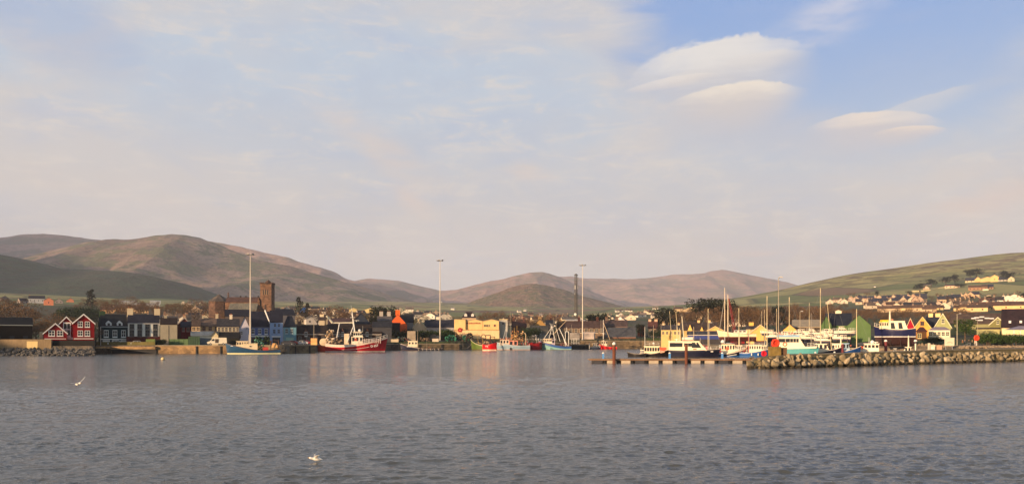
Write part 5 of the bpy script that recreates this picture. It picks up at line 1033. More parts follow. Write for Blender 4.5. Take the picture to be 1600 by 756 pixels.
gear(o, 120, (-L * .28, L * .08, -1.6, 1.6, 3.5, 7.6), [(.62, .34, .12), (.5, .22, .08), (.68, .5, .3), (.2, .12, .08)], 14, 'orange_net', (.2, .5)); gear(o, 40, (-L * .48, -L * .2, -1.8, 1.8, 1.6, 3.6), [(.05, .06, .08), (.6, .08, .08), (.3, .3, .32)], 15); gear(o, 40, (L * .05, L * .4, -1.3, 1.3, 3.9, 4.9), [(.7, .25, .12), (.7, .6, .5)], 16, 'floats', (.15, .35))
for s, x_, h_ in ((1, -.02, 6.6), (-1, -.02, 6.6), (0, -.1, 7.4)): mast(o, L * x_, 3.4, h_ - 1, .08, YM, y=s * 1.2)
m_ = mast(o, L * .22, 3.9, 5.6, .1, WHITE, spreader=((.8, 1.2), (.55, .8))); mast(o, L * .31, 3.9, 4.4, .07, WHITE, lean=-1.0)
g_ = MB(); g_.path([(-L * .36, -1.6, 1.6), (-L * .36, -1.5, 6.0), (-L * .33, -.7, 6.8), (-L * .33, .7, 6.8), (-L * .36, 1.5, 6.0), (-L * .36, 1.6, 1.6)], .16, 6); g_.build('stern_arch', mat('tan_steel2', (.45, .34, .22), .6), o); MB().box(L * .02, L * .05, 2.6, 2.64, 1.1, 1.2).build('name_board', WHITE, o)
MB().ring((0, 0, 0), .33, .15, 'y', 12, 5).build('tyre_fender', DARK, o, loc=(L * .08, 2.6, .5))
fenders(o, [-L * .46], 2.3, 2.2, mat('pink_buoy', (.75, .3, .26), .5))
o, L = boat('fishing_boat', 'dark red hulled boat wedged between the two blue trawlers', 828, 847, 546.3, 'right', 'fishing boat', off=25)
hull(o, L, 4.4, (3.0, 2.8, 3.6), ((.12, .01, .01), (.30, .008, .012), (.32, .01, .012)), boot=.2, trim=(.12, .03, .03), fine=3, transom=.95); gear(o, 26, (-L * .4, L * .1, -1.4, 1.4, 2.2, 4.4), [(.05, .05, .06), (.2, .2, .22)], 17); rail(o, [(L * .3, -1, 3), (L * .1, -1.6, 2.9), (-L * .1, -1.8, 2.8)], 1.2, .04)
o, L = boat('trawler', 'turquoise and blue trawler with white tripod mast and stern derricks', 842.5, 893.5, 546.2, 'left', 'trawler')
at = hull(o, L, 5.0, (1.5, 1.9, 3.9), ((.30, .26, .16), (.22, .42, .42), (.025, .09, .30)), boot=.15, band=.95, trim=(.10, .07, .05), fine=2.8, rake=.06)
w_ = cabin(o, L * .12, L * .40, 3.4, 2.5, 1.9, 5, 3, .4, c=(.78, .62, .46), wh=.42, ww=.6); cabin(o, L * .02, L * .12, 3.0, 2.0, 2.0, 1, 0, .1, c=(.5, .42, .5), name='deckhouse')
g_ = MB(); X_ = L * .11
for s in (-1, 1): g_.tube((X_ + 1.2, s * 1.3, 4.2), (X_, 0, 9.6), .10, k=5); g_.tube((X_ - 1.3, s * 1.3, 3.8), (X_, 0, 9.6), .10, k=5)
g_.tube((L * .36, 0, 4.4), (X_, 0, 9.4), .09, k=5); g_.tube((X_, 0, 9.4), (X_, 0, 10.6), .07); g_.box(X_ - .7, X_ + .7, -.7, .7, 9.3, 9.45); g_.tube((X_ + .2, 0, 9.5), (X_ + .9, 0, 10.9), .05); g_.tube((X_ - 1, 0, 6.6), (X_ + 1, 0, 6.6), .07); g_.build('tripod_mast', WHITE, o)
g_ = MB(); g_.tube((X_ - .5, 0, 6.2), (-L * .34, .4, 12.0), .14, .08, 5); g_.build('derrick_boom', mat('tan_boom', (.66, .48, .3), .5), o)
g_ = MB()
for s in (-1, 1): g_.tube((-L * .02, s * 1.6, 8.8 - 0), (-L * .14, s * 1.6, 3.4), .09, k=5); g_.tube((-L * .12, s * 1.6, 8.6), (-L * .36, s * 1.9, 1.6), .12, k=5); g_.tube((-L * .30, s * 1.4, 2), (-L * .22, s * 1.4, 6.4), .10, k=5)
g_.tube((-L * .02, -1.6, 8.8), (-L * .02, 1.6, 8.8), .1); g_.tube((-L * .12, -1.6, 8.6), (-L * .12, 1.6, 8.6), .1); g_.build('net_gantry', WHITE, o)
g_ = MB()
for s in (-1, 1): g_.tube((-L * .30, s * 1.4, 1.5), (-L * .30, s * 1.4, 7.4), .11, k=5); g_.tube((-L * .40, s * 1.4, 1.5), (-L * .40, s * 1.4, 7.4), .11, k=5); g_.tube((-L * .30, s * 1.4, 7.4), (-L * .40, s * 1.4, 7.4), .1, k=5)
g_.tube((-L * .30, -1.4, 7.4), (-L * .30, 1.4, 7.4), .1, k=5); g_.tube((-L * .34, 0, 7.4), (-L * .34, 0, 9.2), .08, k=5); g_.build('stern_gantry', WHITE, o)
gear(o, 50, (-L * .42, -L * .12, -1.6, 1.8, 1.0, 3.0), [(.25, .06, .07), (.05, .04, .05), (.3, .2, .12)], 18, r=(.2, .5)); gear(o, 30, (L * .0, L * .2, -1.2, 1.2, 4.0, 5.2), [(.6, .5, .4), (.3, .3, .35)], 19, 'floats', (.15, .35))
rail(o, [(at(q)[0], at(q)[1] * .9, at(q)[2]) for q in (.62, .7, .78, .86, .94)], .9, .04)
# dark barge, cabin boat, red mast boat
o, L = boat('barge', 'low dark steel barge with rails between the turquoise trawler and the cabin boat', 892, 922, 545.4, 'right', 'barge')
hull(o, L, 5, (2.0, 2.0, 2.1), ((.02, .02, .02), (.02, .024, .024), (.03, .035, .035)), boot=.2, trim=(.1, .09, .08), fine=8, transom=1, rake=.02)
rail(o, [(-L * .48 + i * 1.1, -2.2, 1.9) for i in range(4)], 2.6, .06, bars=4); gear(o, 20, (-L * .3, L * .3, -1, 1, 1.5, 2.5), [(.04, .04, .04), (.12, .1, .09)], 20); MB().box(L * .44, L * .48, -2.55, -2.4, .2, 2.6).build('ladder', STEEL, o)
o, L = boat('cabin_cruiser', 'small grey and white cabin boat left of the red masted boat', 919, 940, 545.2, 'right', 'cruiser')
hull(o, L, 3, (.9, 1.0, 1.5), ((.1, .1, .12), (.18, .2, .26), (.5, .46, .44)), trim=(.7, .62, .55)); cabin(o, -L * .15, L * .25, 2.2, .8, 1.7, 3, 2, .4, c=(.74, .62, .5)); cabin(o, L * .25, L * .4, 2.0, .9, .7, 1, 1, .3, c=(.6, .5, .42), name='forecabin')
o, L = boat('fishing_boat', 'bright red fishing boat with tall white mast moored alone by the pier wall', 934, 965, 545.2, 'left', 'fishing boat')
at = hull(o, L, 4, (1.1, 1.2, 2.5), ((.4, .02, .02), (.62, .01, .015), (.62, .02, .02)), boot=.15, trim=(.5, .3, .25), fine=2.8)
cabin(o, L * .02, L * .32, 2.6, 1.2, 2.4, 3, 3, .2, c=(.80, .66, .5), wh=.3); mast(o, L * .22, 3.4, 9.4, .14, WHITE, spreader=((.75, .6), (.9, .35))); g_ = MB(); g_.tube((L * .22, 0, 11.6), (-L * .12, 0, 4.0), .10, k=5); g_.build('backstay_spar', mat('tan_boom', (.66, .48, .3), .5), o)
radar(o, L * .2, 6.4, 1.0) ; gear(o, 16, (-L * .45, -L * .05, -1, 1, .9, 1.9), [(.25, .2, .25), (.1, .1, .14)], 21)

# ---- marina boats
NAVY = (.012, .014, .035)
o, L = boat('workboat', 'low black double ended skiff tied left of the white cabin launch', 980.5, 1010, 557.4, 'left', 'skiff')
hull(o, L, 2.2, (.95, .75, 1.25), ((.02, .02, .02), (.02, .018, .02), (.03, .025, .025)), boot=.1, band=.2, trim=(.2, .17, .14), transom=.6)
o, L = boat('ferry_boat', 'black hulled launch with a glazed white saloon, beside the first blue pedestal', 998, 1046, 557.2, 'right', 'passenger launch')
at = hull(o, L, 3.2, (.8, .9, 2.0), ((.04, .03, .03), (.018, .015, .018), (.025, .02, .02)), boot=.15, band=.3, trim=(.70, .6, .48), fine=2.6, rake=.14)
cabin(o, -L * .32, L * .20, 2.6, .85, 1.75, 6, 2, .25, c=(.80, .68, .48), wh=.50, wz=.58, ww=.72); g_ = MB(); g_.box(-L * .45, -L * .33, -1.1, 1.1, 1.0, 1.15); g_.box(-L * .45, -L * .33, -1.2, -1.1, 1.5, 1.75); g_.box(-L * .43, -L * .42, -1.15, 1.15, .5, 2.2); g_.build('stern_bench', CREAM, o)
rail(o, [(-L * .3 + i * 1.15, -1.1, 2.75) for i in range(4)], .8, .03); mast(o, -L * .30, 2.7, 4.8, .06, WHITE); mast(o, -L * .02, 2.7, 5.2, .06, mat('dull_mast', (.45, .36, .28), .6)); dome_aerial(o, -L * .02, -.3, 3.2, .25)
MB().hexa([(L * .20, -1.72, .95), (L * .34, -1.42, 1.15), (L * .34, -1.36, 1.15), (L * .2, -1.66, .95), (L * .20, -1.72, 1.25), (L * .34, -1.42, 1.5), (L * .34, -1.36, 1.5), (L * .2, -1.66, 1.25)]).build('name_board', mat('tan_board', (.7, .42, .28), .6), o)
o, L = boat('fishing_boat', 'large navy hulled boat with a long white cabin behind the rusty pile', 1044, 1123.5, 557.6, 'right', 'angling boat')
at = hull(o, L, 4.6, (1.75, 1.7, 2.0), ((.02, .015, .02), NAVY, (.016, .018, .04)), boot=.2, trim=(.72, .62, .5), fine=2.6, rake=.06, transom=.88)
w_ = cabin(o, -L * .49, L * .26, 3.9, 1.65, 2.2, 0, 3, 1.9, c=(.82, .70, .52), name='wheelhouse', over=.1); zc = 1.65 + 2.2 * .62
for x_, ww_, hh_ in ((-.44, .7, 1.0), (-.39, .7, 1.0), (-.34, 1.0, .95), (-.26, 1.0, .95), (-.15, .9, .8), (-.07, .9, .8)): pane(w_, L * x_, -1.895, zc, ww_, hh_, 0)
for x0_, x1_, sh in ((-.035, .04, 0), (.055, .10, .5)):
    q = MB(); q.hexa([(L * x0_, -1.93, 2.3), (L * x1_ + .6, -1.93, 2.3), (L * x1_ + .6, -1.87, 2.3), (L * x0_, -1.87, 2.3), (L * x0_, -1.9, 3.6), (L * x1_ - .2, -1.9, 3.6), (L * x1_ - .2, -1.84, 3.6), (L * x0_, -1.84, 3.6)]); q.build('window', GLASS, w_)
MB().box(-L * .01, L * .06, -1.99, -1.96, 1.85, 2.1).build('name_board', mat('brown_board', (.25, .14, .08), .6), w_)
text('hull_lettering', 'BLUE', .35, WHITE, o, (L * .36, -1.75, 1.35), (R(90), 0, R(8))) if False else MB().box(L * .33, L * .38, -1.72, -1.68, 1.3, 1.5).build('name_board', WHITE, o)
lr = MB(); lr.lathe([(.05, -1.5), (.45, -1.4), (.5, 1.2), (.05, 1.5)], 12); t_ = lr.build('life_raft', mat('liferaft', (.80, .68, .58), .5), w_); t_.rotation_euler = (0, R(90), 0); t_.location = (-L * .11, 0, 4.45)
MB().box(-L * .22, -L * .02, -1.2, 1.2, 3.98, 4.12).build('roof_rack', REDP, w_); mast(w_, -L * .28, 3.9, 3.2, .08, CREAM, spreader=((.7, .7),)); radar(w_, -L * .34, 4.0, 1.0); mast(w_, -L * .33, 3.9, 4.2, .05, CREAM)
lad = MB()
for s in (-.5, .5): lad.tube((-L * .19, s, 3.9), (-L * .23, s, 10.0), .10, .07, k=5)
for i in range(7): lad.tube((-L * (.193 + i * .0055), -.5, 4.6 + i * .8), (-L * (.193 + i * .0055), .5, 4.6 + i * .8), .06, k=4)
lad.build('lattice_mast', CREAM, o); rail(o, [(at(q)[0] - .1, -at(q)[1] * .92, at(q)[2]) for q in (.74, .8, .86, .92, .98)], .7, .03)
o, L = boat('fishing_boat', 'white cabin boat with a black flared bow, right of the long navy boat', 1112, 1166, 557.2, 'right', 'angling boat')
at = hull(o, L, 3.8, (1.0, 1.1, 2.35), ((.02, .10, .3), (.014, .014, .03), (.72, .62, .5)), boot=.35, band=.35, trim=(.76, .66, .52), fine=2.2, rake=.14)
cabin(o, -L * .22, L * .18, 3.0, 1.0, 2.2, 5, 3, .15, c=(.80, .70, .52), wh=.42, wz=.62, ww=.55, over=.3, roofc=(.12, .08, .07)); mast(o, -L * .12, 3.3, 2.2, .06, WHITE); dome_aerial(o, -L * .18, 0, 3.4, .5); ringbuoy(o, -L * .05, -1.6, 2.1, .3); rail(o, [(at(q)[0] - .1, -at(q)[1] * .92, at(q)[2]) for q in (.7, .78, .86, .94, 1)], .8, .03)
q = MB(); q.tube((-L * .05, -1.85, .25), (L * .22, -1.9, .62), .07, k=5); q.build('boat_hook', WHITE, o)
gear(o, 24, (-L * .45, -L * .2, -1, 1, 1.0, 2.4), [(.5, .06, .06), (.7, .6, .5), (.1, .1, .14)], 23, r=(.15, .35))
o, L = boat('fishing_boat', 'mid blue hulled boat with a low white wheelhouse, left of the concrete block', 1154, 1205, 557.5, 'right', 'angling boat')
at = hull(o, L, 3.8, (1.1, 1.25, 2.3), ((.03, .12, .34), (.02, .09, .30), (.025, .11, .34)), boot=.3, band=.3, trim=(.74, .64, .52), fine=2.4, rake=.12)
cabin(o, -L * .18, L * .20, 2.8, 1.2, 1.7, 5, 3, .2, c=(.78, .70, .56), wh=.42, ww=.5); rail(o, [(-L * .18 + i * 1.2, -1.2, 2.95) for i in range(4)], .6, .03); mast(o, -L * .2, 1.2, 4.0, .07, REDP); fenders(o, [-L * .1, L * .1], -1.95, .7)
gear(o, 24, (-L * .45, -L * .22, -1, 1, 1.0, 2.2), [(.6, .1, .1), (.7, .6, .5), (.02, .15, .5)], 24, r=(.15, .35))
for i, (a_, b_, Y_, hc, tp) in enumerate(((1082, 1112, 214, (.74, .64, .5), (.4, .03, .05)), (1140, 1166, 212, (.62, .05, .04), (.8, .7, .55)), (1160, 1186, 216, (.03, .12, .36), (.8, .7, .55)), (1178, 1206, 210, (.76, .66, .5), (.75, .65, .5)), (1060, 1086, 222, (.05, .2, .4), (.8, .72, .6)))):
    o, L = boat('cabin_cruiser', 'small cabin boat in the second row behind the pontoon, %s from the left' % nth(i), a_, b_, 0, 'left' if i % 2 else 'right', 'cabin boat', 'small cabin boats in the second row', Y=Y_, off=(i * 7) % 20 - 10)
    hull(o, L, 2.6, (1.1, 1.2, 1.8), ((.1, .1, .1), hc, hc), trim=(.7, .62, .5), n=12); cabin(o, -L * .25, L * .2, 2.0, 1.0, 1.7, 4, 2, .4, c=(.8, .7, .55), roofc=tp); mast(o, -L * .1, 2.7, 2.0 + i % 3, .05, CREAM); rail(o, [(L * .2, -.9, 1.5), (L * .32, -.7, 1.6), (L * .44, -.3, 1.75)], .7, .03); gear(o, 10, (-L * .45, -L * .27, -.7, .7, .9, 1.6), [(.6, .1, .06), (.7, .6, .5)], 40 + i, r=(.12, .28))
# turquoise catamaran
o, L = boat('catamaran', 'turquoise hulled catamaran with tall rounded white cabin and lifebuoy', 1212, 1275, 555.8, 'right', 'catamaran', Y=192)
TURQ = (.09, .34, .36)
for s in (-1, 1):
    m = MB(); P_ = []
    for i in range(11):
        f = i / 10; x = (f - .5) * L; w_h = .75 * (1 - max((f - .6) / .4, 0) ** 2 * .9); zt = 2.3 + .25 * f; P_.append([(x + .4 * smooth(.7, 1, f) * (zz_ + .5) / 2, s * 1.75 + w_h * yy_, zz_) for yy_, zz_ in ((-1, zt), (-.95, .4), (-.5, -.3), (.5, -.3), (.95, .4), (1, zt))])
    m.grid(P_); m.face(range(5, -1, -1)); m.face(range(60, 66)); m.build('side_hull', mat('turquoise_paint', TURQ, .4, .12), o, fix=True)
m = MB(); m.prism([(-L * .5, 2.0), (L * .5, 2.3), (L * .52, 2.75), (-L * .5, 2.45)], -2.5, 2.5, 'y'); m.build('bridge_deck', mat('cabin_paint', (.82, .72, .56), .45, .1), o)
w_ = cabin(o, -L * .46, L * .24, 4.2, 2.4, 2.5, 0, 4, 1.5, c=(.74, .66, .52), over=.2, roofc=(.22, .38, .55)); zc = 2.4 + 2.5 * .68
for x_, ww_ in ((-.42, .5), (-.33, 1.2), (-.20, .95), (-.105, .6), (-.03, .55), (.04, .5)): pane(w_, L * x_, -2.03, zc, ww_, .85, 0)
MB().box(-L * .47, L * .09, -1.7, 1.7, 5.03, 5.4).build('flybridge', mat('pale_blue_top', (.25, .42, .58), .5), w_); ringbuoy(w_, -L * .27, -2.16, 3.2, .42, mat('orange_red', (.6, .16, .08), .5)); rail(o, [(L * .28, -2.3, 2.7), (L * .36, -2.3, 2.7), (L * .44, -2.3, 2.75), (L * .5, -2.2, 2.75)], .8, .03)
gear(o, 30, (-L * .46, -L * .0, -1.2, 1.2, 5.4, 6.0), [(.65, .4, .3), (.75, .65, .55), (.6, .15, .1)], 25, 'roof_clutter', (.15, .35))
o, L = boat('fishing_boat', 'black hulled white cabin boat between the catamaran and the blue boat', 1262, 1314, 555.5, 'right', 'angling boat', Y=196)
at = hull(o, L, 3.8, (1.2, 1.4, 2.5), ((.02, .02, .03), (.012, .013, .03), (.02, .02, .04)), boot=.2, trim=(.74, .64, .52), rake=.14, fine=2.3)
cabin(o, -L * .30, L * .18, 3.0, 1.3, 1.9, 3, 3, .9, c=(.80, .70, .54), wh=.5, ww=.6); q = MB(); q.tube((-L * .2, -2.05, .85), (L * .1, -2.05, .95), .08, k=5); q.build('boat_hook', WHITE, o); mast(o, -L * .1, 3.2, 2, .06, WHITE)
o, L = boat('fishing_boat', 'royal blue hulled boat with a long white cabin right of the black hulled one', 1292, 1344, 555.3, 'right', 'angling boat', Y=198)
at = hull(o, L, 3.9, (1.3, 1.4, 2.7), ((.02, .05, .2), (.012, .06, .22), (.016, .075, .26)), boot=.2, trim=(.74, .64, .52), rake=.14, fine=2.3)
cabin(o, -L * .34, -L * .02, 3.0, 1.35, 1.9, 4, 0, .1, c=(.80, .70, .54), wh=.35, ww=.4, name='deckhouse'); cabin(o, -L * .02, L * .20, 2.8, 1.4, 1.9, 2, 3, .4, c=(.30, .44, .56), wh=.5, roofc=(.28, .45, .65)); gear(o, 12, (L * .1, L * .25, -1, 1, 1.6, 2.9), [(.5, .15, .1)], 27, r=(.2, .4)); mast(o, -L * .08, 3.2, 2.2, .18, CREAM)
o, L = boat('fishing_boat', 'white cabin boat with bright red waterline stripe right of the blue boats', 1337, 1402, 550, 'left', 'angling boat', Y=205)
at = hull(o, L, 3.8, (.75, 1.15, 2.1), ((.6, .02, .02), (.64, .025, .02), (.82, .72, .58)), boot=.75, band=.55, trim=(.8, .7, .56), rake=.08, fine=2.6)
cabin(o, -L * .06, L * .34, 3.0, 1.3, 1.9, 4, 3, .5, c=(.84, .72, .58), wh=.36, ww=.72); dome_aerial(o, L * .1, 0, 3.3, .5); mast(o, L * .18, 3.3, 1.6, .05, WHITE); radar(o, L * .02, 3.3, 1.2)
ringbuoy(o, L * .36, -1.5, 2.2, .3); ringbuoy(o, L * .36, 1.5, 2.2, .3)
o, L = boat('cabin_cruiser', 'small open white boat with curved windscreen behind the breakwater', 1389, 1408, 549.5, 'left', 'motorboat', Y=200)
hull(o, L, 2.2, (.8, .9, 1.2), ((.4, .4, .4), (.75, .66, .55), (.75, .66, .55)), trim=(.7, .6, .5)); cabin(o, -L * .2, L * .25, 1.8, .9, 1.1, 2, 2, .5, back=.3, c=(.7, .66, .6), wh=.6)
o, L = boat('fishing_boat', 'small white boat with a stub funnel mast and stern frame, rightmost of the moored boats', 1403, 1436, 549.5, 'left', 'angling boat', Y=196)
hull(o, L, 2.6, (.9, 1.0, 1.4), ((.4, .4, .4), (.80, .70, .58), (.80, .70, .58)), trim=(.7, .6, .5)); cabin(o, -L * .12, L * .32, 2.0, 1.0, 1.4, 2, 2, .9, c=(.80, .70, .56)); mast(o, 0, 2.3, 3.0, .2, CREAM, spreader=((.75, .5),)); g_ = MB()
for s in (-1, 1): g_.box(-L * .36, -L * .30, s * .9 - .1, s * .9 + .1, .9, 3.2)
g_.box(-L * .36, -L * .30, -1, 1, 3.2, 3.35); g_.build('stern_frame', CREAM, o)
# hauled-out blue boat on props
Yh = 226; zg = gz(PX(1400, Yh), Yh); o, L = boat('fishing_boat', 'navy fishing boat with yellow topped wheelhouse hauled out on props ashore', 1366, 1432, 0, 'left', 'fishing boat', Y=Yh, z=PZ(528.0, Yh))
at = hull(o, L, 4.2, (2.8, 2.4, 3.4), ((.035, .012, .012), (.010, .013, .06), (.012, .016, .07)), boot=.35, trim=(.80, .66, .46), rake=.07, fine=2.8, draft=2.2)
b_ = MB()
for s in (-1, 1): b_.path([(at(i / 12)[0] * .985, at(i / 12)[1] * s * (.93 - .42 * smooth(.55, 1, i / 12)), .40) for i in range(13)], .13, 4)
b_.build('waterline_stripe', WHITE, o)
w_ = cabin(o, L * .16, L * .38, 3.2, 2.6, 1.9, 4, 3, .1, c=(.82, .68, .46), wh=.42, roofc=(.75, .48, .03)); MB().box(L * .16, L * .36, -1.6, 1.6, 4.62, 5.1).build('yellow_top', mat('yellow_canvas', (.80, .52, .03), .7), w_)
w3 = cabin(o, -L * .30, L * .16, 3.2, 2.3, 2.4, 0, 0, .1, back=.9, c=(.80, .70, .52), name='deckhouse')
for x_ in (-.18, .0): MB().hexa([(L * x_, -1.66, 2.6), (L * x_ + 1.1, -1.66, 2.6), (L * x_ + 1.1, 1.66, 2.6), (L * x_, 1.66, 2.6), (L * x_ + .35, -1.6, 4.3), (L * x_ + 1.2, -1.6, 4.3), (L * x_ + 1.2, 1.6, 4.3), (L * x_ + .35, 1.6, 4.3)]).build('window', GLASS, w3)
mast(o, L * .13, 4.6, 3.0, .3, CREAM, spreader=((.8, .5),)); gear(o, 10, (L * .05, L * .1, -.5, .5, 4.8, 5.4), [(.6, .3, .2)], 28, r=(.15, .3))
rail(o, [(at(q)[0] - .1, -at(q)[1] * .92, at(q)[2]) for q in (.8, .86, .92, 1)], .9, .04)
zb_ = zg - PZ(528.0, Yh)
for x_ in (-.34, -.12, .12, .32):
    for s in (-1, 1): MB().tube((L * x_, s * 2.0, zb_ - .3), (L * x_, s * 1.5, .3), .09, k=5).build('prop', mat('dark_timber', (.04, .025, .02), .9), o)
MB().box(-L * .34, L * .28, -.3, .3, zb_ - .2, -2.1).build('keel_block', mat('dark_timber', (.04, .025, .02), .9), o)

# motor cruisers and yachts in the boatyard
def cruiser(label, px0, px1, py, Y, seed, big=1.0, bow='right', hullc=(.80, .70, .56), fly=False):
    o, L = boat('motor_cruiser', label, px0, px1, 0, bow, 'motor cruiser', 'white motor cruisers in the boatyard', off=random.Random(seed).uniform(-14, 14), Y=Y, z=PZ(py, Y))
    h = L * .13; hull(o, L, L * .3, (h * .9, h, h * 1.35), ((.05, .05, .08), hullc, hullc), boot=.12, trim=(.7, .6, .5), rake=.16, fine=2.0, n=12)
    cabin(o, -L * .28, L * .12, L * .22, h * .8, L * .12, 3, 2, L * .08, back=L * .03, c=(.82, .73, .6), wh=.42, ww=.8)
    if fly: cabin(o, -L * .24, L * .02, L * .2, h * .8 + L * .125, L * .09, 2, 2, L * .08, back=L * .02, c=(.82, .73, .6), wh=.4, ww=.85)
    rail(o, [(L * q, -L * .1 * (1.2 - q), h * 1.2) for q in (.15, .25, .35, .45)], .7, .03)
    cr_ = MB(); zb_ = gz(o.location.x, Y) - o.location.z
    if zb_ < -1.2:
        for x_ in (-.3, .25): cr_.box(L * x_ - .15, L * x_ + .15, -L * .1, L * .1, zb_ - .3, -.1)
        cr_.build('cradle', mat('cradle_steel', (.08, .06, .05), .8), o)
    return o
cs = [(1215, 1243, 524, 246, 0), (1224, 1262, 527, 240, 1), (1240, 1270, 521, 252, 0), (1256, 1290, 524, 246, 1), (1266, 1296, 528, 238, 0), (1280, 1312, 521, 254, 0), (1286, 1322, 526, 243, 1), (1300, 1330, 530, 236, 0), (1196, 1222, 527, 242, 1), (1246, 1276, 530, 236, 0), (1188, 1214, 521, 256, 0), (1226, 1252, 531, 232, 0), (1272, 1300, 533, 230, 0)]
PH = ['green gable', 'slate roofed green hall']
for i, (a_, b_, py, Y_, fl) in enumerate(sorted(cs)): cruiser('white motor cruiser in the packed boatyard, %s from the left' % nth(i), a_, b_, py, Y_, i, bow='right' if i % 3 else 'left', fly=bool(fl))
o = cruiser('large white flybridge cruiser with dark hull in front of the green hall', 1301, 1338, 521.5, 242, 77, hullc=(.80, .72, .58), fly=True)
def yacht(label, px, Y, ptop, L=9.5, c=(.78, .7, .58), bow='right', off=0, boom=True, mz=0.0, mr=.10, sail=None, pmast=.06, lean=0.0, mc=(.66, .56, .38)):
    X = PX(px, Y); z_ = mz if mz is not None else 0; face = -math.atan2(X, Y); rz = face + (0 if bow == 'right' else math.pi) + R(off)
    o = thing('yacht', label, 'yacht', (X - L * pmast * math.cos(rz), Y - L * pmast * math.sin(rz), z_), rz, 'yachts with bare masts')
    hull(o, L, L * .3, (.9, .85, 1.15), ((.04, .05, .1), c, c), boot=.12, band=.2, trim=(.6, .45, .3), rake=.14, fine=2.0, draft=.5, n=12)
    cabin(o, -L * .12, L * .2, L * .18, .75, .55, 3, 1, .5, back=.2, c=(.8, .72, .6), wh=.45, name='coachroof')
    h = PZ(ptop, Y) - z_ - 1.0; mm = mat('mast_alloy', mc, .5, .1); m_ = mast(o, L * pmast, 1.0, h, mr, mm, spreader=((.5, .8), (.75, .6)), lean=lean * (1 if bow == 'right' else -1))
    st = MB(); top = (L * pmast + lean, 0, h + .6)
    for e in ((L * .48, 0, 1.2), (-L * .46, 0, .95), (L * pmast, -L * .14, .9), (L * pmast, L * .14, .9)): st.tube(top, e, .018, k=3)
    st.build('rigging', mat('wire', (.2, .2, .2), .5), o)
    if boom: MB().tube((L * pmast - .1, 0, 1.9), (-L * .36, 0, 1.95), .16 if sail else .08, k=6).build('boom', mat('sail_cover', sail or (.66, .56, .4), .8), o)
    return o
ZY = 212
yd = [(1106.5, 222, 482, 'right', (.5, .03, .05)), (1154.5, 224, 481, 'left', None), (1198.5, 226, 462, 'right', (.35, .02, .05)), (1190.0, 246, 486, 'right', None), (1194.5, 250, 484, 'left', None), (1213.5, 214, 482, 'right', (.4, .02, .06)),
      (1233.3, 222, 464, 'left', None), (1267.5, 232, 489, 'right', None), (1264.5, 262, 473, 'left', None), (1282.0, 224, 450, 'right', None), (1299.5, 226, 470.5, 'left', None), (1338.5, 214, 482.5, 'right', None), (1061, 232, 487, 'left', None), (1051, 236, 486, 'right', None), (1084, 240, 510, 'right', (.03, .08, .3))]
for i, (px, Y_, pt, bw, sc_) in enumerate(sorted(yd)):
    onland = Y_ > shore(px) - 2
    zz_ = 0.0 if not onland else gz(PX(px, Y_), Y_) + .9
    yacht('moored yacht with a bare mast, %s mast from the left in the marina' % nth(i), px, Y_, pt, bow=bw, sail=sc_, mz=zz_, off=rnd.uniform(-10, 10), lean=(-1.2 if px in (1299.5,) else (-.9 if px in (1061, 1051) else 0)), mr=.13 if pt < 470 or px in (1338.5, 1154.5, 1106.5) else .09, mc=(.68, .56, .34) if px != 1267.5 else (.4, .35, .3))
# two-masted sailboat ashore
Yh = 230; zk = PZ(526.5, Yh); o, L = boat('yacht', 'cream two masted sailboat hauled out above the moored boats', 1121, 1184, 0, 'left', 'sailboat', Y=Yh, z=zk)
hull(o, L, 3.6, (1.0, 1.1, 2.2), ((.08, .02, .02), (.80, .68, .46), (.80, .68, .46)), boot=-.5 + .6, trim=(.1, .1, .16), rake=.16, fine=2.2, draft=1.2); cabin(o, -L * .22, L * .12, 2.2, 1.0, .9, 3, 2, .5, c=(.78, .7, .6), wh=.4, roofc=(.3, .34, .42)); MB().box(-L * .1, L * .1, -.2, .2, -2.2, -.9).build('keel', mat('antifouling', (.08, .02, .02), .6), o)
mm = mat('mast_alloy', (.72, .60, .44), .5, .1); mast(o, L * .32, 1.2, PZ(449, Yh) - zk - 1.2, .13, mm, spreader=((.6, .9), (.8, .6))); mast(o, L * .24, 1.2, PZ(460, Yh) - zk - 1.2, .15, mm, spreader=((.45, 1.0),), name='mizzen_mast'); q = MB(); q.tube((L * .33, 0, 10.5), (L * .46, 0, 1.5), .1, k=5); q.tube((L * .3, 0, 14.0), (L * .08, 0, 1.5), .02, k=3); q.build('rigging', mat('wire', (.25, .24, .22), .5), o)
zb_ = gz(o.location.x, Yh) - zk
for x_ in (-.3, 0, .3):
    for s in (-1, 1): MB().tube((L * x_, s * 1.9, zb_ - .2 if Yh > 262 else -5.2), (L * x_, s * 1.2, -.2), .1, k=5).build('prop', mat('dark_timber', (.04, .025, .02), .9), o)
# red lattice jib behind it
Y_ = 300; o = thing('yard_crane', 'red lattice crane jib leaning behind the two masted sailboat', 'crane', (PX(1151, Y_), Y_, gz(PX(1151, Y_), Y_)))
q = MB(); zt_ = PZ(466, Y_) - o.location.z; zl = .5; A_ = (0, zl); B_ = (PX(1138.5, Y_) - PX(1151, Y_), zt_)
for s in (-.35, .35):
    for e in (-.35, .35): q.tube((s * 1.3, e, zl), (B_[0] + s * .4, e * .4, zt_), .07, k=4)
n_ = 14
for i in range(n_):
    f0, f1 = i / n_, (i + 1) / n_; s0 = 1 if i % 2 else -1
    for e in (-.35, .35): q.tube((B_[0] * f0 + s0 * .4 * (1 - f0 * .6), e * (1 - f0 * .6), zl + (zt_ - zl) * f0), (B_[0] * f1 - s0 * .4 * (1 - f1 * .6), e * (1 - f1 * .6), zl + (zt_ - zl) * f1), .05, k=3)
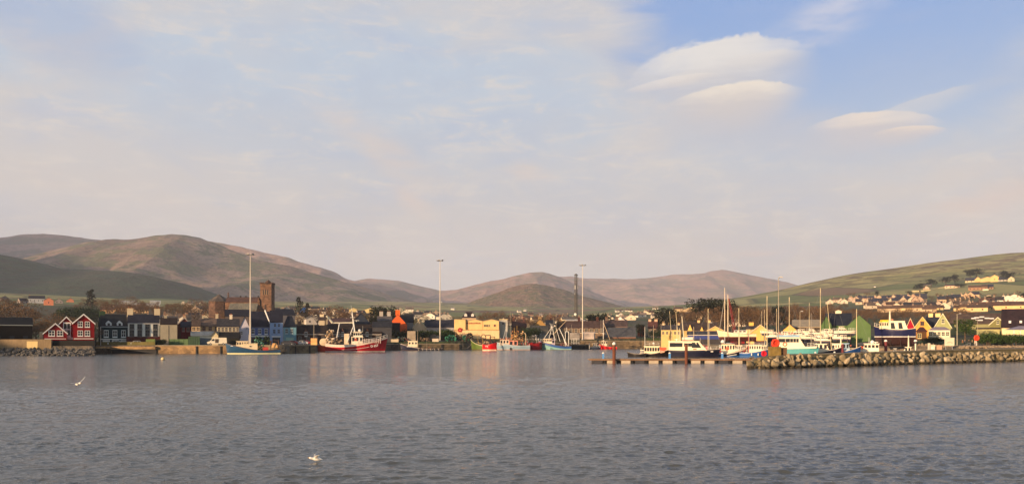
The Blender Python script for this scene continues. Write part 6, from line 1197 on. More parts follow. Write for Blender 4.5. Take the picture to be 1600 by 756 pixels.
q.build('jib', mat('red_lattice', (.22, .015, .02), .6, .2), o); q = MB(); q.tube((B_[0] * 1.0, 0, zt_), (2.6, 0, .6), .04, k=3); q.tube((B_[0] * 1.0, 0, zt_), (.9, 0, .6), .04, k=3); q.build('cable', mat('red_lattice', (.22, .015, .02), .6, .2), o); MB().box(-2, 2.6, -1.2, 1.2, .1, 2.2).build('cab', mat('red_lattice', (.22, .015, .02), .6, .2), o)
# red sail covers and tender boats seen between hulls
for i, (a_, b_, Y_, pz, c1, c2, lab) in enumerate(((1027, 1043, 226, 543, (.7, .1, .05), (.4, .05, .03), 'small boat with an orange-red cover behind the glazed launch'), (1122, 1140, 218, 545, (.45, .02, .04), (.3, .02, .03), 'small boat under a crimson cover behind the black bowed boat'), (1124, 1150, 236, 536, (.4, .45, .5), (.25, .35, .42), 'grey blue dinghy on deck level behind the cabin boats'), (1176, 1200, 236, 533, (.3, .02, .05), (.75, .65, .5), 'cream boat with a maroon cover in front of the yellow gable'), (1195, 1213, 244, 529, (.025, .03, .07), (.76, .66, .5), 'boat with dark navy canopy in front of the wide yellow gable'), (1084, 1112, 232, 541, (.40, .02, .04), (.5, .4, .3), 'low boat under a long maroon cover behind the navy cabin boat'))):
    zz_ = PZ(pz + 5, Y_) if Y_ > 9999 else 0.0
    o, L = boat('covered_boat', lab, a_, b_, 0, 'right' if i % 2 else 'left', 'covered boat', Y=Y_, z=zz_); fbz = max(PZ(pz, Y_) - .9, .9)
    hull(o, L, L * .32 + .6, (fbz, fbz, fbz + .4), ((.2, .2, .2), c2, c2), trim=(.6, .5, .4), n=10); q = MB(); q.prism([(-L * .32 * .5 - .2, fbz - .1), (L * .32 * .5 + .2, fbz - .1), (L * .12, fbz + 1.0), (-L * .12, fbz + 1.0)], -L * .4, L * .3, 'x'); q.build('cover', mat('canvas_cover', c1, .8, .15), o)
# ------------------------------------------------------------------ pontoon, piles, pedestals
Yp = 148
X0, X1 = PX(921, Yp), PX(1190, Yp)
def pline(px): return Yp + (px - 921) * .012
o = thing('pontoon', 'long timber marina pontoon on pale floats in the foreground of the boats', 'pontoon', (X0, Yp, 0))
LP = X1 - X0
MB().box(0, LP, 0, 3.6, .64, .80).build('deck', mat('deck_timber', (.30, .20, .12), .8, .3), o)
MB().box(-.05, LP + .05, -.06, -.002, .50, .76).build('edge_beam', mat('edge_timber', (.22, .13, .08), .8, .3), o)
for i in range(12):
    x_ = .7 + i * LP / 12.3; MB().box(x_, x_ + 1.7, .05, 3.4, -.25, .637).build('float', mat('float_shell', (.50, .42, .32) if i % 3 else (.05, .05, .06), .7, .2), o)
    MB().box(x_ + 1.72, x_ + 2.2, .2, 3.2, -.1, .63).build('cross_beam', DARK, o)
def pile(label, px, Y_, pytop, cap=True, r=.22, c=RUST, g='mooring piles'):
    o = thing('mooring_pile', label, 'pile', (PX(px, Y_), Y_, 0), 0, g); h = PZ(pytop, Y_); MB().tube((0, 0, -2), (0, 0, h), r, k=12).build('post', c, o, smooth=False)
    if cap: MB().lathe([(r * 1.12, h + .002), (r * 1.12, h + .25), (r * .5, h + .5), (.02, h + .52)], 12).build('cap', WHITE, o, smooth=True)
pile('rusty mooring pile with white cap at the free end of the pontoon', 959.5, 147.2, 538.5, r=.30)
pile('rusty uncapped mooring pile in front of the long navy boat', 1072.3, 147.4, 538, False, r=.27)
pile('maroon pile in front of the royal blue boat', 1316.5, 186, 537, False, r=.25, c=mat('maroon_paint', (.16, .03, .035), .7))
pile('maroon pile with white dome beside the red striped boat', 1384, 208, 533.5, r=.36, c=mat('maroon_paint', (.16, .03, .035), .7)); pile('dark pile with white dome beside the rightmost moored boat', 1430.5, 204, 533.5, r=.36, c=mat('navy_paint', (.03, .03, .05), .7))
pile('slim maroon pile left of the concrete block', 1206, 190, 537.5, False, r=.3, c=mat('maroon_paint', (.16, .03, .035), .7))
BL = mat('pedestal_blue', (.10, .28, .62), .5, .1)
for px, Y_, lab in ((942.5, 150, 'blue service pedestal near the free end of the pontoon'), (1046.3, 150, 'blue service pedestal between the black launch and the navy boat'), (1128.5, 150, 'blue service pedestal below the black bowed boat'), (1202.5, 150, 'blue service pedestal beside the concrete block'), (1274, 176, 'pale service pedestal at the catamaran bow'), (1304, 178, 'small pale pedestal below the black hulled boat')):
    o = thing('service_pedestal', lab, 'pedestal', (PX(px, Y_), Y_, .80 if Y_ < 160 else .5), 0, 'service pedestals'); m_ = BL if Y_ < 160 else mat('pedestal_pale', (.5, .56, .62), .5, .1)
    MB().box(-.17, .17, -.17, .17, 0, .95).build('body', m_, o); MB().lathe([(.22, .952), (.22, 1.05), (.12, 1.18), (.02, 1.2)], 10).build('cap', WHITE, o, smooth=True)
o = thing('pontoon', 'second pontoon walkway behind the breakwater, under the cabin boats', 'pontoon', (PX(1196, 178), 178, 0)); MB().box(0, 22, 0, 2, .35, .5).build('deck', mat('deck_timber', (.30, .20, .12), .8, .3), o); MB().box(0, 22, .2, 1.8, -.2, .347).build('float', mat('float_shell', (.05, .05, .06), .7, .2), o)

# ------------------------------------------------------------------ breakwater: earth core, path, boulders
def bw(px): return float(itp([(1165, 122), (1200, 121), (1300, 129), (1400, 139), (1500, 150), (1600, 160), (1800, 172)], px))
bh = lambda px: float(itp([(1178, .9), (1192, 1.5), (1212, 1.82), (1240, 1.96), (1300, 2.03), (1350, 2.1), (1450, 2.32), (1600, 2.5), (1800, 2.6)], px))
core = MB(); Pr = []
for px in np.linspace(1178, 1800, 60):
    Y_ = bw(px) + 3.2; t = min(max((px - 1178) / 14, 0), 1); h = float(itp([(1178, .9), (1192, 1.5), (1212, 1.82), (1240, 1.96), (1300, 2.03), (1350, 2.1), (1450, 2.32), (1600, 2.5), (1800, 2.6)], px))
    sec = [(-3.0, -1.0), (-1.2, h * .42), (-.15, h * .94), (.1, h), (3.4, h), (4.4, h * .8), (7.5, -1.0)]
    c = .35 + .65 * t
    Pr.append([(PX(px, Y_) , Y_ + s_ * c + (1 - c) * 1.5, zz_) for s_, zz_ in sec])
mcore = mat('breakwater_earth', (.15, .12, .06), .95, .45, scale=.5, streak=False)
n0 = 0; core.grid(Pr); core.face(range(6, -1, -1))
ob = core.build('breakwater', mcore, fix=True); tag(ob, 'low earth breakwater bank running right behind its boulder facing', 'breakwater')
pth = MB(); Pq = [[(PX(px, bw(px) + 3.6), bw(px) + 3.05, bh(px) - .1), (PX(px, bw(px) + 3.6), bw(px) + 3.1, bh(px) + .06), (PX(px, bw(px) + 3.6), bw(px) + 6.4, bh(px) + .06)] for px in np.linspace(1214, 1800, 60)]; pth.grid(Pq)
struct(pth.build('path', mat('path_gravel', (.22, .18, .12), .95, .35, scale=1.2, streak=False)))
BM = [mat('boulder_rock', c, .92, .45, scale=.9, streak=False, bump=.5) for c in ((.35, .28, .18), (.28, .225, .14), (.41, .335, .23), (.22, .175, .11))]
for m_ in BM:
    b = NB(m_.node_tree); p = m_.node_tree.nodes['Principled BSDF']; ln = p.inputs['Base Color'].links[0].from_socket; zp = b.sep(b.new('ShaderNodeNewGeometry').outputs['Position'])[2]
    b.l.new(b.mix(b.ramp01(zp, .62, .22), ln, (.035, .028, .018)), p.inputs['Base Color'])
protos = []
for k in range(8):
    m = MB(); m.v = list(L8[k][0]); m.f = list(L8[k][1]); m.mi = [0] * len(m.f); protos.append(m.mesh('boulder', BM[k % 4]))
spots = []; px = 1171.0
rr = random.Random(11)
while px < 1650:
    Y_ = bw(px); stepx = rr.uniform(.80, 1.2) / Y_ * F
    for row in range(4):
        s = rr.choice((.5, .65, .78, .9, 1.15)) * rr.uniform(.9, 1.05) * (1.05, 1.05, .92, .68)[row]
        if px < 1182 and row > 1: continue
        if px < 1192 and row > 2: continue
        spots.append((px + rr.uniform(-4, 4) + row * 5, Y_ + .3 + row * .72 + rr.uniform(-.2, .2), .06 + row * .52 + rr.uniform(-.12, .12), s))
    px += stepx
spots.sort(key=lambda s: s[0])
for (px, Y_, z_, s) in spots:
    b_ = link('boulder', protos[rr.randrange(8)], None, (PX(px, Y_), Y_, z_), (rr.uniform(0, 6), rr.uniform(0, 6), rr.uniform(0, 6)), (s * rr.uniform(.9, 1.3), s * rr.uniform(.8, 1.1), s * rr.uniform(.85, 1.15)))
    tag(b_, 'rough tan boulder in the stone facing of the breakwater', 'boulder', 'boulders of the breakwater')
NB_ = len(spots)
rb = MB()
for k in range(420):
    px = rr.uniform(1172, 1700); t = rr.random(); Y_ = bw(px) + .2 + t * 3; add_lump(rb, L1[k % 6], (PX(px, Y_), Y_, -.1 + t * 1.9 - .15), rr.uniform(.15, .4), (rr.uniform(0, 3), rr.uniform(0, 3), 0))
struct(rb.build('rubble', mat('small_rubble', (.22, .17, .10), .95, .5, scale=.8, streak=False)), 'stuff')
# grass and rock bank between breakwater and houses
rb = MB()
for k in range(700):
    px = rr.uniform(1470, 1680); t = rr.random(); Y_ = 182 + t * 22 if px > 1500 else shore(px) + t * 10; add_lump(rb, L1[k % 6], (PX(px, Y_), Y_, gz(PX(px, Y_), Y_) - .05), rr.uniform(.2, .7), (rr.uniform(0, 3), rr.uniform(0, 3), 0))
for k in range(500):
    px = rr.uniform(1392, 1490); t = rr.random(); Y_ = shore(px) - .3 + t * 4; add_lump(rb, L1[k % 6], (PX(px, Y_), Y_, -.1 + t * 3.0), rr.uniform(.3, .6), (rr.uniform(0, 3), rr.uniform(0, 3), 0))
struct(rb.build('rubble', mat('bank_rubble', (.28, .21, .14), .95, .5, scale=.6, streak=False)), 'stuff')
st_ = MB(); st_.grid([[(PX(px, shore(px) - 1.8), shore(px) - 1.8, -1.2), (PX(px, shore(px) + .5), shore(px) + .5, 2.52), (PX(px, shore(px) + 16), shore(px) + 16, gz(PX(px, shore(px) + 16), shore(px) + 16) + .05)] for px in np.linspace(1340, 1500, 24)])
tag(st_.build('revetment', stonem((.24, .19, .15), 'revetment_stone', .8)), 'sloping stone revetment behind the rightmost moored boats', 'revetment')
# concrete block, lifebuoys, signs, posts
Yb = 126; o = thing('concrete_block', 'mossy two part concrete block at the tip of the breakwater', 'concrete block', (PX(1205, Yb), Yb, 1.9)); w1 = PX(1220.5, Yb) - PX(1205, Yb)
MB().box(0, w1, 0, 1.6, -.5, 1.35).build('block', mat('mossy_concrete', (.22, .15, .045), .95, .4, scale=1.5), o); MB().box(w1 + .004, w1 + 1.1, .5, 1.9, -.5, 1.2).build('block', mat('brown_concrete', (.13, .075, .045), .95, .3), o)
def lifestation(label, px, Y_, z_, ptop, pbot, c=(.72, .05, .02), wpx=12):
    o = thing('lifebuoy_station', label, 'lifebuoy', (PX(px, Y_), Y_, z_), 0, None); zc = (PZ(ptop, Y_) + PZ(pbot, Y_)) / 2 - z_; R0 = (pbot - ptop) / 2 / F * Y_ * .78
    MB().box(-.06, .06, .1, .22, -.2, zc + R0 * .5).build('post', WHITE, o); mm_ = mat('lifebuoy_orange', c, .5)
    MB().ring((0, -.02, zc), R0, R0 * .38, 'y', 18, 8).build('ring', mm_, o, smooth=True); q = MB(); q.box(-R0 * 1.0, R0 * 1.0, .06, .1, zc - R0 * 1.1, zc + R0 * 1.2); q.build('housing', mm_, o); return o
lifestation('orange lifebuoy on its stand above the concrete block', 1211.7, 127.5, 1.9, 529.5, 542); lifestation('red lifebuoy holder at the end of the pontoon beside the block', 1193.8, 149, .80, 548, 556.5, (.6, .01, .03)); lifestation('round orange lifebuoy on a post before the hedge', 1526, 200, gz(PX(1526, 200), 200), 523.5, 532.0, (.75, .06, .02))
o = thing('sign_box', 'square cream notice board standing above the breakwater', 'sign', (PX(1483.5, 196), 196, 2.4)); MB().box(-1.15, 1.15, -.1, .1, PZ(540, 196) - 2.4, PZ(527.3, 196) - 2.4).build('panel', CREAM, o)
for s in (-.8, .8): MB().box(s - .06, s + .06, .12, .24, -1, PZ(528, 196) - 2.4).build('post', STEEL, o)
q = MB(); q.path([(-.7, -.13, 1.1), (-.3, -.13, 1.25), (.3, -.13, 1.25), (.7, -.13, 1.05)], .04, 4); q.build('symbol', mat('dark_symbol', (.12, .08, .05), .7), o)
o = thing('gangway', 'steel gangway with railings sloping down right of the cream notice board', 'gangway', (PX(1492, 200), 200, 1.2))
q = MB(); q.hexa([(0, 0, -.3), (5.5, 3, 1.0), (5.5, 4.2, 1.0), (0, 1.2, -.3), (0, 0, -.1), (5.5, 3, 1.2), (5.5, 4.2, 1.2), (0, 1.2, -.1)]); q.build('ramp', mat('grating', (.12, .10, .10), .7), o); rail(o, [(i * 1.1, i * .6, -.1 + i * .26) for i in range(6)], 1.1, .035, m=STEEL)
for px, lab in ((1455, 'pair of white fuel pump cabinets standing behind the breakwater'),):
    o = thing('pump_cabinet', lab, 'cabinet', (PX(px, 186), 186, 1.8)); MB().box(-.3, .9, 0, .8, -1.8, 1.3).build('body', CREAM, o); MB().box(-.45, -.2, 0, .7, -1.8, 1.7).build('body', CREAM, o); MB().box(1.6, 2.5, 0, .8, -1.8, 1.2).build('body', mat('tan_cabinet', (.6, .36, .24), .7), o); MB().box(-.1, .6, -.03, -.002, .3, .8).build('screen', WHITE, o)
# people by the gangway
def person(label, x, y, z, top, trousers, rz=0, h=1.72, stride=.12):
    """one continuous skinned body"""
    k = h / 1.75; me = bpy.data.meshes.new('person')
    V = [(0, 0, .95, .15), (0, 0, 1.15, .14), (0, 0, 1.38, .17), (0, 0, 1.50, .07), (0, -.02, 1.64, .105), (0, -.01, 1.72, .07),
         (.10, 0, .88, .10), (.11, -stride, .48, .07), (.11, -stride * .6, .08, .05), (.11, -stride * .6 - .14, .04, .045), (-.10, 0, .88, .10), (-.11, stride, .48, .07), (-.11, stride * 1.6, .10, .05), (-.11, stride * 1.6 - .13, .05, .045),
         (.20, 0, 1.42, .065), (.25, .03, 1.14, .05), (.25, -.06, .90, .04), (.25, -.09, .80, .035), (-.20, 0, 1.42, .065), (-.25, .02, 1.14, .05), (-.25, -.06, .90, .04), (-.25, -.09, .80, .035)]
    E = [(0, 1), (1, 2), (2, 3), (3, 4), (4, 5), (0, 6), (6, 7), (7, 8), (8, 9), (0, 10), (10, 11), (11, 12), (12, 13), (2, 14), (14, 15), (15, 16), (16, 17), (2, 18), (18, 19), (19, 20), (20, 21)]
    me.from_pydata([(v[0] * k, v[1] * k, v[2] * k) for v in V], E, []); o = bpy.data.objects.new('person', me); COL.objects.link(o)
    md = o.modifiers.new('Skin', 'SKIN')
    for i, v in enumerate(V): me.skin_vertices[0].data[i].radius = (v[3] * k, v[3] * k)
    me.skin_vertices[0].data[0].use_root = True; o.modifiers.new('Sub', 'SUBSURF').levels = 1
    dg = bpy.context.evaluated_depsgraph_get(); m2 = bpy.data.meshes.new_from_object(o.evaluated_get(dg)); o.modifiers.clear(); o.data = m2
    for m_ in (mat('cloth', top, .9), mat('cloth', trousers, .9), mat('skin', (.45, .27, .18), .6), mat('hair', (.06, .035, .02), .8)): m2.materials.append(m_)
    for p in m2.polygons:
        c = p.center / k; p.material_index = 0 if .92 < c.z < 1.5 else (1 if c.z <= .92 else (2 if c.z < 1.70 else 3))
        if abs(c.x) > .2 and c.z < .86: p.material_index = 2
    o.location = (x, y, z); o.rotation_euler = (0, 0, rz); tag(o, label, 'person', 'people on the waterfront'); return o
for px, Y_, lab, a_, b_ in ((1504, 226, 'person in a brown jacket standing by the round tree', (.2, .09, .04), (.03, .03, .04)), (1507.5, 227, 'person in grey clothes next to the brown jacket', (.2, .19, .2), (.05, .05, .06)), (1514, 228, 'person in black walking right of the round tree', (.03, .03, .03), (.03, .03, .04)), (1519, 230, 'person in a tan coat left of the orange lifebuoy', (.4, .26, .14), (.08, .06, .05)), (1523.3, 206, 'person in pale clothes beside the orange lifebuoy post', (.6, .5, .4), (.4, .35, .3))):
    x_ = PX(px, Y_); person(lab, x_, Y_, gz(x_, Y_), a_, b_, rnd.uniform(-2, 2))
x_ = PX(823.5, 330); person('person in a red top standing on the light blue grey trawler', x_, 331, 2.1, (.6, .03, .05), (.05, .05, .08), .4, 1.8)

# ------------------------------------------------------------------ light masts, lamps, poles, telecom tower
def lightmast(label, px, Y_, ptop, pbot):
    x_ = PX(px, Y_); z_ = gz(x_, Y_) if pbot is None else PZ(pbot, Y_); o = thing('light_mast', label, 'light mast', (x_, Y_, z_), 0, 'tall quay light masts'); h = PZ(ptop, Y_) - z_
    MB().tube((0, 0, 0), (0, 0, h), .27, .10, 10).build('pole', mat('galvanised_mast', (.62, .56, .48), .5, .1), o); MB().lathe([(.45, 0), (.45, .3), (.1, .35)], 10).build('base_plate', STEEL, o)
    MB().ring((0, 0, h - .3), .95, .06, 'z', 14, 5).build('head_ring', STEEL, o)
    for i in range(6):
        t = i * math.pi / 3 + .3; c, s = math.cos(t), math.sin(t); q = MB(); q.hexa([(-.42, -.3, -.28), (.42, -.3, -.28), (.42, .3, -.05), (-.42, .3, -.05), (-.34, -.2, .0), (.34, -.2, .0), (.34, .24, .2), (-.34, .24, .2)]); f = q.build('floodlight', mat('lamp_housing', (.35, .34, .33), .4), o, loc=(c * 1.25, s * 1.25, h - .1)); f.rotation_euler = (0, 0, t - math.pi / 2)
        MB().box(-.34, .34, -.31, -.3, -.2, -.03).build('lens', mat('lamp_lens', (.75, .72, .66), .3), f)
    MB().tube((0, 0, h), (0, 0, h + .9), .04, k=4).build('finial', STEEL, o)
lightmast('tall floodlight mast behind the blue fishing boat, leftmost of three', 391.2, 250, 397, 539); lightmast('tall floodlight mast above the navy workboat, middle of three', 687.6, 332, 406.5, None); lightmast('tall floodlight mast beside the telecom tower, rightmost of three', 910.3, 356, 414, None)
def lamp(label, px, Y_, ptop, z_=None, arm=1.2, side=1, c=None, r=.09, name='street_lamp', base=None):
    x_ = PX(px, Y_); zz_ = gz(x_, Y_) if z_ is None else z_; o = thing(name, label, 'street lamp', (x_, Y_, zz_)); h = PZ(ptop, Y_) - zz_
    MB().tube((0, 0, -.3), (0, 0, h), r, r * .6, 8).build('pole', c or STEEL, o)
    if arm: MB().tube((0, 0, h), (side * arm, 0, h + .15), .05, k=5).build('arm', c or STEEL, o); MB().hexa([(side * arm - .35, -.18, h + .08), (side * arm + .35, -.18, h + .08), (side * arm + .35, .18, h + .08), (side * arm - .35, .18, h + .08), (side * arm - .2, -.1, h + .26), (side * arm + .2, -.1, h + .26), (side * arm + .2, .1, h + .26), (side * arm - .2, .1, h + .26)]).build('lamp_head', mat('lamp_head', (.6, .56, .5), .4), o)
    return o
lamp('tall slim lamp post at the tip of the breakwater beside the orange lifebuoy', 1216.5, 129, 434.5, 1.9, .35, 1, mat('grey_pole', (.34, .30, .24), .6), .09)
lamp('wooden lamp pole left of the round green tree', 1495.5, 240, 490.5, None, .9, 1, mat('pale_pole', (.36, .32, .24), .7), .15)
lamp('double headed lamp beside the round green tree', 1527.5, 244, 500.5, None, .3, -1, mat('pale_pole', (.36, .32, .24), .7), .07)
lamp('thin lamp post behind the moored yachts left of the lattice crane', 1108.5, 262, 504.5, None, .6, 1, None, .06); lamp('thin dark lamp post right of the hauled out sailboat', 1169, 262, 497.5, None, 0, 1, mat('dark_pole', (.06, .05, .05), .6), .07); lamp('short yellowish mast with a crosstree in front of the boat shed', 1250, 214, 487, 0.0, .5, 1, mat('tan_pole', (.4, .33, .24), .6), .09)
lamp('grey lamp post with small float buoy at the stern of the red trawler', 490.5, 259.5, 493, None, .6, 1, mat('grey_pole', (.34, .30, .24), .6), .1)
for px, Y_, pt, lab in ((797.5, 352, 487, 'thin pale aerial pole right of the yellow works'), (869, 352, 489, 'thin aerial pole above the turquoise trawler'), (744, 366, 489, 'thin aerial on the yellow works roof ridge'), (865, 350, 496, 'bare wooden pole beside the tripod mast'), (893, 372, 507, 'grey pole before the long warehouse'), (939, 372, 499, 'stone coloured post before the long warehouse'), (1033, 330, 507, 'lamp pole left of the yellow terrace')): lamp(lab, px, Y_, pt, None, 0 if px != 1033 else .8, 1, mat('grey_pole', (.34, .30, .24), .6), .07, 'pole')
Y_ = 500; x_ = PX(900, Y_); z_ = gz(x_, Y_); o = thing('telecom_tower', 'dark lattice telecom tower with antennas rising behind the town', 'telecom tower', (x_, Y_, z_)); h = PZ(430, Y_) - z_; q = MB(); TW = mat('tower_steel', (.09, .08, .07), .6, .2)
cn = [(1.05 * math.cos(t), 1.05 * math.sin(t)) for t in (.5, .5 + 2.094, .5 + 4.189)]
for c in cn: q.tube((c[0], c[1], -1), (c[0] * .85, c[1] * .85, h), .16, .13, 5)
n_ = 22
for i in range(n_):
    z0, z1 = h * i / n_, h * (i + 1) / n_
    for j in range(3): a_, b_ = cn[j], cn[(j + 1) % 3]; q.tube((a_[0] * .93, a_[1] * .93, z0), (b_[0] * .93, b_[1] * .93, z1), .07, k=3); q.tube((a_[0] * .93, a_[1] * .93, z1), (b_[0] * .93, b_[1] * .93, z1), .06, k=3); q.tube((b_[0] * .93, b_[1] * .93, z0), (a_[0] * .93, a_[1] * .93, z1), .06, k=3)
q.build('lattice', TW, o); MB().tube((0, 0, -1), (0, 0, h - 1), .16, .14, 8).build('cable_duct', TW, o); MB().lathe([(1.3, h), (1.3, h + .15), (.9, h + .5), (.2, h + 1.0)], 8).build('head', TW, o)
zq = PZ(449, Y_) - z_
for i in range(6): t = i * 1.047; MB().box(-.16, .16, -.1, .1, -1.2, 1.2).build('antenna', WHITE if i in (4,) else mat('antenna_grey', (.2, .2, .2), .5), o, loc=(1.35 * math.cos(t), 1.35 * math.sin(t), zq))
for c_, zq2 in ((-.9, PZ(459, Y_) - z_), (.9, PZ(436, Y_) - z_)): MB().lathe([(.02, -.1), (.5, -.05), (.55, .1)], 10).build('dish', mat('antenna_grey', (.2, .2, .2), .5), o, loc=(c_, -1, zq2)).rotation_euler = (R(90), 0, 0)
d_ = MB(); d_.lathe([(.02, -.2), (.7, -.1), (.8, .15)], 12); e = d_.build('dish', WHITE, o, loc=(-.6, -1.4, PZ(491, Y_) - z_)); e.rotation_euler = (R(90), 0, 0)

# ------------------------------------------------------------------ vehicles on the quay
def wheels(o, xs, w, r, z=0.0):
    for x in xs:
        for s in (-1, 1):
            m = MB(); m.lathe([(r * .6, -.1), (r, -.09), (r, .09), (r * .6, .1)], 14); wv = m.build('wheel', DARK, o, loc=(x, s * (w / 2 - .08), z + r)); wv.rotation_euler = (R(90), 0, 0); MB().lathe([(r * .55, -.115), (r * .55, .115)], 10).build('rim', STEEL, wv)
def vehicle(name, label, cat, px, Y_, prof, w, c, glass, wx, flip=False, L=4.3, win=()):
    x_ = PX(px, Y_); face = -math.atan2(x_, Y_); o = thing(name, label, cat, (x_, Y_, gz(x_, Y_)), face + (math.pi if flip else 0)); b = bmesh.new()
    vs = []
    for s, k in ((-w / 2, 1), (w / 2, 1)):
        vs.append([b.verts.new((p[0], s * (1 - .10 * max(p[1] - .9, 0)), p[1])) for p in prof])
    n = len(prof)
    for i in range(n): j = (i + 1) % n; b.faces.new((vs[0][i], vs[0][j], vs[1][j], vs[1][i]))
    b.faces.new(vs[0][::-1]); b.faces.new(vs[1]); bmesh.ops.recalc_face_normals(b, faces=b.faces); bmesh.ops.bevel(b, geom=list(b.edges), offset=.05, segments=2, affect='EDGES')
    me = bpy.data.meshes.new('body'); b.to_mesh(me); b.free(); me.materials.append(c); bd = link('body', me, o); me.polygons.foreach_set('use_smooth', [False] * len(me.polygons))
    for g in glass:
        for s in (-1, 1):
            q = MB(); yk = lambda z: s * (w / 2 * (1 - .10 * max(z - .9, 0) * 2 / w) + .012); q.hexa([(p[0], s * (w / 2 * 1) * (1 - .1 * max(p[1] - .9, 0)) + s * .012 - (s * .02 if t else 0), p[1]) for t in (0, 1) for p in g] if False else [(g[0][0], s * (w / 2 * (1 - .1 * max(g[0][1] - .9, 0)) + .012), g[0][1]), (g[1][0], s * (w / 2 * (1 - .1 * max(g[1][1] - .9, 0)) + .012), g[1][1]), (g[1][0], s * (w / 2 * (1 - .1 * max(g[1][1] - .9, 0)) - .03), g[1][1]), (g[0][0], s * (w / 2 * (1 - .1 * max(g[0][1] - .9, 0)) - .03), g[0][1]), (g[3][0], s * (w / 2 * (1 - .1 * max(g[3][1] - .9, 0)) + .012), g[3][1]), (g[2][0], s * (w / 2 * (1 - .1 * max(g[2][1] - .9, 0)) + .012), g[2][1]), (g[2][0], s * (w / 2 * (1 - .1 * max(g[2][1] - .9, 0)) - .03), g[2][1]), (g[3][0], s * (w / 2 * (1 - .1 * max(g[3][1] - .9, 0)) - .03), g[3][1])]); q.build('window', GLASS, bd)
    wheels(o, wx, w, .34); return o, bd
vp = [(-2.9, .4), (2.75, .4), (2.9, .6), (2.85, 1.0), (2.0, 1.3), (1.35, 2.05), (.9, 2.35), (-2.85, 2.35), (-2.95, 1.0)]
o, bd = vehicle('parked_van', 'white panel van parked on the quay left of the blue boat', 'van', 339, 252.5, vp, 2.0, mat('van_paint', (.80, .72, .56), .4, .06), [((.7, 1.35), (1.75, 1.35), (1.25, 1.95), (.75, 1.95))], (-1.9, 1.9), flip=True)
MB().box(-.45, .55, 1.005, 1.02, .7, 1.95).build('side_door', mat('dark_opening', (.09, .07, .06), .8), bd, label='dark open sliding side door'); MB().box(2.86, 2.92, -.8, -.5, .75, .95).build('headlight', WHITE, bd); MB().box(2.86, 2.92, .5, .8, .75, .95).build('headlight', WHITE, bd); MB().box(2.7, 3.0, -.9, .9, .42, .6).build('bumper', DARK, bd)
cp = [(-2.1, .3), (2.1, .3), (2.15, .6), (2.0, .85), (1.0, .98), (.45, 1.4), (-1.1, 1.42), (-1.8, .98), (-2.12, .9)]
cg = [((-1.5, .98), (-.3, .98), (-.3, 1.32), (-1.05, 1.32)), ((-.2, .98), (.85, .98), (.4, 1.32), (-.2, 1.32))]
for px, Y_, c, lab, fl in ((471, 264, (.55, .55, .56), 'silver car parked behind the quay, right of the blue row', True), (480.5, 268, (.35, .03, .03), 'red car parked beside the silver car behind the quay', False), (467, 268, (.05, .05, .055), 'dark car behind the silver car', True), (449, 258, (.06, .06, .07), 'dark car in front of the teal blue house', False), (455, 262, (.25, .04, .04), 'dull red car in front of the teal blue house', True), (616, 323, (.6, .5, .4), 'beige car parked behind the dark quay below the orange house', True), (216, 257, (.5, .5, .5), 'pale car in front of the white four bay house', False), (180, 252, (.55, .55, .55), 'pale car roof seen in front of the teal house', True)):
    if px in (216, 180): Y_ = 249.6
    o, bd = vehicle('parked_car', lab, 'car', px, Y_, cp, 1.75, mat('car_paint', c, .3, .05), cg, (-1.3, 1.35), flip=fl)
    o['group'] = 'cars parked behind the quay'
    for s in (-.75, .45): MB().box(2.1, 2.17, s, s + .3, .62, .76).build('headlight', WHITE, bd)

# ------------------------------------------------------------------ quay clutter, fences, crates
def fence(label, px0, px1, Y_, ptop, pbot, c, name='fence', posts=6):
    x0, x1 = PX(px0, Y_), PX(px1, Y_); z_ = PZ(pbot, Y_); o = thing(name, label, name, (x0, Y_, z_)); h = PZ(ptop, Y_) - z_; MB().box(0, x1 - x0, 0, .08, -.3, h).build('panel', c, o)
    for i in range(posts): xx_ = (x1 - x0) * i / (posts - 1); MB().box(xx_ - .06, xx_ + .06, -.08, -.002, -.3, h + .06).build('post', c, o)
    return o
fence('light green sheet fence right of the dark hedge', 257, 294, 254, 529.5, 540.5, mat('green_sheet', (.07, .13, .05), .7, .3)); fence('dark green high hoarding behind the van', 294.5, 312, 253.6, 525.5, 540.5, mat('dark_green_sheet', (.018, .055, .028), .7, .25)); fence('dark green container sides between the hoarding and the boat', 312.5, 364, 257.6, 527, 540, mat('dark_green_sheet2', (.03, .06, .035), .7, .3))
fence('brown garden wall behind the net stacks', 669, 733, 344, 527.5, 536.5, mat('brown_panel', (.20, .15, .09), .85, .35), 'yard_wall', 8)
fence('ochre block wall below the dark slate block', 604, 616, 328, 524, 536, mat('ochre_block', (.26, .19, .08), .9, .3), 'yard_wall', 2)
fence('tan pier yard fence right of the red masted boat', 960, 1008, 376, 532, 535, mat('tan_panel', (.30, .22, .15), .85, .3), 'yard_wall', 6)
def heap(name, label, cat, px, Y_, w, h, cols, n, seed, r=(.3, .7)):
    x_ = PX(px, Y_); z_ = max(gz(x_, Y_), 2.5); g = random.Random(seed); m = MB()
    for i in range(n):
        t = g.random(); m.cur = g.randrange(len(cols)); add_lump(m, L1[g.randrange(6)], (g.uniform(-w / 2, w / 2) * (1 - t * .5), g.uniform(-1, 1), h * t), g.uniform(*r), (g.uniform(0, 3), g.uniform(0, 3), g.uniform(0, 3)))
    o = m.build(name, [mat('heap_' + name, c, .9, .4) for c in cols], loc=(x_, Y_, z_)); tag(o, label, cat); return o
GN = [(.03, .17, .10), (.02, .11, .07), (.04, .20, .13)]; BNn = [(.09, .06, .04), (.16, .11, .07), (.04, .035, .03)]
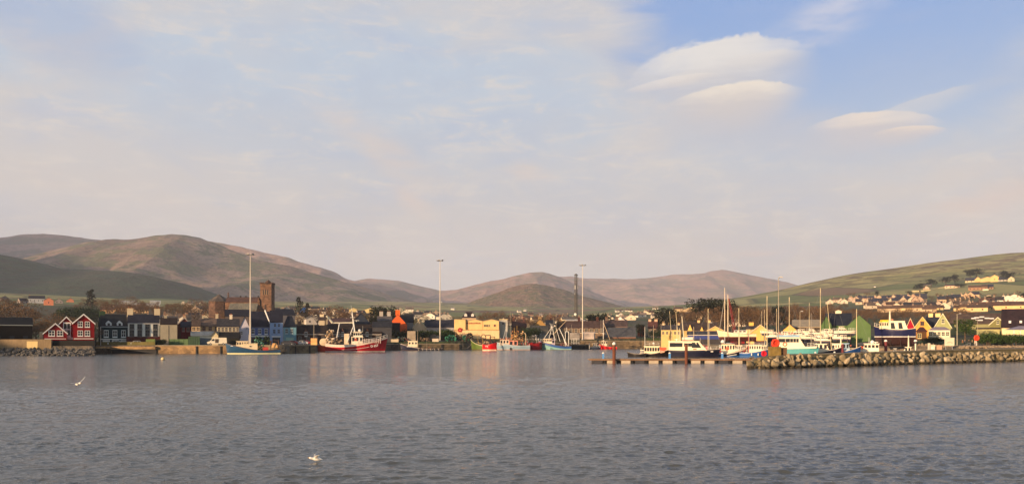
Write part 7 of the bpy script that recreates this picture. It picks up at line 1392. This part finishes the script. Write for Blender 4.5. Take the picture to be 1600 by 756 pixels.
heap('net_pile', 'round green net pile right of the middle light mast', 'net pile', 706, 334, 4.6, 2.4, GN, 60, 1); heap('net_pile', 'brown net pile between two green ones', 'net pile', 717, 336, 3.6, 2.6, BNn, 50, 2); heap('net_pile', 'green net pile left of the green boat', 'net pile', 727, 336, 3.0, 2.2, GN, 40, 3); heap('net_pile', 'small green net pile at the foot of the middle light mast', 'net pile', 698.5, 332, 2.0, 1.8, GN, 24, 4)
heap('net_pile', 'dark bushy heap beside the green boat bow', 'net pile', 733, 334, 4.4, 3.2, [(.03, .02, .02), (.05, .03, .02)], 50, 5); heap('net_pile', 'dark tangled gear heap behind the navy workboat deck', 'net pile', 663, 326, 7, 1.6, BNn, 60, 6); heap('net_pile', 'coloured gear heap on the quay left of the navy workboat', 'net pile', 628, 323, 6, 1.8, [(.03, .07, .07), (.12, .04, .04), (.1, .08, .06)], 44, 7)
heap('net_pile', 'green net pile on the quay before the deep blue house', 'net pile', 404, 253, 3.2, 2.6, [(.03, .10, .06), (.15, .35, .25), (.03, .05, .03)], 44, 8); heap('net_pile', 'dark green bushy heap before the pale blue house', 'net pile', 417, 254.5, 2.8, 2.6, [(.03, .05, .02), (.05, .07, .03)], 34, 9)
heap('gear_pile', 'grey gear heaped on the quay behind the turquoise trawler', 'gear pile', 832, 353, 7, 2.0, [(.2, .19, .18), (.1, .1, .1), (.35, .33, .32)], 60, 10); heap('gear_pile', 'grey white gear behind the red trawler stern', 'gear pile', 529, 297, 5, 2.6, [(.4, .33, .28), (.15, .1, .08)], 40, 11)
def crate(label, px, Y_, w, h, c, n=3, name='crate_stack'):
    x_ = PX(px, Y_); z_ = max(gz(x_, Y_), 2.5); o = thing(name, label, 'crates', (x_, Y_, z_)); 
    for i in range(n): MB().box(-w / 2 + .02 * i, w / 2 - .03 * i, -.6, .6, h / n * i + .01, h / n * (i + 1) - .04).build('crate', mat('crate_' + name, c, .8, .25), o)
crate('tan crates stacked above the navy workboat wheelhouse', 643, 324, 3.4, 4.4, (.32, .26, .20), 3); crate('grey brown crates left of the middle light mast', 672, 332, 4.6, 2.8, (.22, .18, .15), 3); crate('pale crates right of the crates by the middle light mast', 681, 333, 2.4, 2.4, (.32, .28, .24), 2); crate('pair of cream drums at the workboat stern', 680.5, 326, 2.6, 1.3, (.6, .5, .4), 1)
crate('white boxes on the quay below the warehouse', 919, 365, 5.2, 3.2, (.5, .42, .38), 2); crate('grey stacked panels right of the turquoise trawler', 898, 363, 4.6, 3.0, (.3, .27, .25), 3); crate('orange crate at the quay corner left of the cream tank', 491, 258.5, 2.0, 2.2, (.72, .40, .16), 2); crate('cream boxes on the quay right of the trawler bow', 617, 321, 3.0, 1.2, (.5, .42, .3), 1)
# mooring rope of the green boat
p0 = Vector((PX(737, 324), 326, 2.6)); p1 = Vector((PX(722, 316), 316, .9)); q = MB(); q.path([tuple(p0.lerp(p1, t / 8) - Vector((0, 0, 1.0 * math.sin(math.pi * t / 8)))) for t in range(9)], .06, 4); tag(q.build('mooring_rope', mat('rope', (.5, .38, .26), .9)), 'sagging mooring rope from the green boat to the quay', 'rope')

# ------------------------------------------------------------------ buoy and gulls
Y_ = 171; o = thing('mooring_buoy', 'small yellow and white mooring buoy on the open water', 'buoy', (PX(254.5, Y_), Y_, 0)); MB().lathe([(.02, -.25), (.3, -.2), (.42, .1), (.36, .42), (.15, .58), (.02, .6)], 14).build('float', mat('yellow_buoy', (.72, .55, .28), .5), o, smooth=True); MB().lathe([(.10, .56), (.10, .75), (.02, .78)], 8).build('top_knob', DARK, o); MB().lathe([(.44, -.02), (.45, .06)], 14).build('waterline_band', DARK, o)
def gull(label, loc, rz, wl, wr, dark_tip=False):
    """body and wings fused into one surface; wl, wr = lists of (span, height, sweep) for each wing"""
    m = MB(); P_ = []
    for i in range(13):
        t = i / 12; x = -.24 + .50 * t; r = .075 * math.sin(math.pi * min(t * 1.15 + .02, 1)) ** .7 if t < .74 else (.046 if t < .93 else .02); zc = .0 + (.03 * max(t - .6, 0) / .4)
        if t < .12: r = .03
        P_.append([(x, r * math.cos(a) * (1.0 if t > .12 else 1.8), zc + r * math.sin(a) * (.95 if t > .12 else .3)) for a in [2 * math.pi * j / 12 for j in range(13)]])
    m.grid(P_); m.face([j for j in range(12)]); m.face([12 * 13 + j for j in range(11, -1, -1)])
    for s, wp in ((1, wl), (-1, wr)):
        Q_ = []; 
        for k, (sp_, hh, sw, ch) in enumerate([(0, .0, 0, .17)] + list(wp)):
            th = .022 * (1 - k / (len(wp) + 1.5)); Q_.append([(.10 - sw, s * sp_, hh + .02), (.10 - sw - ch * .4, s * sp_, hh + .02 + th), (.10 - sw - ch, s * sp_, hh + .015), (.10 - sw - ch * .5, s * sp_, hh + .02 - th * .6), (.10 - sw, s * sp_, hh + .02)])
        b0 = len(m.v); m.grid(Q_); m.face([b0, b0 + 1, b0 + 2, b0 + 3]); e = b0 + 5 * len(wp); m.face([e + 3, e + 2, e + 1, e])
    me = m.mesh('gull', WHITE); o = bpy.data.objects.new('gull', me); COL.objects.link(o); bm = bmesh.new(); bm.from_mesh(me); bmesh.ops.remove_doubles(bm, verts=bm.verts, dist=1e-4); bmesh.ops.recalc_face_normals(bm, faces=bm.faces); bm.to_mesh(me); bm.free()
    md = o.modifiers.new('R', 'REMESH'); md.mode = 'VOXEL'; md.voxel_size = .011; md.use_smooth_shade = True
    dg = bpy.context.evaluated_depsgraph_get(); m2 = bpy.data.meshes.new_from_object(o.evaluated_get(dg)); o.modifiers.clear(); o.data = m2; m2.materials.clear()
    for mm in (mat('white_feathers', (.80, .78, .75), .8, .05), mat('grey_feathers', (.35, .37, .40), .8, .1), mat('black_feathers', (.03, .03, .03), .8)): m2.materials.append(mm)
    for p in m2.polygons:
        c = p.center; tip = abs(c.y) > .40; p.material_index = 2 if (tip and dark_tip) else (1 if abs(c.y) > .06 and p.normal.z > 0 else 0)
    o.location = loc; o.rotation_euler = rz; tag(o, label, 'gull')
    b = MB(); b.lathe([(.014, 0), (.012, .03), (.002, .06)], 6); bo = b.build('beak', mat('yellow_beak', (.6, .35, .05), .5), o); bo.rotation_euler = (0, R(90), 0); bo.location = (.255, 0, .028); return o
up = [(.12, .07, -.02, .16), (.26, .17, -.04, .15), (.42, .30, .02, .11), (.54, .40, .10, .05)]
flat = [(.12, .05, -.02, .16), (.26, .07, -.04, .15), (.42, .06, .02, .11), (.56, .04, .10, .05)]
gull('gull flying low over the water with wings spread, at left', (PX(122, 50), 50, PZ(599.5, 50)), (R(8), R(-5), R(-35)), up, flat, True).scale = (1.25, 1.25, 1.25)
mid = [(.10, .06, .0, .17), (.2, .12, .02, .15), (.29, .15, .10, .10), (.36, .15, .18, .05)]
gull('gull settling on the water with half raised wings near the lower edge', (PX(494, 29.5), 29.5, .10), (0, R(-6), R(200)), mid, mid, True)
# ------------------------------------------------------------------ trees, hedges
def leafmat(name, c1, c2, c3):
    m, b, p = principled(name); v = b.new('ShaderNodeTexCoord').outputs['Object']; oi = b.new('ShaderNodeObjectInfo').outputs['Random']
    f = b.noise(v, 2.2, 4, .7); c = b.mix(b.ramp01(f, .35, .65), c1, c2); c = b.mix(b.mul(oi, .5), c, c3); b.l.new(c, p.inputs['Base Color']); p.inputs['Roughness'].default_value = .9; p.inputs['Specular IOR Level'].default_value = .1; return m
def tree_meshes(kind, seed):
    """unit tree one metre high: trunk mesh and crown mesh"""
    g = random.Random(seed); T = MB(); C = MB()
    def leaf(c, s, flat=False):
        a = Vector((g.gauss(0, 1), g.gauss(0, 1), g.gauss(0, 1))).normalized(); b = a.orthogonal().normalized() * s; d = a.cross(b).normalized() * s * g.uniform(.5, 1); c = Vector(c); n = len(C.v)
        C.v += [tuple(c - b), tuple(c - d * .8 + b * .2), tuple(c + b), tuple(c + d)]; C.face((n, n + 1, n + 2, n + 3))
    lobes = []
    if kind == 'bare':
        T.tube((0, 0, -.05), (0, 0, .35), .028, .02, 6)
        for i in range(9):
            a = i * 2.4 + g.uniform(-.4, .4); h0 = g.uniform(.15, .38); e = (math.cos(a) * g.uniform(.18, .36), math.sin(a) * g.uniform(.18, .36), g.uniform(.55, .92)); T.tube((0, 0, h0), e, .012, .004, 4)
            for k in range(5): t = g.uniform(.4, 1); q = Vector((0, 0, h0)).lerp(Vector(e), t); T.tube(q, q + Vector((g.uniform(-.13, .13), g.uniform(-.13, .13), g.uniform(.03, .15))), .005, .002, 3)
            lobes.append((e, g.uniform(.13, .21)))
        lobes.append(((0, 0, .8), .2)); n, s = 900, (.010, .024)
    elif kind == 'round':
        T.tube((0, 0, -.05), (0, 0, .4), .035, .02, 6)
        for i in range(16): a = i * 2.4; r = g.uniform(.05, .32); lobes.append(((r * math.cos(a), r * math.sin(a), g.uniform(.35, .82)), g.uniform(.14, .22)))
        n, s = 1500, (.015, .034)
    elif kind == 'pine':
        T.tube((0, 0, -.05), (.03, 0, .6), .035, .02, 6)
        for i in range(7): a = i * 2.4; e = (math.cos(a) * .42, math.sin(a) * .42, g.uniform(.66, .84)); T.tube((.02, 0, .45), e, .014, .006, 4); lobes.append((e, g.uniform(.14, .2)))
        lobes += [((0, 0, .84), .22), ((.2, 0, .88), .16), ((-.22, .1, .85), .16)]; n, s = 1300, (.014, .03)
    elif kind == 'conifer':
        T.tube((0, 0, -.05), (0, 0, .95), .025, .004, 5)
        for i in range(12): z_ = .2 + i * .065; lobes.append(((g.uniform(-.03, .03), g.uniform(-.03, .03), z_), .22 * (1 - z_) + .04))
        n, s = 900, (.012, .028)
    elif kind == 'bush':
        T.tube((0, 0, -.1), (0, 0, .4), .03, .015, 5)
        for i in range(12): a = i * 2.4; r = g.uniform(.1, .5); lobes.append(((r * math.cos(a), r * math.sin(a), g.uniform(.25, .7)), g.uniform(.2, .32)))
        n, s = 1100, (.02, .045)
    elif kind == 'palm':
        T.tube((0, 0, -.05), (0, 0, .6), .05, .035, 6); T.tube((0, 0, .45), (.25, 0, .65), .03, .02, 5); T.tube((0, 0, .45), (-.22, .1, .62), .03, .02, 5)
        for c0 in ((0, 0, .66), (.27, 0, .62), (-.25, .1, .6), (.1, .1, .6), (-.1, -.1, .62)):
            for k in range(46):
                d = Vector((g.gauss(0, 1), g.gauss(0, 1), g.gauss(.25, .8))).normalized() * g.uniform(.22, .36); c0v = Vector(c0); sd = d.orthogonal().normalized() * .014; n_ = len(C.v); C.v += [tuple(c0v + sd), tuple(c0v - sd), tuple(c0v + d * .6 - sd), tuple(c0v + d - Vector((0, 0, .05))), tuple(c0v + d * .6 + sd)]; C.face((n_, n_ + 1, n_ + 2, n_ + 3, n_ + 4))
        n = 0; s = (0, 0)
    for i in range(n):
        c, r = lobes[g.randrange(len(lobes))]; d = Vector((g.gauss(0, 1), g.gauss(0, 1), g.gauss(0, 1))).normalized() * r * g.uniform(.3, 1.05) ** .6; d.z *= .75 if kind == 'pine' else .9; q = Vector(c) + d
        leaf((q.x, q.y, max(q.z, .06)), g.uniform(*s))
    return T, C
BARK = mat('bark', (.10, .07, .05), .95, .3)
LM = {'bare': leafmat('bare_twigs', (.11, .062, .035), (.17, .10, .055), (.085, .055, .03)), 'olive': leafmat('olive_twigs', (.10, .085, .035), (.14, .12, .05), (.07, .06, .03)), 'round': leafmat('evergreen_leaves', (.012, .022, .010), (.035, .055, .02), (.02, .03, .012)), 'green': leafmat('green_leaves', (.025, .05, .012), (.05, .085, .02), (.03, .05, .015)), 'dark': leafmat('dark_needles', (.010, .014, .009), (.022, .026, .014), (.016, .016, .01))}
TP = {}
def tree(px, Y, ptop, kind, lm, label, group, name='tree', wid=1.0, z_=None, cat='tree'):
    key = (kind, lm, rnd.randrange(3))
    if key not in TP:
        T, C = tree_meshes(kind, key[2] * 7 + len(kind)); TP[key] = (T.mesh('trunk', BARK), C.mesh('crown', LM[lm]))
    x = PX(px, Y); z = gz(x, Y) if z_ is None else z_; h = max(PZ(ptop, Y) - z, 2.0) * 1.04
    o = thing(name, label, cat, (x, Y, z), rnd.uniform(0, 6.28), group); w = h * wid * rnd.uniform(.9, 1.15)
    link('trunk', TP[key][0], o, scale=(w, w, h)); link('crown', TP[key][1], o, scale=(w, w, h)); return o
def wood(n, px0, px1, Y0, Y1, tops, kind, lm, phrase, group, wid=1.0, jit=7, name='bare_tree'):
    """tops: list of (px, py) skyline of the wood; nearer rows lower"""
    L_ = []
    for i in range(n):
        px = px0 + (px1 - px0) * (i + rnd.random()) / n; Y = rnd.uniform(Y0, Y1); t = (Y - Y0) / (Y1 - Y0); top = float(itp(tops, px)) + (1 - t) * 9 + rnd.uniform(-1, jit); L_.append((px, Y, top))
    for i, (px, Y, top) in enumerate(L_): tree(px, Y, top, kind, lm, '%s, %s from the left' % (phrase, nth(i)), group, name, wid)
wood(18, -40, 110, 330, 700, [(-40, 462), (0, 462), (25, 460), (45, 480), (110, 486)], 'bare', 'bare', 'rusty brown bare tree on the dark slope at far left', 'bare trees at far left', 1.2)
wood(20, 108, 250, 420, 860, [(108, 472), (140, 464), (200, 462), (250, 470)], 'bare', 'bare', 'brown bare tree behind the red and teal houses', 'bare trees behind the red houses', 1.2)
wood(22, 236, 352, 400, 860, [(236, 470), (300, 466), (352, 470)], 'bare', 'bare', 'brown bare tree left of the church', 'bare trees left of the church', 1.2)
wood(10, 350, 408, 400, 424, [(350, 483), (408, 484)], 'bare', 'bare', 'thin bare tree before the church nave', 'bare trees before the church', .9)
wood(9, 460, 560, 420, 600, [(460, 484), (500, 476), (530, 474), (560, 484)], 'bare', 'bare', 'brown bare tree between the church and the cream gables', 'bare trees in the middle of town', 1.2)
wood(14, 560, 720, 420, 620, [(560, 486), (620, 486), (690, 487), (720, 488)], 'bare', 'olive', 'olive bare tree behind the orange house and the works', 'olive trees in mid town', 1.1)
wood(15, 748, 872, 420, 600, [(748, 488), (775, 483), (800, 490), (830, 487), (850, 487), (872, 492)], 'bare', 'bare', 'brown bare tree behind the yellow works and trawlers', 'bare trees behind the works', 1.2)
wood(60, 1046, 1300, 350, 620, [(1046, 492), (1062, 482), (1100, 474), (1150, 474), (1170, 474), (1200, 476), (1300, 474)], 'bare', 'bare', 'dark brown bare tree in the wood behind the marina', 'bare trees behind the marina', 1.15)
wood(60, 1290, 1480, 400, 760, [(1290, 474), (1320, 473), (1345, 478), (1380, 474), (1400, 476), (1480, 480)], 'bare', 'bare', 'rusty bare tree between the green hall and the gables', 'bare trees behind the green hall', 1.15)
wood(44, 1478, 1640, 330, 640, [(1478, 478), (1500, 476), (1540, 484), (1640, 482)], 'bare', 'bare', 'bare tree behind the long brown skylight roof', 'bare trees at the right', 1.1)
wood(10, 30, 150, 245, 300, [(30, 500), (60, 497), (150, 498)], 'bare', 'bare', 'low brown scrub behind the red gables', 'scrub behind the red gables', 1.3)
for px, Y, top, kind, lm, w, lab in ((142, 640, 452, 'conifer', 'dark', 1.3, 'dark conifer above the red houses'), (468, 560, 464, 'conifer', 'dark', 1.4, 'dark conifer right of the church tower'), (480, 560, 473, 'conifer', 'dark', 1.2, 'small dark conifer right of the taller one'), (606, 420, 473.5, 'round', 'dark', 1.35, 'big dark round evergreen left of the orange gable'), (592, 430, 480, 'round', 'dark', 1.0, 'smaller dark evergreen at the left foot of the big one'), (583, 380, 489, 'round', 'dark', .8, 'dark shrub tree right of the slate gable roof'),
    (936, 405, 485, 'palm', 'dark', 1.2, 'spiky dark cabbage palm above the long warehouse roof'), (1042, 460, 476, 'round', 'dark', 1.15, 'large dark round tree on the skyline left of the pines'), (1052, 455, 484, 'round', 'dark', .9, 'dark tree at the right side of the large round one'), (1030, 455, 487, 'round', 'dark', .8, 'dark tree at the left foot of the large round one'),
    (1103, 430, 467, 'pine', 'dark', 1.0, 'flat topped dark pine left of the sailboat masts'), (1121, 430, 466.5, 'pine', 'dark', .9, 'flat topped dark pine behind the sailboat masts'), (1137, 430, 469, 'round', 'dark', .8, 'dark rounded pine right of the sailboat masts'), (1168, 440, 476, 'round', 'dark', 1.0, 'dark round evergreen in the marina wood'), (1218, 440, 476, 'round', 'dark', .8, 'dark narrow evergreen behind the lamp post'),
    (1508, 258, 494.5, 'round', 'green', 1.0, 'dense round green tree between the pale green gable and the skylight roof'), (1001, 392, 505, 'round', 'dark', .9, 'dark tree before the brick gable'), (1005, 388, 516, 'round', 'dark', .9, 'low dark tree before the brick gable'), (1022, 380, 512, 'round', 'dark', 1.0, 'dark green tree before the pink chimney house'), (1029, 378, 508, 'conifer', 'dark', 1.3, 'dark pointed tree right of the pink chimney house'), (1048, 332, 516, 'conifer', 'dark', 1.1, 'dark shrub in front of the yellow terrace'),
    (1455, 1500, 434, 'round', 'dark', 1.6, 'dark hillside tree left of the cream bungalow'), (1437, 1500, 441, 'round', 'dark', 1.4, 'small dark hillside tree, leftmost above the terraces'), (1478, 1520, 430.5, 'round', 'dark', 1.4, 'dark hillside tree above the two roofed cottage'), (1492, 1520, 428, 'round', 'dark', 1.3, 'dark hillside tree right of the two roofed cottage'), (1516, 1560, 420, 'round', 'dark', 1.5, 'dark tree directly behind the yellow villa gable'), (1526, 1560, 419, 'round', 'dark', 1.5, 'tallest dark tree behind the yellow villa'), (1568, 1580, 422, 'round', 'dark', 1.4, 'dark tree behind the right wing of the villa'), (1577, 1580, 424, 'round', 'dark', 1.5, 'dark tree at the right end of the villa'), (1500, 1450, 441, 'bush', 'dark', 1.6, 'dark shrubs left of the yellow villa')):
    if Y > 1400: bx, Y, bz = walk(px, top + (15 if kind == 'round' else 9), 800)
    tree(px, Y, top, kind, lm, lab, None, 'tree', w)
for i in range(34):
    px = 1320 + i * 8.4 + rnd.uniform(-3, 3); base = rnd.uniform(462, 484) - (px - 1320) * .02; X_, Y_, z_ = walk(px, base, 500); tree(px, Y_, base - rnd.uniform(6, 10), 'bare' if i % 3 else 'round', 'bare' if i % 3 else 'dark', 'small tree among the hillside estate houses, %s from the left' % nth(i), 'trees among the estate houses', 'tree', 1.3)
def bushes(n, px0, px1, Y0, Y1, top0, top1, lm, phrase, group, wid=1.2, kind='bush', name='bush'):
    for i in range(n):
        px = px0 + (px1 - px0) * (i + rnd.random()) / n; tree(px, rnd.uniform(Y0, Y1), rnd.uniform(top0, top1), kind, lm, '%s, %s from the left' % (phrase, nth(i)), group, name, wid, cat='bush')
bushes(14, 612, 668, 330, 342, 508, 518, 'round', 'dark green bush on the bank below the orange house', 'bushes below the orange house', 1.0); bushes(14, 664, 708, 340, 350, 511, 519, 'green', 'olive green bush left of the yellow works', 'bushes left of the works', 1.0)
bushes(6, 243, 256, 250, 252, 527, 531, 'round', 'dark hedge bush left of the green sheet fence', 'hedge bushes by the green fence', 1.1); bushes(12, 1536, 1572, 232, 244, 517, 521, 'green', 'dense green hedge bush right of the orange lifebuoy', 'hedge bushes at right', 1.3); bushes(8, 1572, 1612, 228, 238, 519, 522, 'green', 'green hedge bush below the pavilion', 'hedge bushes below the pavilion', 1.3)
bushes(5, 1448, 1466, 248, 256, 524, 526, 'round', 'low dark bush below the yellow gable', 'low bushes below the gables', 1.5); bushes(7, 818, 834, 352, 364, 508, 518, 'round', 'dark bush left of the grey stone cottage', 'bushes by the grey cottage', 1.0); bushes(4, 1016, 1032, 372, 384, 514, 520, 'round', 'dark bush beside the pink chimney house', 'bushes by the pink chimney house', 1.1)
bushes(10, 1436, 1600, 1350, 1480, 447, 452, 'dark', 'dark hillside gorse bush below the villas', 'gorse bushes below the villas', 2.0)
bushes(12, 100, 148, 480, 560, 474, 482, 'round', 'dark green bush right of the salmon bungalow', 'bushes right of the salmon bungalow', 1.3)
# ------------------------------------------------------------------ haze
hz = bpy.data.materials.new('haze'); hz.use_nodes = True; hz.node_tree.nodes.clear(); hb = NB(hz.node_tree)
pv_ = hb.new('ShaderNodeVolumePrincipled'); pv_.inputs['Color'].default_value = (.78, .83, 1.0, 1); pv_.inputs['Density'].default_value = 7.5e-5; pv_.inputs['Anisotropy'].default_value = 0.0
oo = hb.new('ShaderNodeOutputMaterial'); hb.l.new(pv_.outputs[0], oo.inputs['Volume'])
struct(MB().box(-7000, 7000, -200, 9200, -40, 1010).build('haze', hz), 'stuff')
